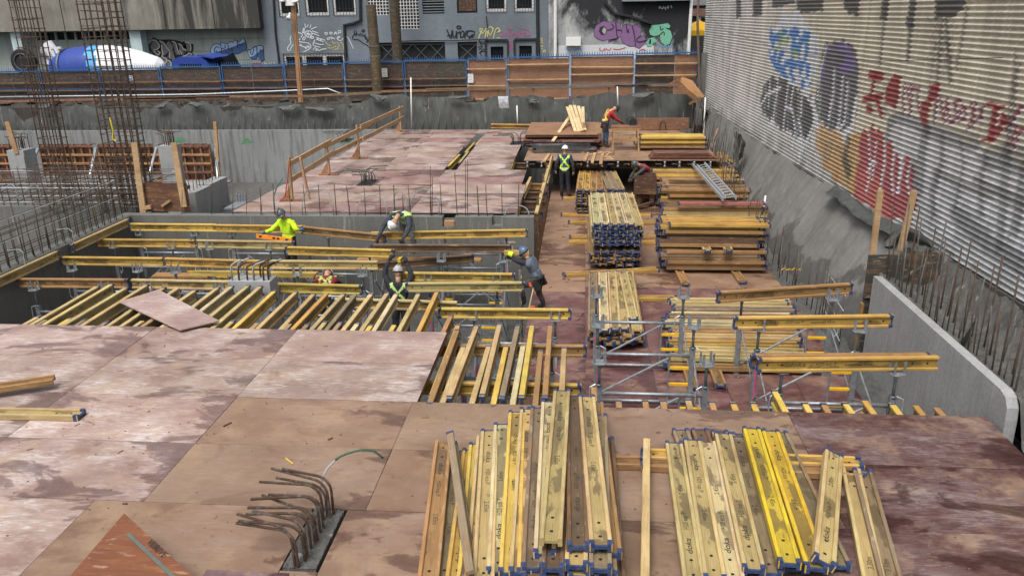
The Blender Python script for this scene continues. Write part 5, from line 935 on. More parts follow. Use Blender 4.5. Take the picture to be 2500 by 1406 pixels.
for i, (x0, y0, y1, dz) in enumerate(((.12,19.5,22.1,0),(.36,20.4,22.8,-.02),(.3,22.4,25.0,-.01),(.46,24.2,26.7,-.02),(2.25,19.0,21.5,-.01),(2.2,22.2,24.8,-.01),(2.3,24.9,27.4,-.02),(2.95,12.9,15.4,0),(3.0,15.4,17.9,-.02),(-4.5,19.6,22,-.1),(-4.4,24,26.4,-.1))):
    beam('%s beam showing in the gaps of the far pink deck' % ORD[i], (x0,(y0+y1)/2,-.115+dz), R(90+U(-2,2)), 2.45, 0, 0, random.choice([GOLD,STRAW,ORG,YEL]), 'beams showing in the gaps of the far deck', 1, False)
for i in range(4):
    beam('%s short beam end from the front beside the far deck edge' % ORD[i], (3.0+U(-.05,.08), 14.1+1.25*i, -.34), R(U(-3,3)), 1.25, 0, 0, random.choice([GOLD,ORG,DARKW]), 'beam ends along the far deck edge', 0, False)
for i in range(12): FILL.append((Vector((2.9+.55*i, 21.9, -.14)), R(90), 2.45, DARKW))
for i in range(2): beam('%s edge beam under the upper deck' % ('left','right')[i], (3.9+3.4*i, 21.2, -.29), 0, 3.3, 0, 0, DARKW, 'edge beams under the upper deck', 1, False)
beam('yellow beam lying tilted at the rear edge of the pink deck', (1.85,28.0,.18), R(-8), 2.45, R(20), 0, GOLD, None, 1, False)
# all beams buried inside the stacks, past the number worth telling apart
m = MB()
for c, yaw, L, col in FILL:
    rz_ = Matrix.Rotation(yaw,3,'Z')
    for dy in (-.08,.08): m.box(c+rz_ @ Vector((0,dy,0)), (L-.14,.04,.078), rz_, 0)
    m.box(c, (L-.02,.12,.028), rz_, 0)
    for s in (-1,1):
        for dy in (-.08,.08): m.box(c+rz_ @ Vector((s*(L/2-.036),dy,0)), (.072,.044,.082), rz_, 1 if random.random() < .75 else 0)
o = link('stacked_beams', m.mesh('stacked_beams', [M['timber'], M['cap']]), color=(.27,.17,.075)); tag(o, 'beams buried inside the stacks on the lower slab and the decks', 'beams', kind='stuff')
print('beams', NBEAM, len(FILL))
# ================================================================= SHORING TOWERS
def head_mesh():
    if 'h' not in _bm:
        m = MB(); c = .028; m.prism([(x*.105, y*.1, -.006) for x, y in ((-1,-.5),(-.6,-1),(.6,-1),(1,-.5),(1,.5),(.6,1),(-.6,1),(-1,.5))], (0,0,.012))
        for x in (-.075,.075):
            for y in (-.055,.055): m.box((x,y,.09), (.034,.010,.17)); m.box((x+.014*(1 if x < 0 else -1)*0,y,.178), (.022,.010,.014))
        m.tube([(0,0,-.09),(0,0,-.006)], .03, 8); _bm['h'] = m.mesh('fork_head', M['steel'])
    return _bm['h']
def tower(label, xs, ys, zh, foot, fh=1.2, group='shoring towers', rung_x=1, levels=1, zh_map=None, cross=True):
    """xs: two leg lines; ys: frame planes; zh: height of the fork plates"""
    T = thing('shoring_tower', label, 'scaffold', group, ((xs[0]+xs[-1])/2, (ys[0]+ys[-1])/2, foot)); rel = Vector(T.location)
    for j, y in enumerate(ys):
        h = zh if not zh_map else zh_map[j]; zt = h-.40; zb = zt-fh
        for x in xs:
            m = MB(); m.tube([(x,y,zt-.03-0),(x,y,h)], .022, 8); m.tube([(x,y,zt+.03),(x,y,zt+.06)], .05, 8); part(T, 'spindle', m, M['steel_d'], True)
            m = MB(); m.bar((x,y,foot),(x,y,zt+.03), .085, .07, (0,1,0)); m.box((x,y,zt+.01),(.09,.075,.06)); part(T, 'leg', m, M['steel'])
            link('fork_head', head_mesh(), T, Vector((x,y,h))-rel, (0,0,U(-.4,.4)))
            m = MB(); s = random.choice((-1,1)); m.tube([(x+.05*s,y,zt+.05),(x+.13*s,y-.03,zt+.02),(x+.14*s,y-.03,zt-.2),(x+.09*s,y-.02,zt-.27),(x+.06*s,y,zt-.2)], .009, 5); part(T, 'locking_loop', m, M['galv'])
        lev = max(1, int((zt-foot)/fh+.35))
        for k in range(lev):
            t0 = zt-.09-k*(fh+.04); b0 = max(t0-fh+.12, foot+.06)
            m = MB(); m.tube([(xs[0],y,t0),(xs[1],y,t0)], .03, 8); part(T, 'frame_tube', m, M['steel'], True); m = MB(); m.tube([(xs[0],y,b0),(xs[1],y,b0)], .027, 8); part(T, 'frame_tube', m, M['steel'], True)
            xi = xs[1]-.36 if rung_x > 0 else xs[0]+.36; xl_ = xs[1] if rung_x > 0 else xs[0]; xo = xs[0] if rung_x > 0 else xs[1]
            m = MB(); m.tube([(xi,y,t0),(xi,y,b0)], .018, 6); part(T, 'inner_upright', m, M['steel'])
            m = MB(); m.tube([(xi,y-.01,t0-.04),(xo,y-.01,b0+.1)], .021, 6); part(T, 'diagonal', m, M['steel'])
            n = int((t0-b0)/.29)
            for r_ in range(n): z = t0-.22-.29*r_; m = MB(); m.b2((min(xi,xl_)+.01,y-.02,z-.02),(max(xi,xl_)-.03,y+.02,z+.02)); part(T, 'rung', m, M['rung'])
            if random.random() < .6: m = MB(); m.tube([(xo+U(-.03,.03),y-.05,zt-U(.2,.6)),(xo+U(-.06,.06),y-.06,zt-U(.7,.9))], .012, 4); part(T, 'pink_tag', m, M['any'], color=(.6,.06,.2))
    if cross:
        for y0, y1 in zip(ys[:-1], ys[1:]):
            for x in xs:
                for a_, b_ in ((zh-.55, foot+.25), (foot+.25, zh-.55)):
                    m = MB(); m.tube([(x+.03,y0,a_),(x+.03,y1,b_)], .013, 5); part(T, 'cross_brace', m, M['steel'])
    return T
def hx(u, v, z): p = at(u, v, z); return p.x, p.y
xs_ = (4.94, 6.46)
tower('empty scaffold tower with bare fork heads on the lower slab beside the low stack', xs_, [3.55,4.95,6.35], .13, ZF, 1.2, 'scaffold towers on the lower slab')
tower('scaffold tower carrying the three lettered beams beside the pale concrete wall', (7.44,8.96), [3.3,4.82,6.22], .175, ZF, 1.2, 'scaffold towers on the lower slab')
GP = 'shoring towers in the pit'
for lab, X_, Y_, h in (('shoring tower under the left ends of the far pit rows', (-6.85,-5.35), (10.95,12.15), -.43),('shoring tower behind the man in the yellow jacket', (-4.35,-2.85), (10.9,12.15), -.43),('shoring tower between the yellow jacket and the bending man', (-1.75,-.3), (10.55,12.0), -.43),('shoring tower under the right end of the dark far beam', (1.25,2.8), (10.85,12.0), -.34),
      ('shoring tower at the left wall under the near pit rows', (-6.75,-5.2), (7.8,9.1), -.43),('shoring tower under the lettered beams left of the small column', (-4.3,-2.75), (7.85,9.05), -.43),('shoring tower right of the small column with rusty hooks', (-1.5,-.05), (7.85,9.0), -.43),
      ('bare headed shoring tower in front of the climbing worker', (1.5,2.92), (8.55,10.05), -.41),('shoring tower under the lettered beam beside the shaft', (2.7,4.2), (5.1,6.6), -.43),('shoring tower under the left joists', (-4.6,-3.1), (5.6,6.9), -.43),('shoring tower under the middle joists', (-1.3,.2), (5.6,6.9), -.43)):
    tower(lab, X_, Y_, h, ZP, 1.2, GP, random.choice((-1,1)))
# working planks in the pit
GK = 'working planks in the pit'
for lab, p0, p1, c in (('plank under the man in the yellow jacket', (-5.2,11.75,-1.36),(-1.5,11.75,-1.36),STRAW),('plank under the bending man', (-.9,11.6,-.86),(2.2,11.6,-.86),ORG),('plank under the man with the red vest', (-3.2,8.45,-1.78),(.4,8.45,-1.78),STRAW),('yellow beam used as walkway behind the small column', (-4.2,9.6,-.62),(-1.3,9.6,-.62),YEL),('short orange plank low in the pit behind the third row', (-5.6,10.4,-.95),(-4.2,10.4,-.95),ORG)):
    m = MB(); m.bar(p0, p1, .3, .045); solo('plank', m, M['lumber'], lab, 'plank', GK, color=c, base=p0)
# ---- small column with hooks in the left bay, starter block in the near deck
m = MB(); m.b2((-2.22,7.2,ZP),(-1.38,7.6,.02)); SC = solo('concrete_column', m, M['conc_l'], 'small concrete column with rusty hooked bars among the left joists', 'column')
for i, (dx, dy) in enumerate(((.06,.08),(.2,.08),(.36,.1),(.5,.08),(.7,.08),(.78,.12),(.1,.3),(.4,.32),(.55,.3),(.74,.3))):
    m = MB(); x, y = -2.22+dx, 7.2+dy; h = U(.28,.36); d_ = .22+U(-.03,.05); m.tube([(x,y,.0),(x,y,h-.1),(x+.02,y,h-.02),(x+.08,y,h+.03),(x+d_,y+.02,h+.09)], .019, 7); part(SC, 'hooked_bar', m, M['rebar'] if i % 3 else M['conc_l'], True)
m = MB(); m.b2((1.9,-.96,-.5),(2.22,-.03,-.0)); m.add(*grid(16, 40, lambda s, t: (1.9+.32*s, -.96+.93*t, .012+.02*nz(s*9, t*24)+.012*nz(s*25,t*60,3)))); SB = solo('column_block', m, M['rough'], 'rough concrete column top set in the near brown deck with bent rusty bars', 'column')
M['rebar_c'] = M['rebar_g']
t = NT('cement_splashed_rebar', .85); f = t.noise(t.coord('world'), 9, 5, .7); t.color(t.mix(t.ramp(f, (.5,0.0),(.66,.8)), (.085,.05,.032), (.2,.185,.165))); 
wv = t.n('ShaderNodeTexWave'); wv.inputs['Scale'].default_value = 38; t.l(t.coord('world'), wv.inputs['Vector']); t.bump(wv.outputs['Fac'], .9, .006); M['rebar_b'] = t.m
def ribbed(m, pts, r, n=8):
    P = [Vector(p) for p in pts]; Q = []; seg = .022
    for a_, b_ in zip(P[:-1], P[1:]):
        k = max(1, int((b_-a_).length/seg)); Q += [a_.lerp(b_, i/k) for i in range(k)]
    Q.append(P[-1]); m.tube(Q, [r*(1.045 if i % 2 else .975) for i in range(len(Q))], n)
k_ = dict(); tips = [((575,1263),(728,1385)),((582,1272),(745,1370)),((580,1255),(715,1395)),((600,1250),(760,1340)),((617,1246),(752,1365)),((603,1226),(775,1320)),((612,1218),(782,1300)),((640,1208),(770,1330)),((655,1203),(790,1290)),((632,1163),(790,1270)),((674,1162),(800,1262)),((662,1136),(806,1265)),((690,1146),(815,1255))]
for i, ((u, v), (bu, bv)) in enumerate(tips):
    b = at(bu, bv, .0); b.x = min(2.17, max(1.94, b.x)); b.y = min(-.08, max(-.93, b.y)); h = .40+U(-.03,.04); tip = at(u, v, h+U(-.01,.03)); d = Vector((tip.x-b.x, tip.y-b.y, 0)); r_ = .15
    if d.length > .85: d = d.normalized()*.85
    dn = d.normalized(); pts = [b, b+Vector((0,0,h-r_-.02))] + [b+dn*(r_*(1-math.cos(a_)))+Vector((0,0,h-r_+r_*math.sin(a_))) for a_ in [math.pi/2*k/6 for k in range(1,7)]] + [b+d+Vector((0,0,h+U(-.04,.02)))]
    m = MB(); ribbed(m, pts, .0145); part(SB, 'bent_bar', m, M['rebar_b'], True)
b = at(775,1250,.05); m = MB(); pp = [at(u, v, z) for u, v, z in ((790,1250,.0),(780,1190,.25),(795,1145,.42),(830,1112,.52),(880,1097,.56),(915,1100,.52),(935,1118,.42))]; 
Q = []
for a_, b_ in zip(pp[:-1], pp[1:]): Q += [a_.lerp(b_, t_) for t_ in (0,.33,.66)]
Q.append(pp[-1]); Q = [Q[0]]+[(Q[i-1]+Q[i]*2+Q[i+1])/4 for i in range(1, len(Q)-1)]+[Q[-1]]
m.tube(Q[:9], .0105, 8); part(SB, 'grey_conduit', m, M['any'], True, (.3,.32,.33)); m = MB(); m.tube(Q[8:], .011, 8); part(SB, 'green_conduit', m, M['any'], True, (.03,.09,.055))
# loose sheets on the near deck
def loose(lab, corners, c, al, th=.02, cat='plywood sheet'):
    P = [Vector(p) for p in corners]; m = MB(); m.prism(P, (0,0,-th)); return solo('plywood_sheet', m, [M['sheet']], lab, cat, color=c+(al,), base=sum(P, Vector())/4)
loose('loose pink shuttering sheet lying crooked on the left joists', [(-3.72,5.95,.035),(-1.9,4.62,.06),(-1.42,5.06,.06),(-3.35,6.65,.03)][::1], (.30,.2,.18), .9)
c0 = at(303,1252,.42); ex = at(478,1412,.30); ey = at(165,1412,.30)
m = MB(); m.prism([c0, c0+(ex-c0)*1.5, c0+(ex-c0)*1.5+(ey-c0)*1.5, c0+(ey-c0)*1.5], (0,0,-.02)); OS = solo('plywood_sheet', m, M['lumber'], 'orange-brown wood panel tilted at the lower left corner with green paint strip', 'plywood sheet', color=(.18,.062,.027), base=c0)
m = MB(); e1 = (ex-c0); e2 = (ey-c0); a_ = c0+e1*.18+e2*.16; m.bar(a_+Vector((0,0,.004)), a_+e1*1.3+Vector((0,0,.004)), .035, .004); part(OS, 'green_strip', m, M['any'], color=(.10,.115,.10))
for k, tx_ in enumerate(('VeSt', 'DRIVE')): link('lettering', text_mesh(tx_, .09, 1, 0, 0, 'ink'), OS, e1*(.47+.07*k)+e2*(.05+.0*k)+Vector((0,0,.003))-Vector((0,0,0)), (math.atan2((e1.z),(e1.xy.length))*0, 0, math.atan2(e1.y, e1.x)))
lt = [o for o in OS.children if o.name.startswith('lettering')]; nrm = e1.cross(e2).normalized(); nrm = nrm if nrm.z > 0 else -nrm; xx = e1.normalized(); RM = Matrix((xx, nrm.cross(xx), nrm)).transposed()
for o in lt: o.rotation_euler = RM.to_euler(); o.location = Vector(o.location)+nrm*.004
q_ = at(505,1389,.10); m = MB(); m.b2((q_.x,-2.2,.08),(q_.x+.78,q_.y,.10)); solo('plywood_sheet', m, M['sheet'], 'dark maroon sheet edge showing at the bottom edge before the rusty bars', 'plywood sheet', color=(.11,.05,.06,.2))
# ================================================================= LEFT REAR AREA
def cage(lab, cx, cy, w, d, z0, z1, nx, ny, step=.25, loc=None):
    T = thing('rebar_cage', lab, 'rebar cage', None, (cx, cy, z0))
    for i in range(nx):
        for j in range(ny):
            if 0 < i < nx-1 and 0 < j < ny-1: continue
            x = cx-w/2+w*i/(nx-1); y = cy-d/2+d*j/(ny-1); rod(T, (x,y,z0), (x+U(-.02,.02),y+U(-.02,.02),z1+U(-.2,.4)), .017, 'rebar', 'vertical_bar')
    z = z0+.15
    while z < z1:
        m = MB(); a_ = U(-.03,.03); P = [(cx-w/2-.025,cy-d/2-.025,z+a_),(cx+w/2+.025,cy-d/2-.025,z-a_),(cx+w/2+.025,cy+d/2+.025,z-a_*.5),(cx-w/2-.025,cy+d/2+.025,z+a_)]; m.tube(P+[P[0]], .009, 5)
        if random.random() < .5: m.tube([(cx,cy-d/2-.03,z),(cx+U(-.1,.1),cy+d/2+.03,z+U(-.05,.05))], .008, 5)
        if random.random() < .35: m.tube([(cx-w/2-.03,cy-d/2,z+.04),(cx+w/2+.2,cy-d/2-.05,z+.04+U(-.04,.04))], .008, 5)
        part(T, 'tie', m, M['rebar']); z += step*U(.8,1.2)
    return T
CA = cage('tall rusty rebar cage rising above the left slab out of the picture', (ony(303,330,13.3).x+ony(235,0,13.3).x)/2, 13.3, .86, .5, -.05, 6.2, 6, 3, .19)
cage('second tall rebar cage near the left picture edge', -11.5, 16.1, .62, .45, 0, 6.0, 4, 3, .26)
m = MB(); p = ony(268,288,12.95); m.tube([p, p+Vector((.02,0,-.3)), p+Vector((-.02,0,-.55)), p+Vector((.05,0,-.6))], .02, 6); part(CA, 'yellow_strap', m, M['any'], color=(.65,.5,.03))
def column(lab, x0, y0, x1, y1, z1, hooks):
    m = MB(); m.b2((x0,y0,ZP),(x1,y1,z1)); c = solo('concrete_column', m, M['conc_l'], lab, 'column')
    for i in range(hooks):
        x = U(x0+.05,x1-.05); y = U(y0+.05,y1-.05); m = MB(); h = z1+U(.35,.5); m.tube([(x,y,z1-.05),(x,y,h-.08),(x+U(-.05,.05),y,h),(x+U(-.6,.4),y+U(-.1,.1),h+U(0,.08))], .014, 6); part(c, 'hooked_bar', m, M['rebar'], True)
    return c
column('grey concrete column with bent bars at its head behind the brown bulkhead', -10.35, 20, -9.82, 20.6, .62, 14)
column('grey concrete column near the left edge with rebar above', -14.55, 18, -13.95, 18.6, .8, 12)
BH = thing('bulkhead_panel', 'brown plywood bulkhead panel with two tall pale stakes on the cross wall', 'panel', None, (-6.5, 12.95, 0))
m = MB(); m.b2((-7.02,12.98,-.02),(-5.8,13.0,.76)); part(BH, 'face', m, M['lumber'], color=(.115,.055,.035))
for u0, v0, u1, v1 in ((328,349,350,520),(424,349,450,505)): m = MB(); m.bar(ony(u0,v0,12.9), ony(u1,v1,12.9), .16, .05, (0,1,0)); part(BH, 'stake', m, M['lumber'], color=(.46,.31,.17))
m = MB(); m.bar((-7.1,12.92,.1),(-6.85,12.92,.12),.1,.1); part(BH, 'block', m, M['lumber'], color=(.44,.28,.15)); m = MB(); m.bar((-6.55,12.92,.15),(-6.3,12.92,.3),.06,.06); part(BH, 'block', m, M['lumber'], color=(.44,.28,.15))
def shutter(lab, x0, x1, z0, z1, y):
    T = thing('wall_shutter', lab, 'formwork', None, ((x0+x1)/2, y, z0))
    m = MB(); m.b2((x0,y+.16,z0),(x1,y+.18,z1)); part(T, 'face', m, M['lumber'], color=(.09,.04,.025))
    n = int((x1-x0)/.4)
    for i in range(n+1): x = x0+(x1-x0)*i/n; m = MB(); m.b2((x-.04,y+.06,z0),(x+.04,y+.159,z1)); part(T, 'stud', m, M['lumber'], color=(.24*U(.8,1.2),.11,.06))
    n = 6
    for j in range(n+1):
        z = z0+.08+(z1-z0-.16)*j/n; m = MB(); m.b2((x0,y,z-.045),(x1,y+.058,z+.045)); part(T, 'waler', m, M['lumber'], color=(.42,.22,.10) if j in (1,2,4,5) else (.19,.085,.055))
    return T
shutter('brown timber wall shutter with walers against the rear wall', -20.8, -12.5, -3.2, -.6, 28.2)
shutter('small timber wall shutter at the far left against the rear wall', -26, -22.2, -3.2, -.6, 28.2)
GS = 'push-pull props on the wall shutter'
for i, (u0, v0, u1, v1) in enumerate(((93,363,68,425),(234,362,217,443),(382,360,362,435),(526,362,532,435))):
    a_ = ony(u0,v0,27.9); b_ = ony(u1,v1,25.8); T = thing('push_pull_prop', ['silver prop farthest left against the timber shutter','silver prop left of the grey column at the shutter','silver prop beside the grey column head','white prop at the right end of the shutter'][i], 'prop', GS, a_)
    m = MB(); m.tube([a_, b_], .06, 8); part(T, 'tube', m, M['galv'], True); m = MB(); m.box(a_, (.24,.1,.3)); part(T, 'bracket', m, M['steel'])
a_ = ony(525,298,27); b_ = ony(541,525,27); m = MB(); m.bar(a_, Vector((b_.x,27,-3.6)), .14, .1); solo('timber_stake', m, M['lumber'], 'long pale timber stake standing before the rear concrete wall', 'stake', color=(.44,.28,.14), base=a_)
a_ = ony(17,297,18); m = MB(); m.bar(a_, (a_.x+.1,18,.7), .16, .06); solo('timber_stake', m, M['lumber'], 'pale timber stake standing in the rebar at the far left', 'stake', color=(.4,.25,.13), base=a_)
m = MB(); m.b2((-12.3,22,-1.45),(-9.6,24,-1.4)); solo('deck_sheet', m, M['sheet'], 'pale wet sheet lying low behind the grey column', 'sheet', color=(.2,.22,.23,.5))
m = MB(); m.b2((-17.5,21,-1.25),(-12.5,24,-1.2)); solo('deck_sheet', m, M['sheet'], 'pale wet sheet lying low behind the rebar mat', 'sheet', color=(.2,.22,.23,.5))
m = MB(); m.b2((-45,16.6,ZP),(-12,24,-2.2)); struct('lower_ground', m, M['rough'])
for k in range(3): m = MB(); p = ony(585+10*k,520,13.6); m.bar(ony(545,520-8*k,14+.4*k), ony(625,515-8*k,14.2+.4*k), .06, .04); solo('steel_tube', m, M['steel_d'], '%s dark steel tube lying left of the far pink deck front' % ORD[k], 'tube', 'steel tubes left of the far deck')
m = MB(); p = ony(560,505,13.4); m.box((p.x,13.9,-.05), (.35,.9,.05)); 
for i in range(4): m.tube([(p.x-.12+.08*i,14.2,-.03),(p.x-.12+.08*i,14.2,.2)], .03, 6)
solo('steel_bracket', m, M['steel'], 'grey steel bracket plate beside the return wall', 'bracket')
# hand rail along the left side of the far deck
HR = thing('hand_rail', 'pale timber edge rail along the left side of the far pink deck', 'railing', None, (-3.5, 20, 0))
for u, v, ut, vt in ((714,491,706,388),(805,428,797,348),(878,388,871,309),(980,322,975,262)):
    b = at(u, v, 0); t_ = ony(ut, vt, b.y); m = MB(); m.bar(b, (t_.x, b.y, t_.z+.05), .05, .1, (0,1,0)); part(HR, 'post', m, M['lumber'], color=(.40,.24,.125))
    m = MB(); m.bar(b+Vector((-.35,0,.03)), b+Vector((.3,0,.03)), .1, .05); m.prism([b+Vector((-.3,.02,.05)), b+Vector((-.03,.02,.05)), b+Vector((-.03,.02,.45))], (0,.02,0)); part(HR, 'foot_brace', m, M['lumber'], color=(.3,.15,.08))
def rz(u, v, Y): return ony(u, v, Y)
for (u0,v0,y0),(u1,v1,y1) in (((702,403,14.3),(808,345,18.0)),((790,360,17.6),(905,303,22.6)),((880,310,21),(985,263,28)),((710,440,14.3),(815,372,18)),((795,385,17.8),(900,332,22.5)),((885,340,21.5),(987,287,28))):
    m = MB(); m.bar(rz(u0,v0,y0), rz(u1,v1,y1), .045, .14, (0,0,1)); part(HR, 'rail', m, M['lumber'], color=(.47,.3,.16))
b = at(755,487,0); m = MB(); m.bar(b, ony(733,385,14.3), .05, .1, (0,1,0)); part(HR, 'strut', m, M['lumber'], color=(.46,.3,.17))
m = MB(); m.tube([ony(u, v, 14.1) for u, v in ((706,400),(702,440),(696,480),(675,500),(690,506),(715,495))], .015, 5); solo('red_cable', m, M['any'], 'red cable hanging from the near rail post of the far deck', 'cable', color=(.35,.03,.03))
m = MB(); m.tube([ony(u, v, 13.2) for u, v in ((670,520),(668,480),(678,450),(690,436))], .02, 6); solo('conduit_stub', m, M['any'], 'grey-green conduit stub curving up left of the far deck', 'pipe', color=(.1,.19,.19))
# bent bars in the far deck
for lab, u, v, n, dr in (('bundle of grey bent bars rising from a slot in the far pink deck', 890, 450, 12, -1),('bundle of bent bars at the left edge of the far pink deck', 838, 345, 8, -1),('bundle of hooked bars in the gap left of the plywood pile', 1258, 352, 8, -1)):
    p = at(u, v, 0); T = thing('starter_bars', lab, 'rebar', None, p)
    for i in range(n):
        s = dr if i < n*.6 else -dr*.8; x = p.x+U(-.15,.25); y = p.y+.09*i-.2; h = U(.3,.45); L = U(.5,.8); m = MB(); m.tube([(x,y,-.05),(x,y,h-.15),(x+.05*s,y,h-.04),(x+.15*s,y,h),(x+L*s,y,h+U(-.03,.05))], .016, 6); part(T, 'bent_bar', m, M['rebar_g'], True)
    m = MB(); m.b2((p.x-.2,p.y-.25,.004),(p.x+.28,p.y+.7,.009)); part(T, 'slot', m, M['dark'])
# strip between far deck and slab: shaft timbers
GT = 'timbers lining the shaft edge'
for i, (x, y0, y1, z, c) in enumerate(((3.5,12.9,19.5,.02,STRAW),(3.55,9.5,12.8,-1.33,PALE),(3.85,10.6,14.6,-1.36,(.34,.18,.10)),(4.05,11.5,14.4,-1.36,(.36,.2,.11)),(3.75,7.9,9.0,-1.36,(.25,.13,.08)),(3.95,7.7,8.9,-1.36,(.28,.14,.08)))):
    m = MB(); m.bar((x,y0,z),(x+.05,y1,z),.09,.045); solo('timber_strip', m, M['lumber'], '%s lumber strip from the wall along the slab edge' % ORD[i], 'lumber', GT, color=c, base=(x,y0,z))
for i in range(10): y = 12.9+.75*i; m = MB(); m.b2((3.47,y,-1.7),(3.53,y+.06,.12+U(-.3,.2))); solo('shaft_upright', m, M['lumber'], '%s dark upright from the front along the shaft edge' % ORD[i], 'lumber', 'uprights along the shaft edge', color=(.12,.07,.04))
m = MB(); m.bar(at(1325,480,ZF+.1), Vector((3.62,20.6,.15)), .05, .12); m.bar(at(1312,540,ZF+.1), Vector((3.6,19.0,-.2)), .04, .09); solo('leaning_boards', m, M['lumber'], 'pale boards leaning along the shaft beside the standing man', 'lumber', color=(.5,.34,.18))
# ================================================================= UPPER DECK
PP_ = thing('plywood_pile', 'brown pile of plywood sheets with overhanging edges on the upper deck', 'plywood', None, (4.1, 25, 0))
for i in range(12):
    z = .03+.036*i+(.05 if i > 7 else 0); w = 1.35; m = MB(); dx, dy = U(-.06,.06), U(-.08,.08)
    m.b2((2.45+dx+(.06 if i > 7 else 0),23.35+dy,z),(5.35+dx-(.1 if i > 7 else 0),26.9+dy,z+.026)); part(PP_, 'sheet', m, M['lumber'], color=(.26,.14,.08) if i == 11 else random.choice(((.07,.04,.045),(.2,.1,.06),(.12,.06,.045))))
for i in range(7): m = MB(); m.b2((5.2,23.6+.45*i,.5),(5.42,23.68+.45*i,.56)); part(PP_, 'batten', m, M['lumber'], color=(.4,.26,.14))
DP = thing('dark_ply_pile', 'low pile of dark grey film-faced sheets in front of the plywood pile', 'plywood', None, (4.2, 22.6, 0))
for i in range(8): m = MB(); z = .02+.03*i; dx = U(-.15,.15); m.b2((2.85+dx,22.15+U(-.05,.05)+.03*i,z),(5.1+dx+U(-.2,.1),22.9,z+.02)); part(DP, 'sheet', m, M['sheet'], color=random.choice(((.05,.075,.085),(.035,.04,.045),(.10,.06,.06)))+(.15,))
for i, (x0, x1, y0, c) in enumerate(((2.8,3.9,23.3,(.1,.04,.05)),(3.9,5.3,23.25,(.13,.06,.055)))): m = MB(); m.b2((x0,y0-.35,.275+.002*i),(x1,y0-.0,.29+.002*i)); part(DP, 'sheet', m, M['sheet'], color=c+(.1,))
GL = 'pale new boards on the plywood pile'
for i, (u0, v0, u1, v1) in enumerate(((1385,262,1405,322),(1392,258,1414,322),(1402,258,1420,320),(1412,260,1428,318),(1423,262,1424,300),(1391,285,1350,345))):
    a_ = ony(u0,v0,26.3); b_ = ony(u1,v1,23.95 if i < 5 else 22.75); m = MB(); m.bar(a_, b_, .12, .04, (0,0,1)); solo('new_board', m, M['lumber'], '%s pale new board from the left on the plywood pile' % ORD[i] if i < 5 else 'single pale board leaning down the front of the plywood pile', 'lumber', GL, color=(.66,.5,.28), base=a_)
SHs = thing('sawhorse', 'wooden sawhorse bench in front of the red-vested carpenter', 'sawhorse', None, (6.25, 22.9, 0))
for x in (5.82,6.68):
    for dy in (-.3,.3): m = MB(); m.bar((x+(.05 if x > 6 else -.05),22.9+dy*1.25,0),(x,22.9+dy*.8,.82),.06,.09); part(SHs, 'leg', m, M['lumber'], color=(.36,.22,.10))
for z, dy in ((.8,-.26),(.8,.26),(.42,-.33)): m = MB(); m.b2((5.72,22.9+dy-.03,z-.06),(6.78,22.9+dy+.03,z+.05)); part(SHs, 'rail', m, M['lumber'], color=(.36,.21,.09))
m = MB(); m.b2((5.72,22.6,.855),(6.8,23.2,.875)); solo('work_board', m, M['lumber'], 'brown board being cut on the sawhorse', 'board', color=(.24,.1,.06))
CS = thing('circular_saw', 'dark circular saw standing on the board over the sawhorse', 'saw', None, (6.55,22.95,.88)); m = MB(); m.b2((6.35,22.85,.88),(6.75,23.05,.9)); part(CS, 'base_plate', m, M['steel_d']); m = MB(); m.lathe([(0,.13),(.03,.15),(.06,.13)], (6.5,22.9,1.0), (0,1,0), 16); part(CS, 'blade_guard', m, M['black']); m = MB(); m.tube([(6.3,22.98,1.0),(6.3,22.98,1.12),(6.42,22.98,1.18),(6.55,22.98,1.15)], .025, 7); m.box((6.5,23.05,1.02),(.16,.14,.14)); part(CS, 'handle', m, M['black'])
GO = 'offcuts on the upper deck'
for i in range(9): x, y = U(4.6,6.9), U(20.6,22.3); m = MB(); a_ = U(0,3); m.bar((x,y,.02),(x+.3*math.cos(a_),y+.3*math.sin(a_),.025),.07,.03); solo('offcut', m, M['lumber'], '%s small pale offcut lying before the sawhorse' % ORD[i], 'offcut', GO, color=(.55,.38,.2))
for i, (x, y0, y1) in enumerate(((3.35,20.2,21.7),(4.75,20.4,21.9),(5.0,20.0,21.9),(5.28,19.8,21.9))): m = MB(); m.bar((x,y0,.03),(x+.12,y1,.04),.1,.045); solo('lumber_piece', m, M['lumber'], '%s lumber piece from the left lying at the upper deck edge' % ORD[i], 'lumber', 'lumber at the upper deck edge', color=random.choice(((.42,.24,.11),(.5,.32,.16))), base=(x,y0,.03))
GC = 'joist clamps along the upper deck edge'
for i, x in enumerate((2.75,3.25,3.8,4.3,4.85,5.35,5.9,6.4,7.5,8.0,8.5,9.05)): m = MB(); m.lathe([(0,.02),(.03,.045),(.08,.03),(.14,.02),(.17,.05),(.19,.05)], (x,20.56,-.02), (0,0,-1), 10); solo('edge_clamp', m, M['steel'], '%s grey clamp from the left hanging under the upper deck edge' % ORD[i], 'clamp', GC, smooth=True)
for i, u in enumerate((1340,1423,1612)):
    p = at((1323,1420,1618)[i], (298,300,316)[i], .52 if i < 2 else .05); m = MB(); m.tube([p+Vector((-.12,0,0)), p+Vector((-.12,0,.25)), p+Vector((-.06,0,.34)), p+Vector((.06,0,.34)), p+Vector((.12,0,.25)), p+Vector((.12,0,0))], .016, 6); solo('lifting_loop', m, M['rebar'], ('dark lifting loop at left on the plywood pile','dark lifting loop at right on the plywood pile','dark lifting loop on the boards by the membrane')[i], 'lifting loop', smooth=True)
m = MB(); m.b2((7.0,27.9,.02),(9.2,28.1,.5)); solo('brown_board', m, M['lumber'], 'brown boards standing against the membrane at the back right', 'board', color=(.2,.1,.06))
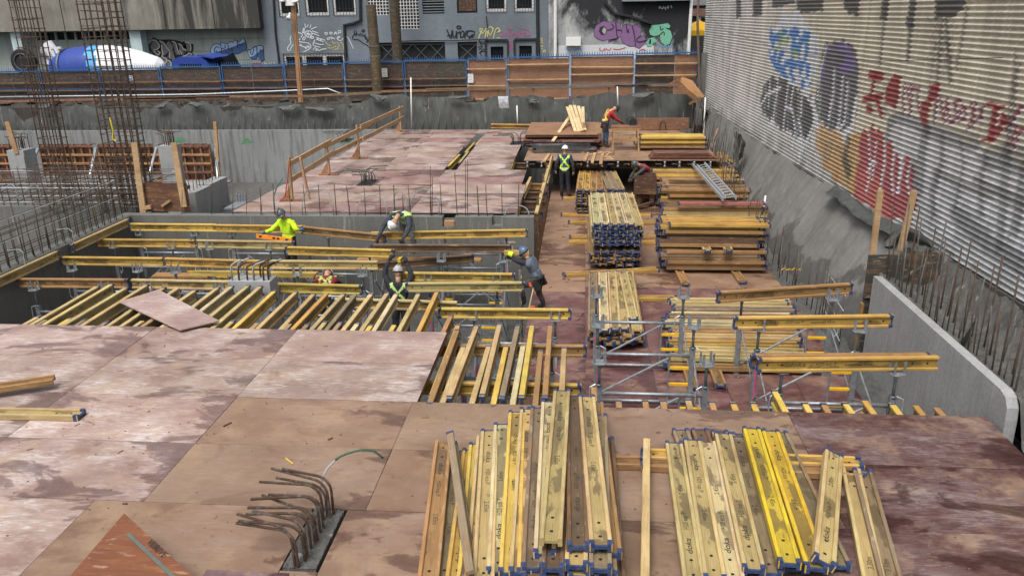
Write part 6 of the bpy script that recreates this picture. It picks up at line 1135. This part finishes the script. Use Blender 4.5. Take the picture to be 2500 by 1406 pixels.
for i in range(4): m = MB(); x = 7.2+U(-.2,.2); m.b2((7.0+.05*i,20.75+.02*i,.03+.05*i),(9.3-.1*i,21.5,.06+.05*i)); solo('plywood_sheet', m, M['lumber'], '%s maroon sheet up in the low pile below the yellow upper stack' % ORD[i], 'plywood sheet', 'sheets below the yellow upper stack', color=random.choice(((.14,.06,.045),(.2,.09,.055))))
# brown box and plank near the crouching worker
m = MB(); m.b2((6.38,18.9,-.82),(6.42,19.4,-.2)); m.b2((6.42,18.9,-.82),(7.05,18.94,-.2)); m.b2((7.05,18.9,-.82),(7.09,19.4,-.2)); m.b2((6.42,19.36,-.82),(7.05,19.4,-.2)); m.b2((6.42,18.94,-.82),(7.05,19.36,-.79)); solo('plywood_box', m, M['lumber'], 'dark brown open plywood box in front of the crouching worker', 'box', color=(.09,.045,.03))
m = MB(); m.bar((5.95,18.2,ZF+.03),(7.0,19.0,ZF+.15),.16,.05); solo('dark_plank', m, M['lumber'], 'dark plank lying before the brown plywood box', 'plank', color=(.07,.04,.03))
for i, y in enumerate((19.6,20.05)): m = MB(); m.bar((5.55,y,ZF+.06),(6.5,y,ZF+.06),.1,.1); solo('orange_bearer', m, M['lumber'], ('front','rear')[i]+' orange bearer timber left of the brown box', 'lumber', color=(.38,.18,.08))
m = MB(); m.b2((6.45,19.0,ZF),(6.6,19.4,-.825)); m.b2((6.9,19.0,ZF),(7.05,19.4,-.825)); m.b2((6.6,19.1,-1.0),(6.9,19.3,-.9)); solo('timber_trestle', m, M['lumber'], 'low dark timber trestle under the brown plywood box', 'trestle', color=(.1,.06,.035))
# aluminium ladder
a0, a1 = at(1682,392,-.15), at(1765,487,-.15); b0, b1 = at(1708,386,-.15), at(1797,484,-.15)
LD = thing('ladder', 'grey aluminium extension ladder lying on the stepped stack', 'ladder', None, a0)
for p, q in ((a0,a1),(b0,b1),(a0.lerp(a1,.22)+Vector((.06,0,.07)),a1+Vector((.06,0,.06))),(b0.lerp(b1,.22)+Vector((-.06,0,.07)),b1+Vector((-.06,0,.06)))): m = MB(); m.bar(p, q, .035, .09); part(LD, 'rail', m, M['galv'])
for i in range(18): t_ = (i+.5)/18; m = MB(); m.tube([a0.lerp(a1,t_), b0.lerp(b1,t_)], .017, 6); part(LD, 'rung', m, M['galv'])
for i in range(14): t_ = .22+.78*(i+.5)/14; m = MB(); m.tube([a0.lerp(a1,t_)+Vector((.06,0,.07)), b0.lerp(b1,t_)+Vector((-.06,0,.07))], .017, 6); part(LD, 'rung', m, M['galv'])
# right: bulkhead and stakes at the end of the pale wall
BB = thing('bulkhead_panel', 'dark plywood bulkhead at the far end of the pale right wall with two tall stakes', 'panel', None, (10.2, 7.2, 0))
m = MB(); m.prism([(9.78,7.12,-.12),(9.78,7.12,.70),(11.0,6.95,.82),(11.0,6.95,.2),(10.0,7.05,-.05)], (0,.02,0)); part(BB, 'face', m, M['lumber'], color=(.05,.048,.042))
m = MB(); m.prism([(9.8,7.14,-2.4),(9.8,7.14,-.12),(9.98,7.14,-.12),(9.98,7.14,-2.4)], (0,.03,0)); part(BB, 'lower_face', m, M['lumber'], color=(.06,.055,.045))
for u0, v0, u1, v1, Y in ((2149,465,2128,640,7.2),(2232,466,2198,612,7.05)): m = MB(); m.bar(ony(u0,v0,Y), ony(u1,v1,Y), .1, .06, (0,1,0)); part(BB, 'stake', m, M['lumber'], color=(.42,.28,.15))
m = MB(); m.bar((9.77,7.1,-.2),(9.77,7.1,-2.3),.05,.09,(0,1,0)); part(BB, 'edge_stud', m, M['lumber'], color=(.3,.17,.08))
m = MB()
m.add(*grid(14, 8, lambda s, t: (10.15+.95*s+.05*nz(s*4,t*3), 7.45-.0*t+.12*nz(s*3,t*2,2), .75+.42*t*math.sin(math.pi*min(1,s+.12))+.05*nz(s*5,t*4,7)))); solo('membrane_scrap', m, M['membrane'], 'dark curled membrane scrap behind the two tall stakes', 'membrane', smooth=True)
m = MB(); m.add(*grid(40, 5, lambda s, t: (wx(7.6+5.2*s)-.12-.25*t+.1*nz(s*9,t*2), 7.6+5.2*s, .75-.16*t-.1*abs(nz(s*7,t*3,4))+.06*math.sin(s*9)))); solo('membrane_strip', m, M['membrane'], 'torn dark membrane strip along the base of the corrugated wall', 'membrane', smooth=True)
q_ = at(2315,790,.3); m = MB(); m.prism([(10.06,4.15,.12),(10.06,4.0,.12),(10.12,3.9,.5),(10.2,4.0,.62),(10.3,4.2,.6),(10.22,4.3,.14)], (.03,.06,0)); solo('rubber_flap', m, M['black'], 'black rubber flap standing between the dowels on the right wall', 'flap')
m = MB(); p = onx(1832,360,10.3); vs, fs = grid(14, 10, lambda s, t: (10.2+.28*math.sin(math.pi*s)*math.sin(math.pi*t)+.12*nz(s*5,t*5,1), p.y-.55+1.1*s+.06*nz(s*6,t*4), p.z-.5+.95*t+.1*nz(s*5,t*6,3))); vs = [(20.2-x if 0 else x-.35, y, z) for x, y, z in vs]; m.add(vs, fs); solo('torn_sack', m, M['membrane'], 'torn grey plastic bundle hanging on the sprayed wall', 'plastic sheet', smooth=True)
for i, (u0, v0, u1, v1, X) in enumerate(((1869,478,1858,560,9.9),(1722,238,1718,330,9.6))): m = MB(); a_ = onx(u0,v0,X); b_ = onx(u1,v1,X); m.tube([a_, b_, b_-Vector((0,0,.5))], .028, 7); solo('white_pipe', m, M['white'], ('short white plastic pipe standing among dowels beside the near wall stack','white plastic pipe standing in the rear right corner')[i], 'pipe', smooth=True)
for i, (u, v0, v1) in enumerate(((1003,190,318),(1262,258,312),(1507,212,262))): a_ = ony(u, v0, 28.4); b_ = ony(u+2, v1, 28.4); m = MB(); m.tube([a_, b_], .03, 7); solo('white_pipe', m, M['white'], ('tall white pipe standing before the membrane at the pink deck','short white pipe standing before the membrane in the middle','white pipe standing behind the red-vested carpenter')[i], 'pipe', smooth=True)
p = ony(1228, 250, 28.35); m = MB(); m.add(*grid(6, 6, lambda s, t: (p.x-.22+.44*s+.05*t, 28.35-.04*math.sin(3*t)+.02*nz(s*3,t*3), p.z+.25-.5*t))); sh_ = solo('silver_sheet', m, M['galv'], 'crumpled silver sheet hung over the membrane edge', 'sheet')
a_ = at(1728,330,.2); m = MB(); m.bar((9.35,22.4,.2), onx(1752,318,10.0), .06, .12); solo('slanting_board', m, M['lumber'], 'slanting board wedged against the dowels by the yellow upper stack', 'lumber', color=(.36,.22,.12))
m = MB(); p = at(1918,690,ZF+.3)
for k in range(4): m.tube([(9.35+.12*k,11.2,ZF+.35),(9.4+.12*k,11.15,ZF+.42-.03*(k % 2)),(9.45+.12*k,11.2,ZF+.35)], .013, 5)
solo('yellow_caps', m, M['rung'], 'small yellow safety caps beside the near wall stack', 'safety cap')
# odds and ends on the decks
for i, (u, v, du, dv, c) in enumerate(((697,1118,18,14,(.6,.42,.1)),(545,1040,20,-10,(.08,.05,.04)),(800,1072,12,-4,(.08,.05,.04)),(300,1228,10,1,(.1,.07,.05)),(1440,835,24,4,(.4,.2,.1)))):
    p = at(u, v, .012 if i < 4 else ZF+.03); q = at(u+du, v+dv, .012 if i < 4 else ZF+.03); m = MB(); m.bar(p, q, .02 if i < 4 else .12, .012 if i < 4 else .06); solo('wood_splinter', m, M['lumber'], ('yellow wood splinter lying behind the rusty bent bars','dark stick lying on the left of the brown deck','dark stick lying beyond the rusty bars','dark splinter near the lower left panel','small orange wood block on the lower slab by the scaffold leg')[i], 'wood scrap', color=c, base=p)
M['crumb'] = flat('crumbs', (.16,.115,.08), .85, 0, .8, 3)
m = MB()
for i in range(70): x, y = U(-5.5,9), U(-1,4.6); y = min(y, 2.35 if x > 2.4 else 4.6); a_ = U(0,3.1); s = U(.03,.09); m.bar((x,y,.006),(x+s*math.cos(a_),y+s*math.sin(a_),.006),U(.006,.014),.008)
for i in range(90): x, y = U(3.8,9.0), U(5.5,20); a_ = U(0,3.1); s = U(.05,.25); m.bar((x,y,ZF+.012),(x+s*math.cos(a_),y+s*math.sin(a_),ZF+.012),U(.012,.05),.014)
for i in range(220): x, y = U(-5.5,9), U(-1,2.3); s = U(.006,.016); m.box((x,y,.004), (s*U(1,2),s,.008), Matrix.Rotation(U(0,3),3,'Z'))
o = struct('deck_crumbs', m, M['crumb']); o['kind'] = 'stuff'
# ================================================================= PEOPLE
_cm = {}
def cmat(c, rough=.85):
    k = tuple(round(x,3) for x in c)
    if k not in _cm: _cm[k] = flat('fabric', c, rough, 0, .28, 14)
    return _cm[k]
SKIN = (.42,.24,.16)
BASE = dict(pel=(0,0,.96), spi=(0,.01,1.14), che=(0,.0,1.34), nek=(0,.01,1.50), hed=(0,.04,1.63),
            shL=(-.18,0,1.42), elL=(-.25,-.02,1.14), wrL=(-.25,.08,.90), shR=(.18,0,1.42), elR=(.25,-.02,1.14), wrR=(.25,.08,.90),
            hiL=(-.10,0,.92), knL=(-.11,.02,.51), anL=(-.12,-.01,.10), toL=(-.14,.15,.05), hiR=(.10,0,.92), knR=(.11,.02,.51), anR=(.12,-.01,.10), toR=(.14,.15,.05))
RAD = dict(pel=.155, spi=.145, che=.165, nek=.062, shL=.085, elL=.058, wrL=.044, shR=.085, elR=.058, wrR=.044, hiL=.105, knL=.078, anL=.058, toL=.05, hiR=.105, knR=.078, anR=.058, toR=.05)
EDG = [('pel','spi'),('spi','che'),('che','nek'),('che','shL'),('shL','elL'),('elL','wrL'),('che','shR'),('shR','elR'),('elR','wrR'),('pel','hiL'),('hiL','knL'),('knL','anL'),('anL','toL'),('pel','hiR'),('hiR','knR'),('knR','anR'),('anR','toR')]
def segd(p, a, b): d = b-a; t = max(0, min(1, (p-a).dot(d)/max(1e-9, d.length_squared))); return (p-a-d*t).length
def head_geo(m, c, up, fw, mi_skin, mi_dark, mi_hair):
    r = fw.cross(up).normalized(); fw = up.cross(r).normalized()
    def P(x, y, z): return c + r*x + fw*y + up*z
    nu, nv = 16, 12; vs = []; fs = []
    for j in range(nv+1):
        ph = math.pi*j/nv
        for i in range(nu):
            th = 2*math.pi*i/nu; x = .078*math.sin(ph)*math.cos(th); y = .098*math.sin(ph)*math.sin(th); z = .118*math.cos(ph)
            if z < 0: x *= 1+z*1.8; y = y*(1+z*.9)+(.012 if y > 0 else 0)*(-z*8)
            vs.append(P(x, y, z))
    for j in range(nv):
        for i in range(nu): fs.append((j*nu+i, (j+1)*nu+i, (j+1)*nu+(i+1) % nu, j*nu+(i+1) % nu))
    m.add(vs, fs, mi_skin)
    m.prism([P(-.014,.092,-.03), P(.014,.092,-.03), P(.006,.094,.02), P(-.006,.094,.02)], fw*.024, mi_skin)            # nose
    for s in (-1, 1):
        m.prism([P(s*.075,-.012,-.03), P(s*.09,-.02,-.02), P(s*.093,-.022,.02), P(s*.075,-.008,.03)], fw*.03, mi_skin)   # ear
        m.prism([P(s*.02,.084,.012), P(s*.045,.078,.012), P(s*.045,.078,.022), P(s*.02,.084,.022)], fw*.013, mi_dark)     # eye
    m.prism([P(-.024,.086,-.062), P(.024,.086,-.062), P(.022,.088,-.054), P(-.022,.088,-.054)], fw*.012, mi_dark)        # mouth
def hand_geo(m, w, d, nrm, mi, curl=.5, thumb=1):
    d = d.normalized(); side = d.cross(nrm).normalized(); nrm = side.cross(d)
    m.tube([w-d*.02, w+d*.03, w+d*.085], [.034,.042,.036], 8, mi)
    for k, (o, l) in enumerate(((-.03,.07),(-.01,.082),(.01,.078),(.03,.06))):
        p0 = w+d*.06+side*o; p1 = w+d*.09+side*o*1.05; p2 = p1+(d*math.cos(curl)+nrm*math.sin(curl))*l*.5; p3 = p2+(d*math.cos(curl*2)+nrm*math.sin(curl*2))*l*.45
        m.tube([p0, p1, p2, p3], [.013,.0125,.011,.008], 6, mi)
    p0 = w+d*.02+side*.03*thumb; m.tube([p0, p0+side*.03*thumb+d*.03+nrm*.01, p0+side*.035*thumb+d*.06+nrm*.03], [.015,.0135,.009], 6, mi)
def person(label, loc, yaw, pose, jacket, trousers, gloves=(.03,.03,.03), boots=(.05,.035,.025), helmet=(.75,.75,.73), vest=None, look=(0,1,-.2), curl=.7, scale=1.0, sleeves=None, belt=None, extra=None, camo=False):
    J = {k: Vector(v) for k, v in BASE.items()}
    for k, v in pose.items(): J[k] = Vector(v)
    RZ = Matrix.Rotation(yaw, 3, 'Z'); loc = Vector(loc); Wd = {k: RZ @ (v*scale) for k, v in J.items()}      # root-local
    names = [k for k in RAD]; me = bpy.data.meshes.new('body'); me.from_pydata([Wd[k] for k in names], [(names.index(a), names.index(b)) for a, b in EDG], []); o = bpy.data.objects.new('body', me); COL.objects.link(o)
    md = o.modifiers.new('s', 'SKIN'); md.use_smooth_shade = True; sv = me.skin_vertices[0].data
    for i, k in enumerate(names): r_ = RAD[k]*scale; sv[i].radius = (r_, r_*(.78 if k in ('pel','spi','che') else 1)); sv[i].use_root = (k == 'pel')
    sd = o.modifiers.new('d', 'SUBSURF'); sd.levels = 3; sd.render_levels = 3
    ev = o.evaluated_get(bpy.context.evaluated_depsgraph_get()); bm_ = bpy.data.meshes.new_from_object(ev); bpy.data.objects.remove(o)
    m = MB(); V_ = [v.co.copy() for v in bm_.vertices]; F_ = [tuple(p.vertices) for p in bm_.polygons]; N_ = [v.normal.copy() for v in bm_.vertices]
    sleeves = sleeves or jacket; mats = [cmat(jacket), cmat(trousers), cmat(gloves), cmat(boots), cmat(SKIN, .6), cmat((.03,.025,.02)), cmat(sleeves)]
    reg = {('anL','toL'):3, ('anR','toR'):3, ('pel','hiL'):1, ('hiL','knL'):1, ('knL','anL'):1, ('pel','hiR'):1, ('hiR','knR'):1, ('knR','anR'):1, ('shL','elL'):6, ('elL','wrL'):6, ('shR','elR'):6, ('elR','wrR'):6}
    fm_ = []; bone = []
    for f in F_:
        c = sum((V_[i] for i in f), Vector())/len(f); e = min(EDG, key=lambda e: segd(c, Wd[e[0]], Wd[e[1]])-.5*min(RAD[e[0]], RAD[e[1]])*scale); bone.append(e); mi = reg.get(e, 0)
        if e in (('knL','anL'),('knR','anR')) and (c-Wd[e[1]]).length < .17*scale: mi = 3
        if e == ('che','nek') and (c-Wd['nek']).length < .06*scale: mi = 4
        fm_.append(mi)
    for i, v in enumerate(V_):
        q = v*11+loc; dz_ = .013*nz(q.x, q.y, q.z*.7)+.006*nz(q.x*2.6, q.y*2.6, q.z*2)
        V_[i] = v+N_[i]*dz_*scale
    m.v = [tuple(v) for v in V_]; m.f = F_; m.m = fm_
    up0 = (Wd['hed']-Wd['nek']).normalized(); fw0 = RZ @ Vector(look).normalized(); hc = Wd['hed']+up0*.02
    m.tube([Wd['nek']-up0*.05, Wd['hed']], [.062*scale,.055*scale], 10, 4); head_geo(m, hc, up0, fw0, 4, 5, 5)
    for s, e_, w_ in (('L','elL','wrL'),('R','elR','wrR')):
        d_ = Wd[w_]-Wd[e_]; nr = RZ @ Vector((.3 if s == 'L' else -.3, .4, -.8)); nr = nr - d_*nr.dot(d_)/d_.length_squared; hand_geo(m, Wd[w_]+d_.normalized()*.02, d_, nr.normalized(), 2, curl, 1 if s == 'L' else -1)
    P = link('person', m.mesh('person', mats, True), None, loc); tag(P, label, 'person')
    # helmet
    rr_ = fw0.cross(up0).normalized(); fw1 = up0.cross(rr_).normalized(); hm = MB(); nu, nv = 18, 7; vs = []; fs = []
    for j in range(nv+1):
        ph = math.pi*.5*j/nv
        for i in range(nu):
            th = 2*math.pi*i/nu; vs.append(hc+up0*(.03+.135*math.cos(ph))+rr_*(.112*math.sin(ph)*math.cos(th))+fw1*(.135*math.sin(ph)*math.sin(th)-.005))
    for j in range(nv):
        for i in range(nu): fs.append((j*nu+i, (j+1)*nu+i, (j+1)*nu+(i+1) % nu, j*nu+(i+1) % nu))
    hm.add(vs, fs); br = [hc+up0*.032+rr_*(.118*math.cos(t_))+fw1*(.14*math.sin(t_)+(.05 if math.sin(t_) > .2 else 0)) for t_ in [2*math.pi*k/18 for k in range(18)]]; hm.prism(br, up0*.008)
    hm.tube([hc+up0*.165-fw1*.08, hc+up0*.175, hc+up0*.16+fw1*.09], .012, 6)
    hmat = cmat(helmet, .3) if not camo else M['camo']; link('hard_hat', hm.mesh('hard_hat', hmat, True), P)
    hb = MB(); hb.tube([hc+up0*.02+rr_*(.1*math.cos(t_))+fw1*(.118*math.sin(t_)) for t_ in [2*math.pi*k/14 for k in range(15)]], .012, 5); link('hat_band', hb.mesh('hat_band', M['black'], True), P)
    # vest: shell over the torso faces
    if vest:
        kind, cb_, chi, csi = vest; upv = (Wd['nek']-Wd['pel']).normalized(); rt = (Wd['shR']-Wd['shL']); rt = (rt-upv*rt.dot(upv)).normalized(); fwv = upv.cross(rt); H = (Wd['nek']-Wd['pel']).length
        keep = [i for i, e in enumerate(bone) if e in (('pel','spi'),('spi','che'),('che','nek'),('che','shL'),('che','shR')) and fm_[i] in (0, 6)]
        m = MB(); idx = {}; 
        for i in keep:
            c = sum((V_[k] for k in F_[i]), Vector())/len(F_[i]); q = c-Wd['pel']; w = q.dot(upv)/H; u = q.dot(rt); back = q.dot(fwv)-(Wd['spi']-Wd['pel']).dot(fwv) < 0
            if w < -.08 or w > .97: continue
            mi = 0; au = abs(u)
            if kind == 'X':
                if .0 < w < .20: mi = 2 if .07 < w < .13 else 1
                elif back and abs(au-abs(w-.60)*.42) < .032: mi = 1
                elif w > .6 and abs(au-.13) < .03 and not back: mi = 1
                elif w > .80 and abs(au-.13) < .03: mi = 1
            elif kind == 'straps':
                if abs(au-.10) < .028: mi = 2
                elif .12 < w < .24: mi = 2
                elif au < .05 and back: mi = 3
            elif kind == 'harness':
                if .05 < w < .2: mi = 1 if w > .1 else 2
                elif back and abs(au-abs(w-.62)*.45) < .025: mi = 1
                elif abs(au-.11) < .02 and w > .2: mi = 1
            elif kind == 'yoke':
                if w > .72: mi = 1
                elif .3 < w < .38: mi = 2
            for k in F_[i]:
                if k not in idx: idx[k] = len(m.v); m.v.append(tuple(V_[k]+N_[k]*.014))
            m.f.append(tuple(idx[k] for k in F_[i])); m.m.append(mi)
        link('vest', m.mesh('vest', [cmat(cb_), cmat(chi, .6), cmat(csi, .4), cmat((.03,.032,.04))], True), P)
    if belt:
        m = MB(); a_ = Wd['pel']; upv = (Wd['spi']-Wd['pel']).normalized(); rt = (Wd['hiR']-Wd['hiL']).normalized(); f2 = upv.cross(rt)
        m.tube([a_+rt*(.17*math.cos(t_))+f2*(.135*math.sin(t_)) for t_ in [2*math.pi*k/16 for k in range(17)]], .026, 6)
        for sx in (-1, 1): m.box(a_+rt*(.19*sx)-upv*.12+f2*.02, (.08,.13,.2), Matrix((rt, f2, upv)).transposed())
        link('tool_belt', m.mesh('tool_belt', cmat(belt)), P)
        if extra == 'orange':
            for dz, dx in ((-.05,-.16),(-.62,-.1)): m = MB(); m.box(a_+rt*dx-Vector((0,0,-dz))*1.0+f2*.1, (.1,.06,.09)); link('orange_tool', m.mesh('orange_tool', cmat((.75,.13,.05))), P)
    return P
t = NT('camo_helmet', .5); f = t.noise(t.coord('obj'), 28, 3); t.color(t.ramp(f, (.4,.1),(.46,.3),(.55,.5),(.62,.16))); M['camo'] = t.m
HV = (.55,.80,.03); SIL = (.55,.57,.58); OR_ = (.55,.25,.12); NAVY = (.03,.045,.11); BLK = (.022,.024,.03); CHAR = (.05,.05,.055)
# 1 man in the yellow-green rain jacket with a level
p1 = person('worker in bright yellow-green jacket and dark grey helmet holding an orange level', (-2.62,11.62,-1.33), R(155), dict(nek=(.0,.06,1.48), hed=(.02,.13,1.60), che=(0,.04,1.33), shL=(-.2,.03,1.42), elL=(-.38,.12,1.28), wrL=(-.40,.02,1.26), shR=(.2,.03,1.40), elR=(.33,.22,1.22), wrR=(.36,.44,1.20)), (.50,.78,.02), BLK, (.08,.12,.22), BLK, (.075,.08,.09), ('yoke', (.50,.78,.02), (.50,.78,.02), OR_), (-.5,1,-.35), .8)
RZ = Matrix.Rotation(R(155),3,'Z')
m = MB(); a_ = ony(626,576,11.15); b_ = ony(713,587,11.05); m.bar(a_, b_, .03, .1); LV = solo('spirit_level', m, M['any'], 'long orange spirit level held by the worker in the yellow-green jacket', 'spirit level', color=(.8,.25,.02), base=a_)
m = MB()
for t_ in (.12,.5,.62,.86): c = a_.lerp(b_, t_); m.box(c-Vector((0,.018,-.005)), (.07,.004,.045))
part(LV, 'vial_window', m, M['black'])
# 2 bending man with white helmet
person('worker in hi-vis vest and white helmet bending over the dark beam', (.38,11.62,-.72), R(168), dict(pel=(0,-.05,.86), spi=(0,.08,1.0), che=(.0,.27,1.08), nek=(.02,.42,1.05), hed=(.06,.56,.93), shL=(-.2,.3,1.06), elL=(-.3,.48,.82), wrL=(-.20,.66,.58), shR=(.2,.3,1.06), elR=(.38,.48,.82), wrR=(.46,.66,.54), hiL=(-.1,-.05,.83), knL=(-.16,.05,.45), anL=(-.16,-.1,.1), toL=(-.18,.06,.05), hiR=(.1,-.05,.83), knR=(.16,.05,.45), anR=(.16,-.1,.1), toR=(.18,.06,.05)), (.035,.045,.065), (.16,.18,.19), BLK, BLK, (.74,.74,.72), ('straps', (.42,.62,.16), HV, (.5,.6,.5)), (0,.5,-1), 1.0)
# 3 man with red vest under the third row
person('worker in dark jacket with red and yellow vest half hidden under the third beam row', (-1.2,9.8,-2.2), R(8), dict(pel=(0,-.05,.92), spi=(0,.04,1.09), che=(0,.2,1.25), nek=(0,.38,1.34), hed=(0,.5,1.36), shL=(-.19,.22,1.29), elL=(-.4,.3,1.14), wrL=(-.56,.42,1.16), shR=(.19,.22,1.29), elR=(.3,.45,1.1), wrR=(.24,.65,1.06)), (.025,.03,.05), BLK, BLK, BLK, (.7,.7,.68), ('harness', (.17,.02,.025), (.4,.5,.12), SIL), (.1,1,-.1))
# 4 man with speckled helmet reaching up
person('worker in black with speckled grey helmet reaching up with a drill in the pit', (.87,8.42,-1.86), R(4), dict(elL=(-.30,.06,1.66), wrL=(-.18,.16,1.92), elR=(.28,.08,1.62), wrR=(.16,.2,1.86), hed=(0,.06,1.66)), (.02,.022,.026), BLK, BLK, BLK, (.3,.3,.3), ('X', (.02,.022,.026), (.45,.6,.2), SIL), (0,1,.35), 1.1, 1.0, None, None, None, True)
m = MB(); c = Vector((.88,8.64,.05)); m.box(c, (.06,.16,.07)); m.box(c+Vector((0,.0,-.08)), (.045,.05,.12)); m.tube([c+Vector((0,.08,0)), c+Vector((0,.2,.01))], .012, 6); solo('cordless_drill', m, M['any'], 'yellow and black cordless drill in the hand of the reaching worker', 'drill', color=(.5,.38,.03))
# 5 man at the shaft edge
person('worker in grey vest and blue helmet climbing at the slab edge with arms stretched out', (3.74,9.2,ZF), R(78), dict(pel=(0,0,.80), spi=(0,.08,.96), che=(0,.16,1.13), nek=(0,.24,1.27), hed=(0,.31,1.36), shL=(-.19,.18,1.20), elL=(-.18,.46,1.24), wrL=(-.10,.66,1.33), shR=(.19,.18,1.20), elR=(.2,.42,1.12), wrR=(.12,.66,1.20), hiL=(-.1,.02,.76), knL=(-.13,.38,.62), anL=(-.13,.28,.22), toL=(-.13,.44,.17), hiR=(.1,0,.76), knR=(.12,.02,.42), anR=(.12,-.12,.10), toR=(.12,.04,.05)), (.022,.022,.026), (.06,.045,.04), (.02,.02,.02), BLK, (.07,.11,.19), ('yoke', (.10,.13,.17), (.10,.13,.17), (.2,.22,.25)), (0,1,.15), .9, .93, None, (.02,.02,.02), 'orange')
m = MB(); w = Matrix.Rotation(R(78),3,'Z') @ Vector((-.14,.56,1.285)) + Vector((3.74,9.2,ZF)); m.lathe([(-.05,.058),(.05,.056)], w, Matrix.Rotation(R(78),3,'Z') @ Vector((.05,.95,.3)), 10); solo('arm_band', m, cmat(HV), 'yellow reflective band on the arm of the climbing worker', 'arm band')
m = MB(); c = Vector((3.2,9.3,-.02)); m.bar(c, c+Vector((-.02,.03,.28)), .03, .03); m.bar(c+Vector((-.1,0,.28)), c+Vector((.06,0,.28)), .035, .035); solo('hammer', m, M['any'], 'hammer in the gloved hand of the climbing worker', 'hammer', color=(.25,.2,.15))
m = MB(); m.bar((3.02,9.2,.06),(3.55,9.25,.06),.07,.09); solo('timber_stub', m, M['timber'], 'short yellow timber piece with blue end above the climbing worker', 'beam', color=YEL)
for k in range(6): m = MB()
T = thing('access_ladder', 'grey access ladder with yellow rungs at the slab edge below the climbing worker', 'ladder', None, (3.35,8.6,ZP))
for dy in (0,.38): m = MB(); m.tube([(3.38,8.8+dy,ZP),(3.38,8.8+dy,-.2)], .025, 6); part(T, 'upright', m, M['steel'])
for k in range(7): m = MB(); m.tube([(3.38,8.8,ZP+.25+.29*k),(3.38,9.18,ZP+.25+.29*k)], .02, 6); part(T, 'rung', m, M['rung'])
# 6 standing man seen from behind
person('worker standing with back turned in blue vest with yellow crossed bands and white helmet', (4.06,20.36,ZF), R(-6), dict(elL=(-.30,.0,1.15), wrL=(-.32,.06,.92), elR=(.29,-.02,1.15), wrR=(.30,.04,.90), anL=(-.10,0,.1), anR=(.17,-.1,.1), toR=(.22,.05,.05), toL=(-.12,.16,.05)), (.045,.043,.045), (.02,.022,.03), (.2,.13,.1), (.03,.022,.02), (.78,.78,.77), ('X', (.03,.055,.17), HV, (.6,.7,.5)), (0,1,-.25), .5, 1.0)
# 7 carpenter with the red vest
person('carpenter in red hooded top with tool belt leaning over the sawhorse', (5.52,23.35,0), R(-72), dict(pel=(0,-.03,.92), spi=(0,.02,1.08), che=(0,.13,1.26), nek=(0,.24,1.38), hed=(0,.36,1.43), shL=(-.18,.16,1.32), elL=(-.2,.36,1.08), wrL=(-.12,.55,.96), shR=(.18,.16,1.32), elR=(.22,.34,1.08), wrR=(.16,.56,.95), hiL=(-.1,-.03,.9), hiR=(.1,-.03,.9)), (.36,.03,.035), (.045,.07,.12), (.06,.04,.03), (.06,.04,.03), (.05,.05,.055), ('harness', (.36,.03,.035), (.6,.65,.1), SIL), (0,1,-.9), .8, 1.0, None, (.035,.022,.018))
# 8 crouching man
person('crouching worker in dark green jacket and red harness reaching down beside the brown box', (6.93,19.72,-.92), R(115), dict(pel=(0,-.02,.55), spi=(0,.1,.72), che=(0,.26,.86), nek=(0,.4,.95), hed=(0,.52,.98), shL=(-.19,.28,.88), elL=(-.26,.56,.74), wrL=(-.22,.78,.56), shR=(.19,.28,.88), elR=(.34,.42,.66), wrR=(.3,.58,.46), hiL=(-.1,0,.5), knL=(-.2,.32,.45), anL=(-.18,.1,.1), toL=(-.2,.26,.05), hiR=(.1,0,.5), knR=(.2,.32,.45), anR=(.18,.1,.1), toR=(.2,.26,.05)), (.05,.055,.045), (.03,.03,.035), (.05,.035,.025), BLK, (.06,.07,.065), ('harness', (.28,.03,.05), (.06,.06,.06), (.3,.32,.3)), (0,1,-.5), .8)
m = MB(); m.b2((6.55,19.4,-.93),(7.4,20.15,-.86)); solo('standing_board', m, M['lumber'], 'brown board the crouching worker kneels on beside the brown box', 'board', color=(.2,.12,.07))
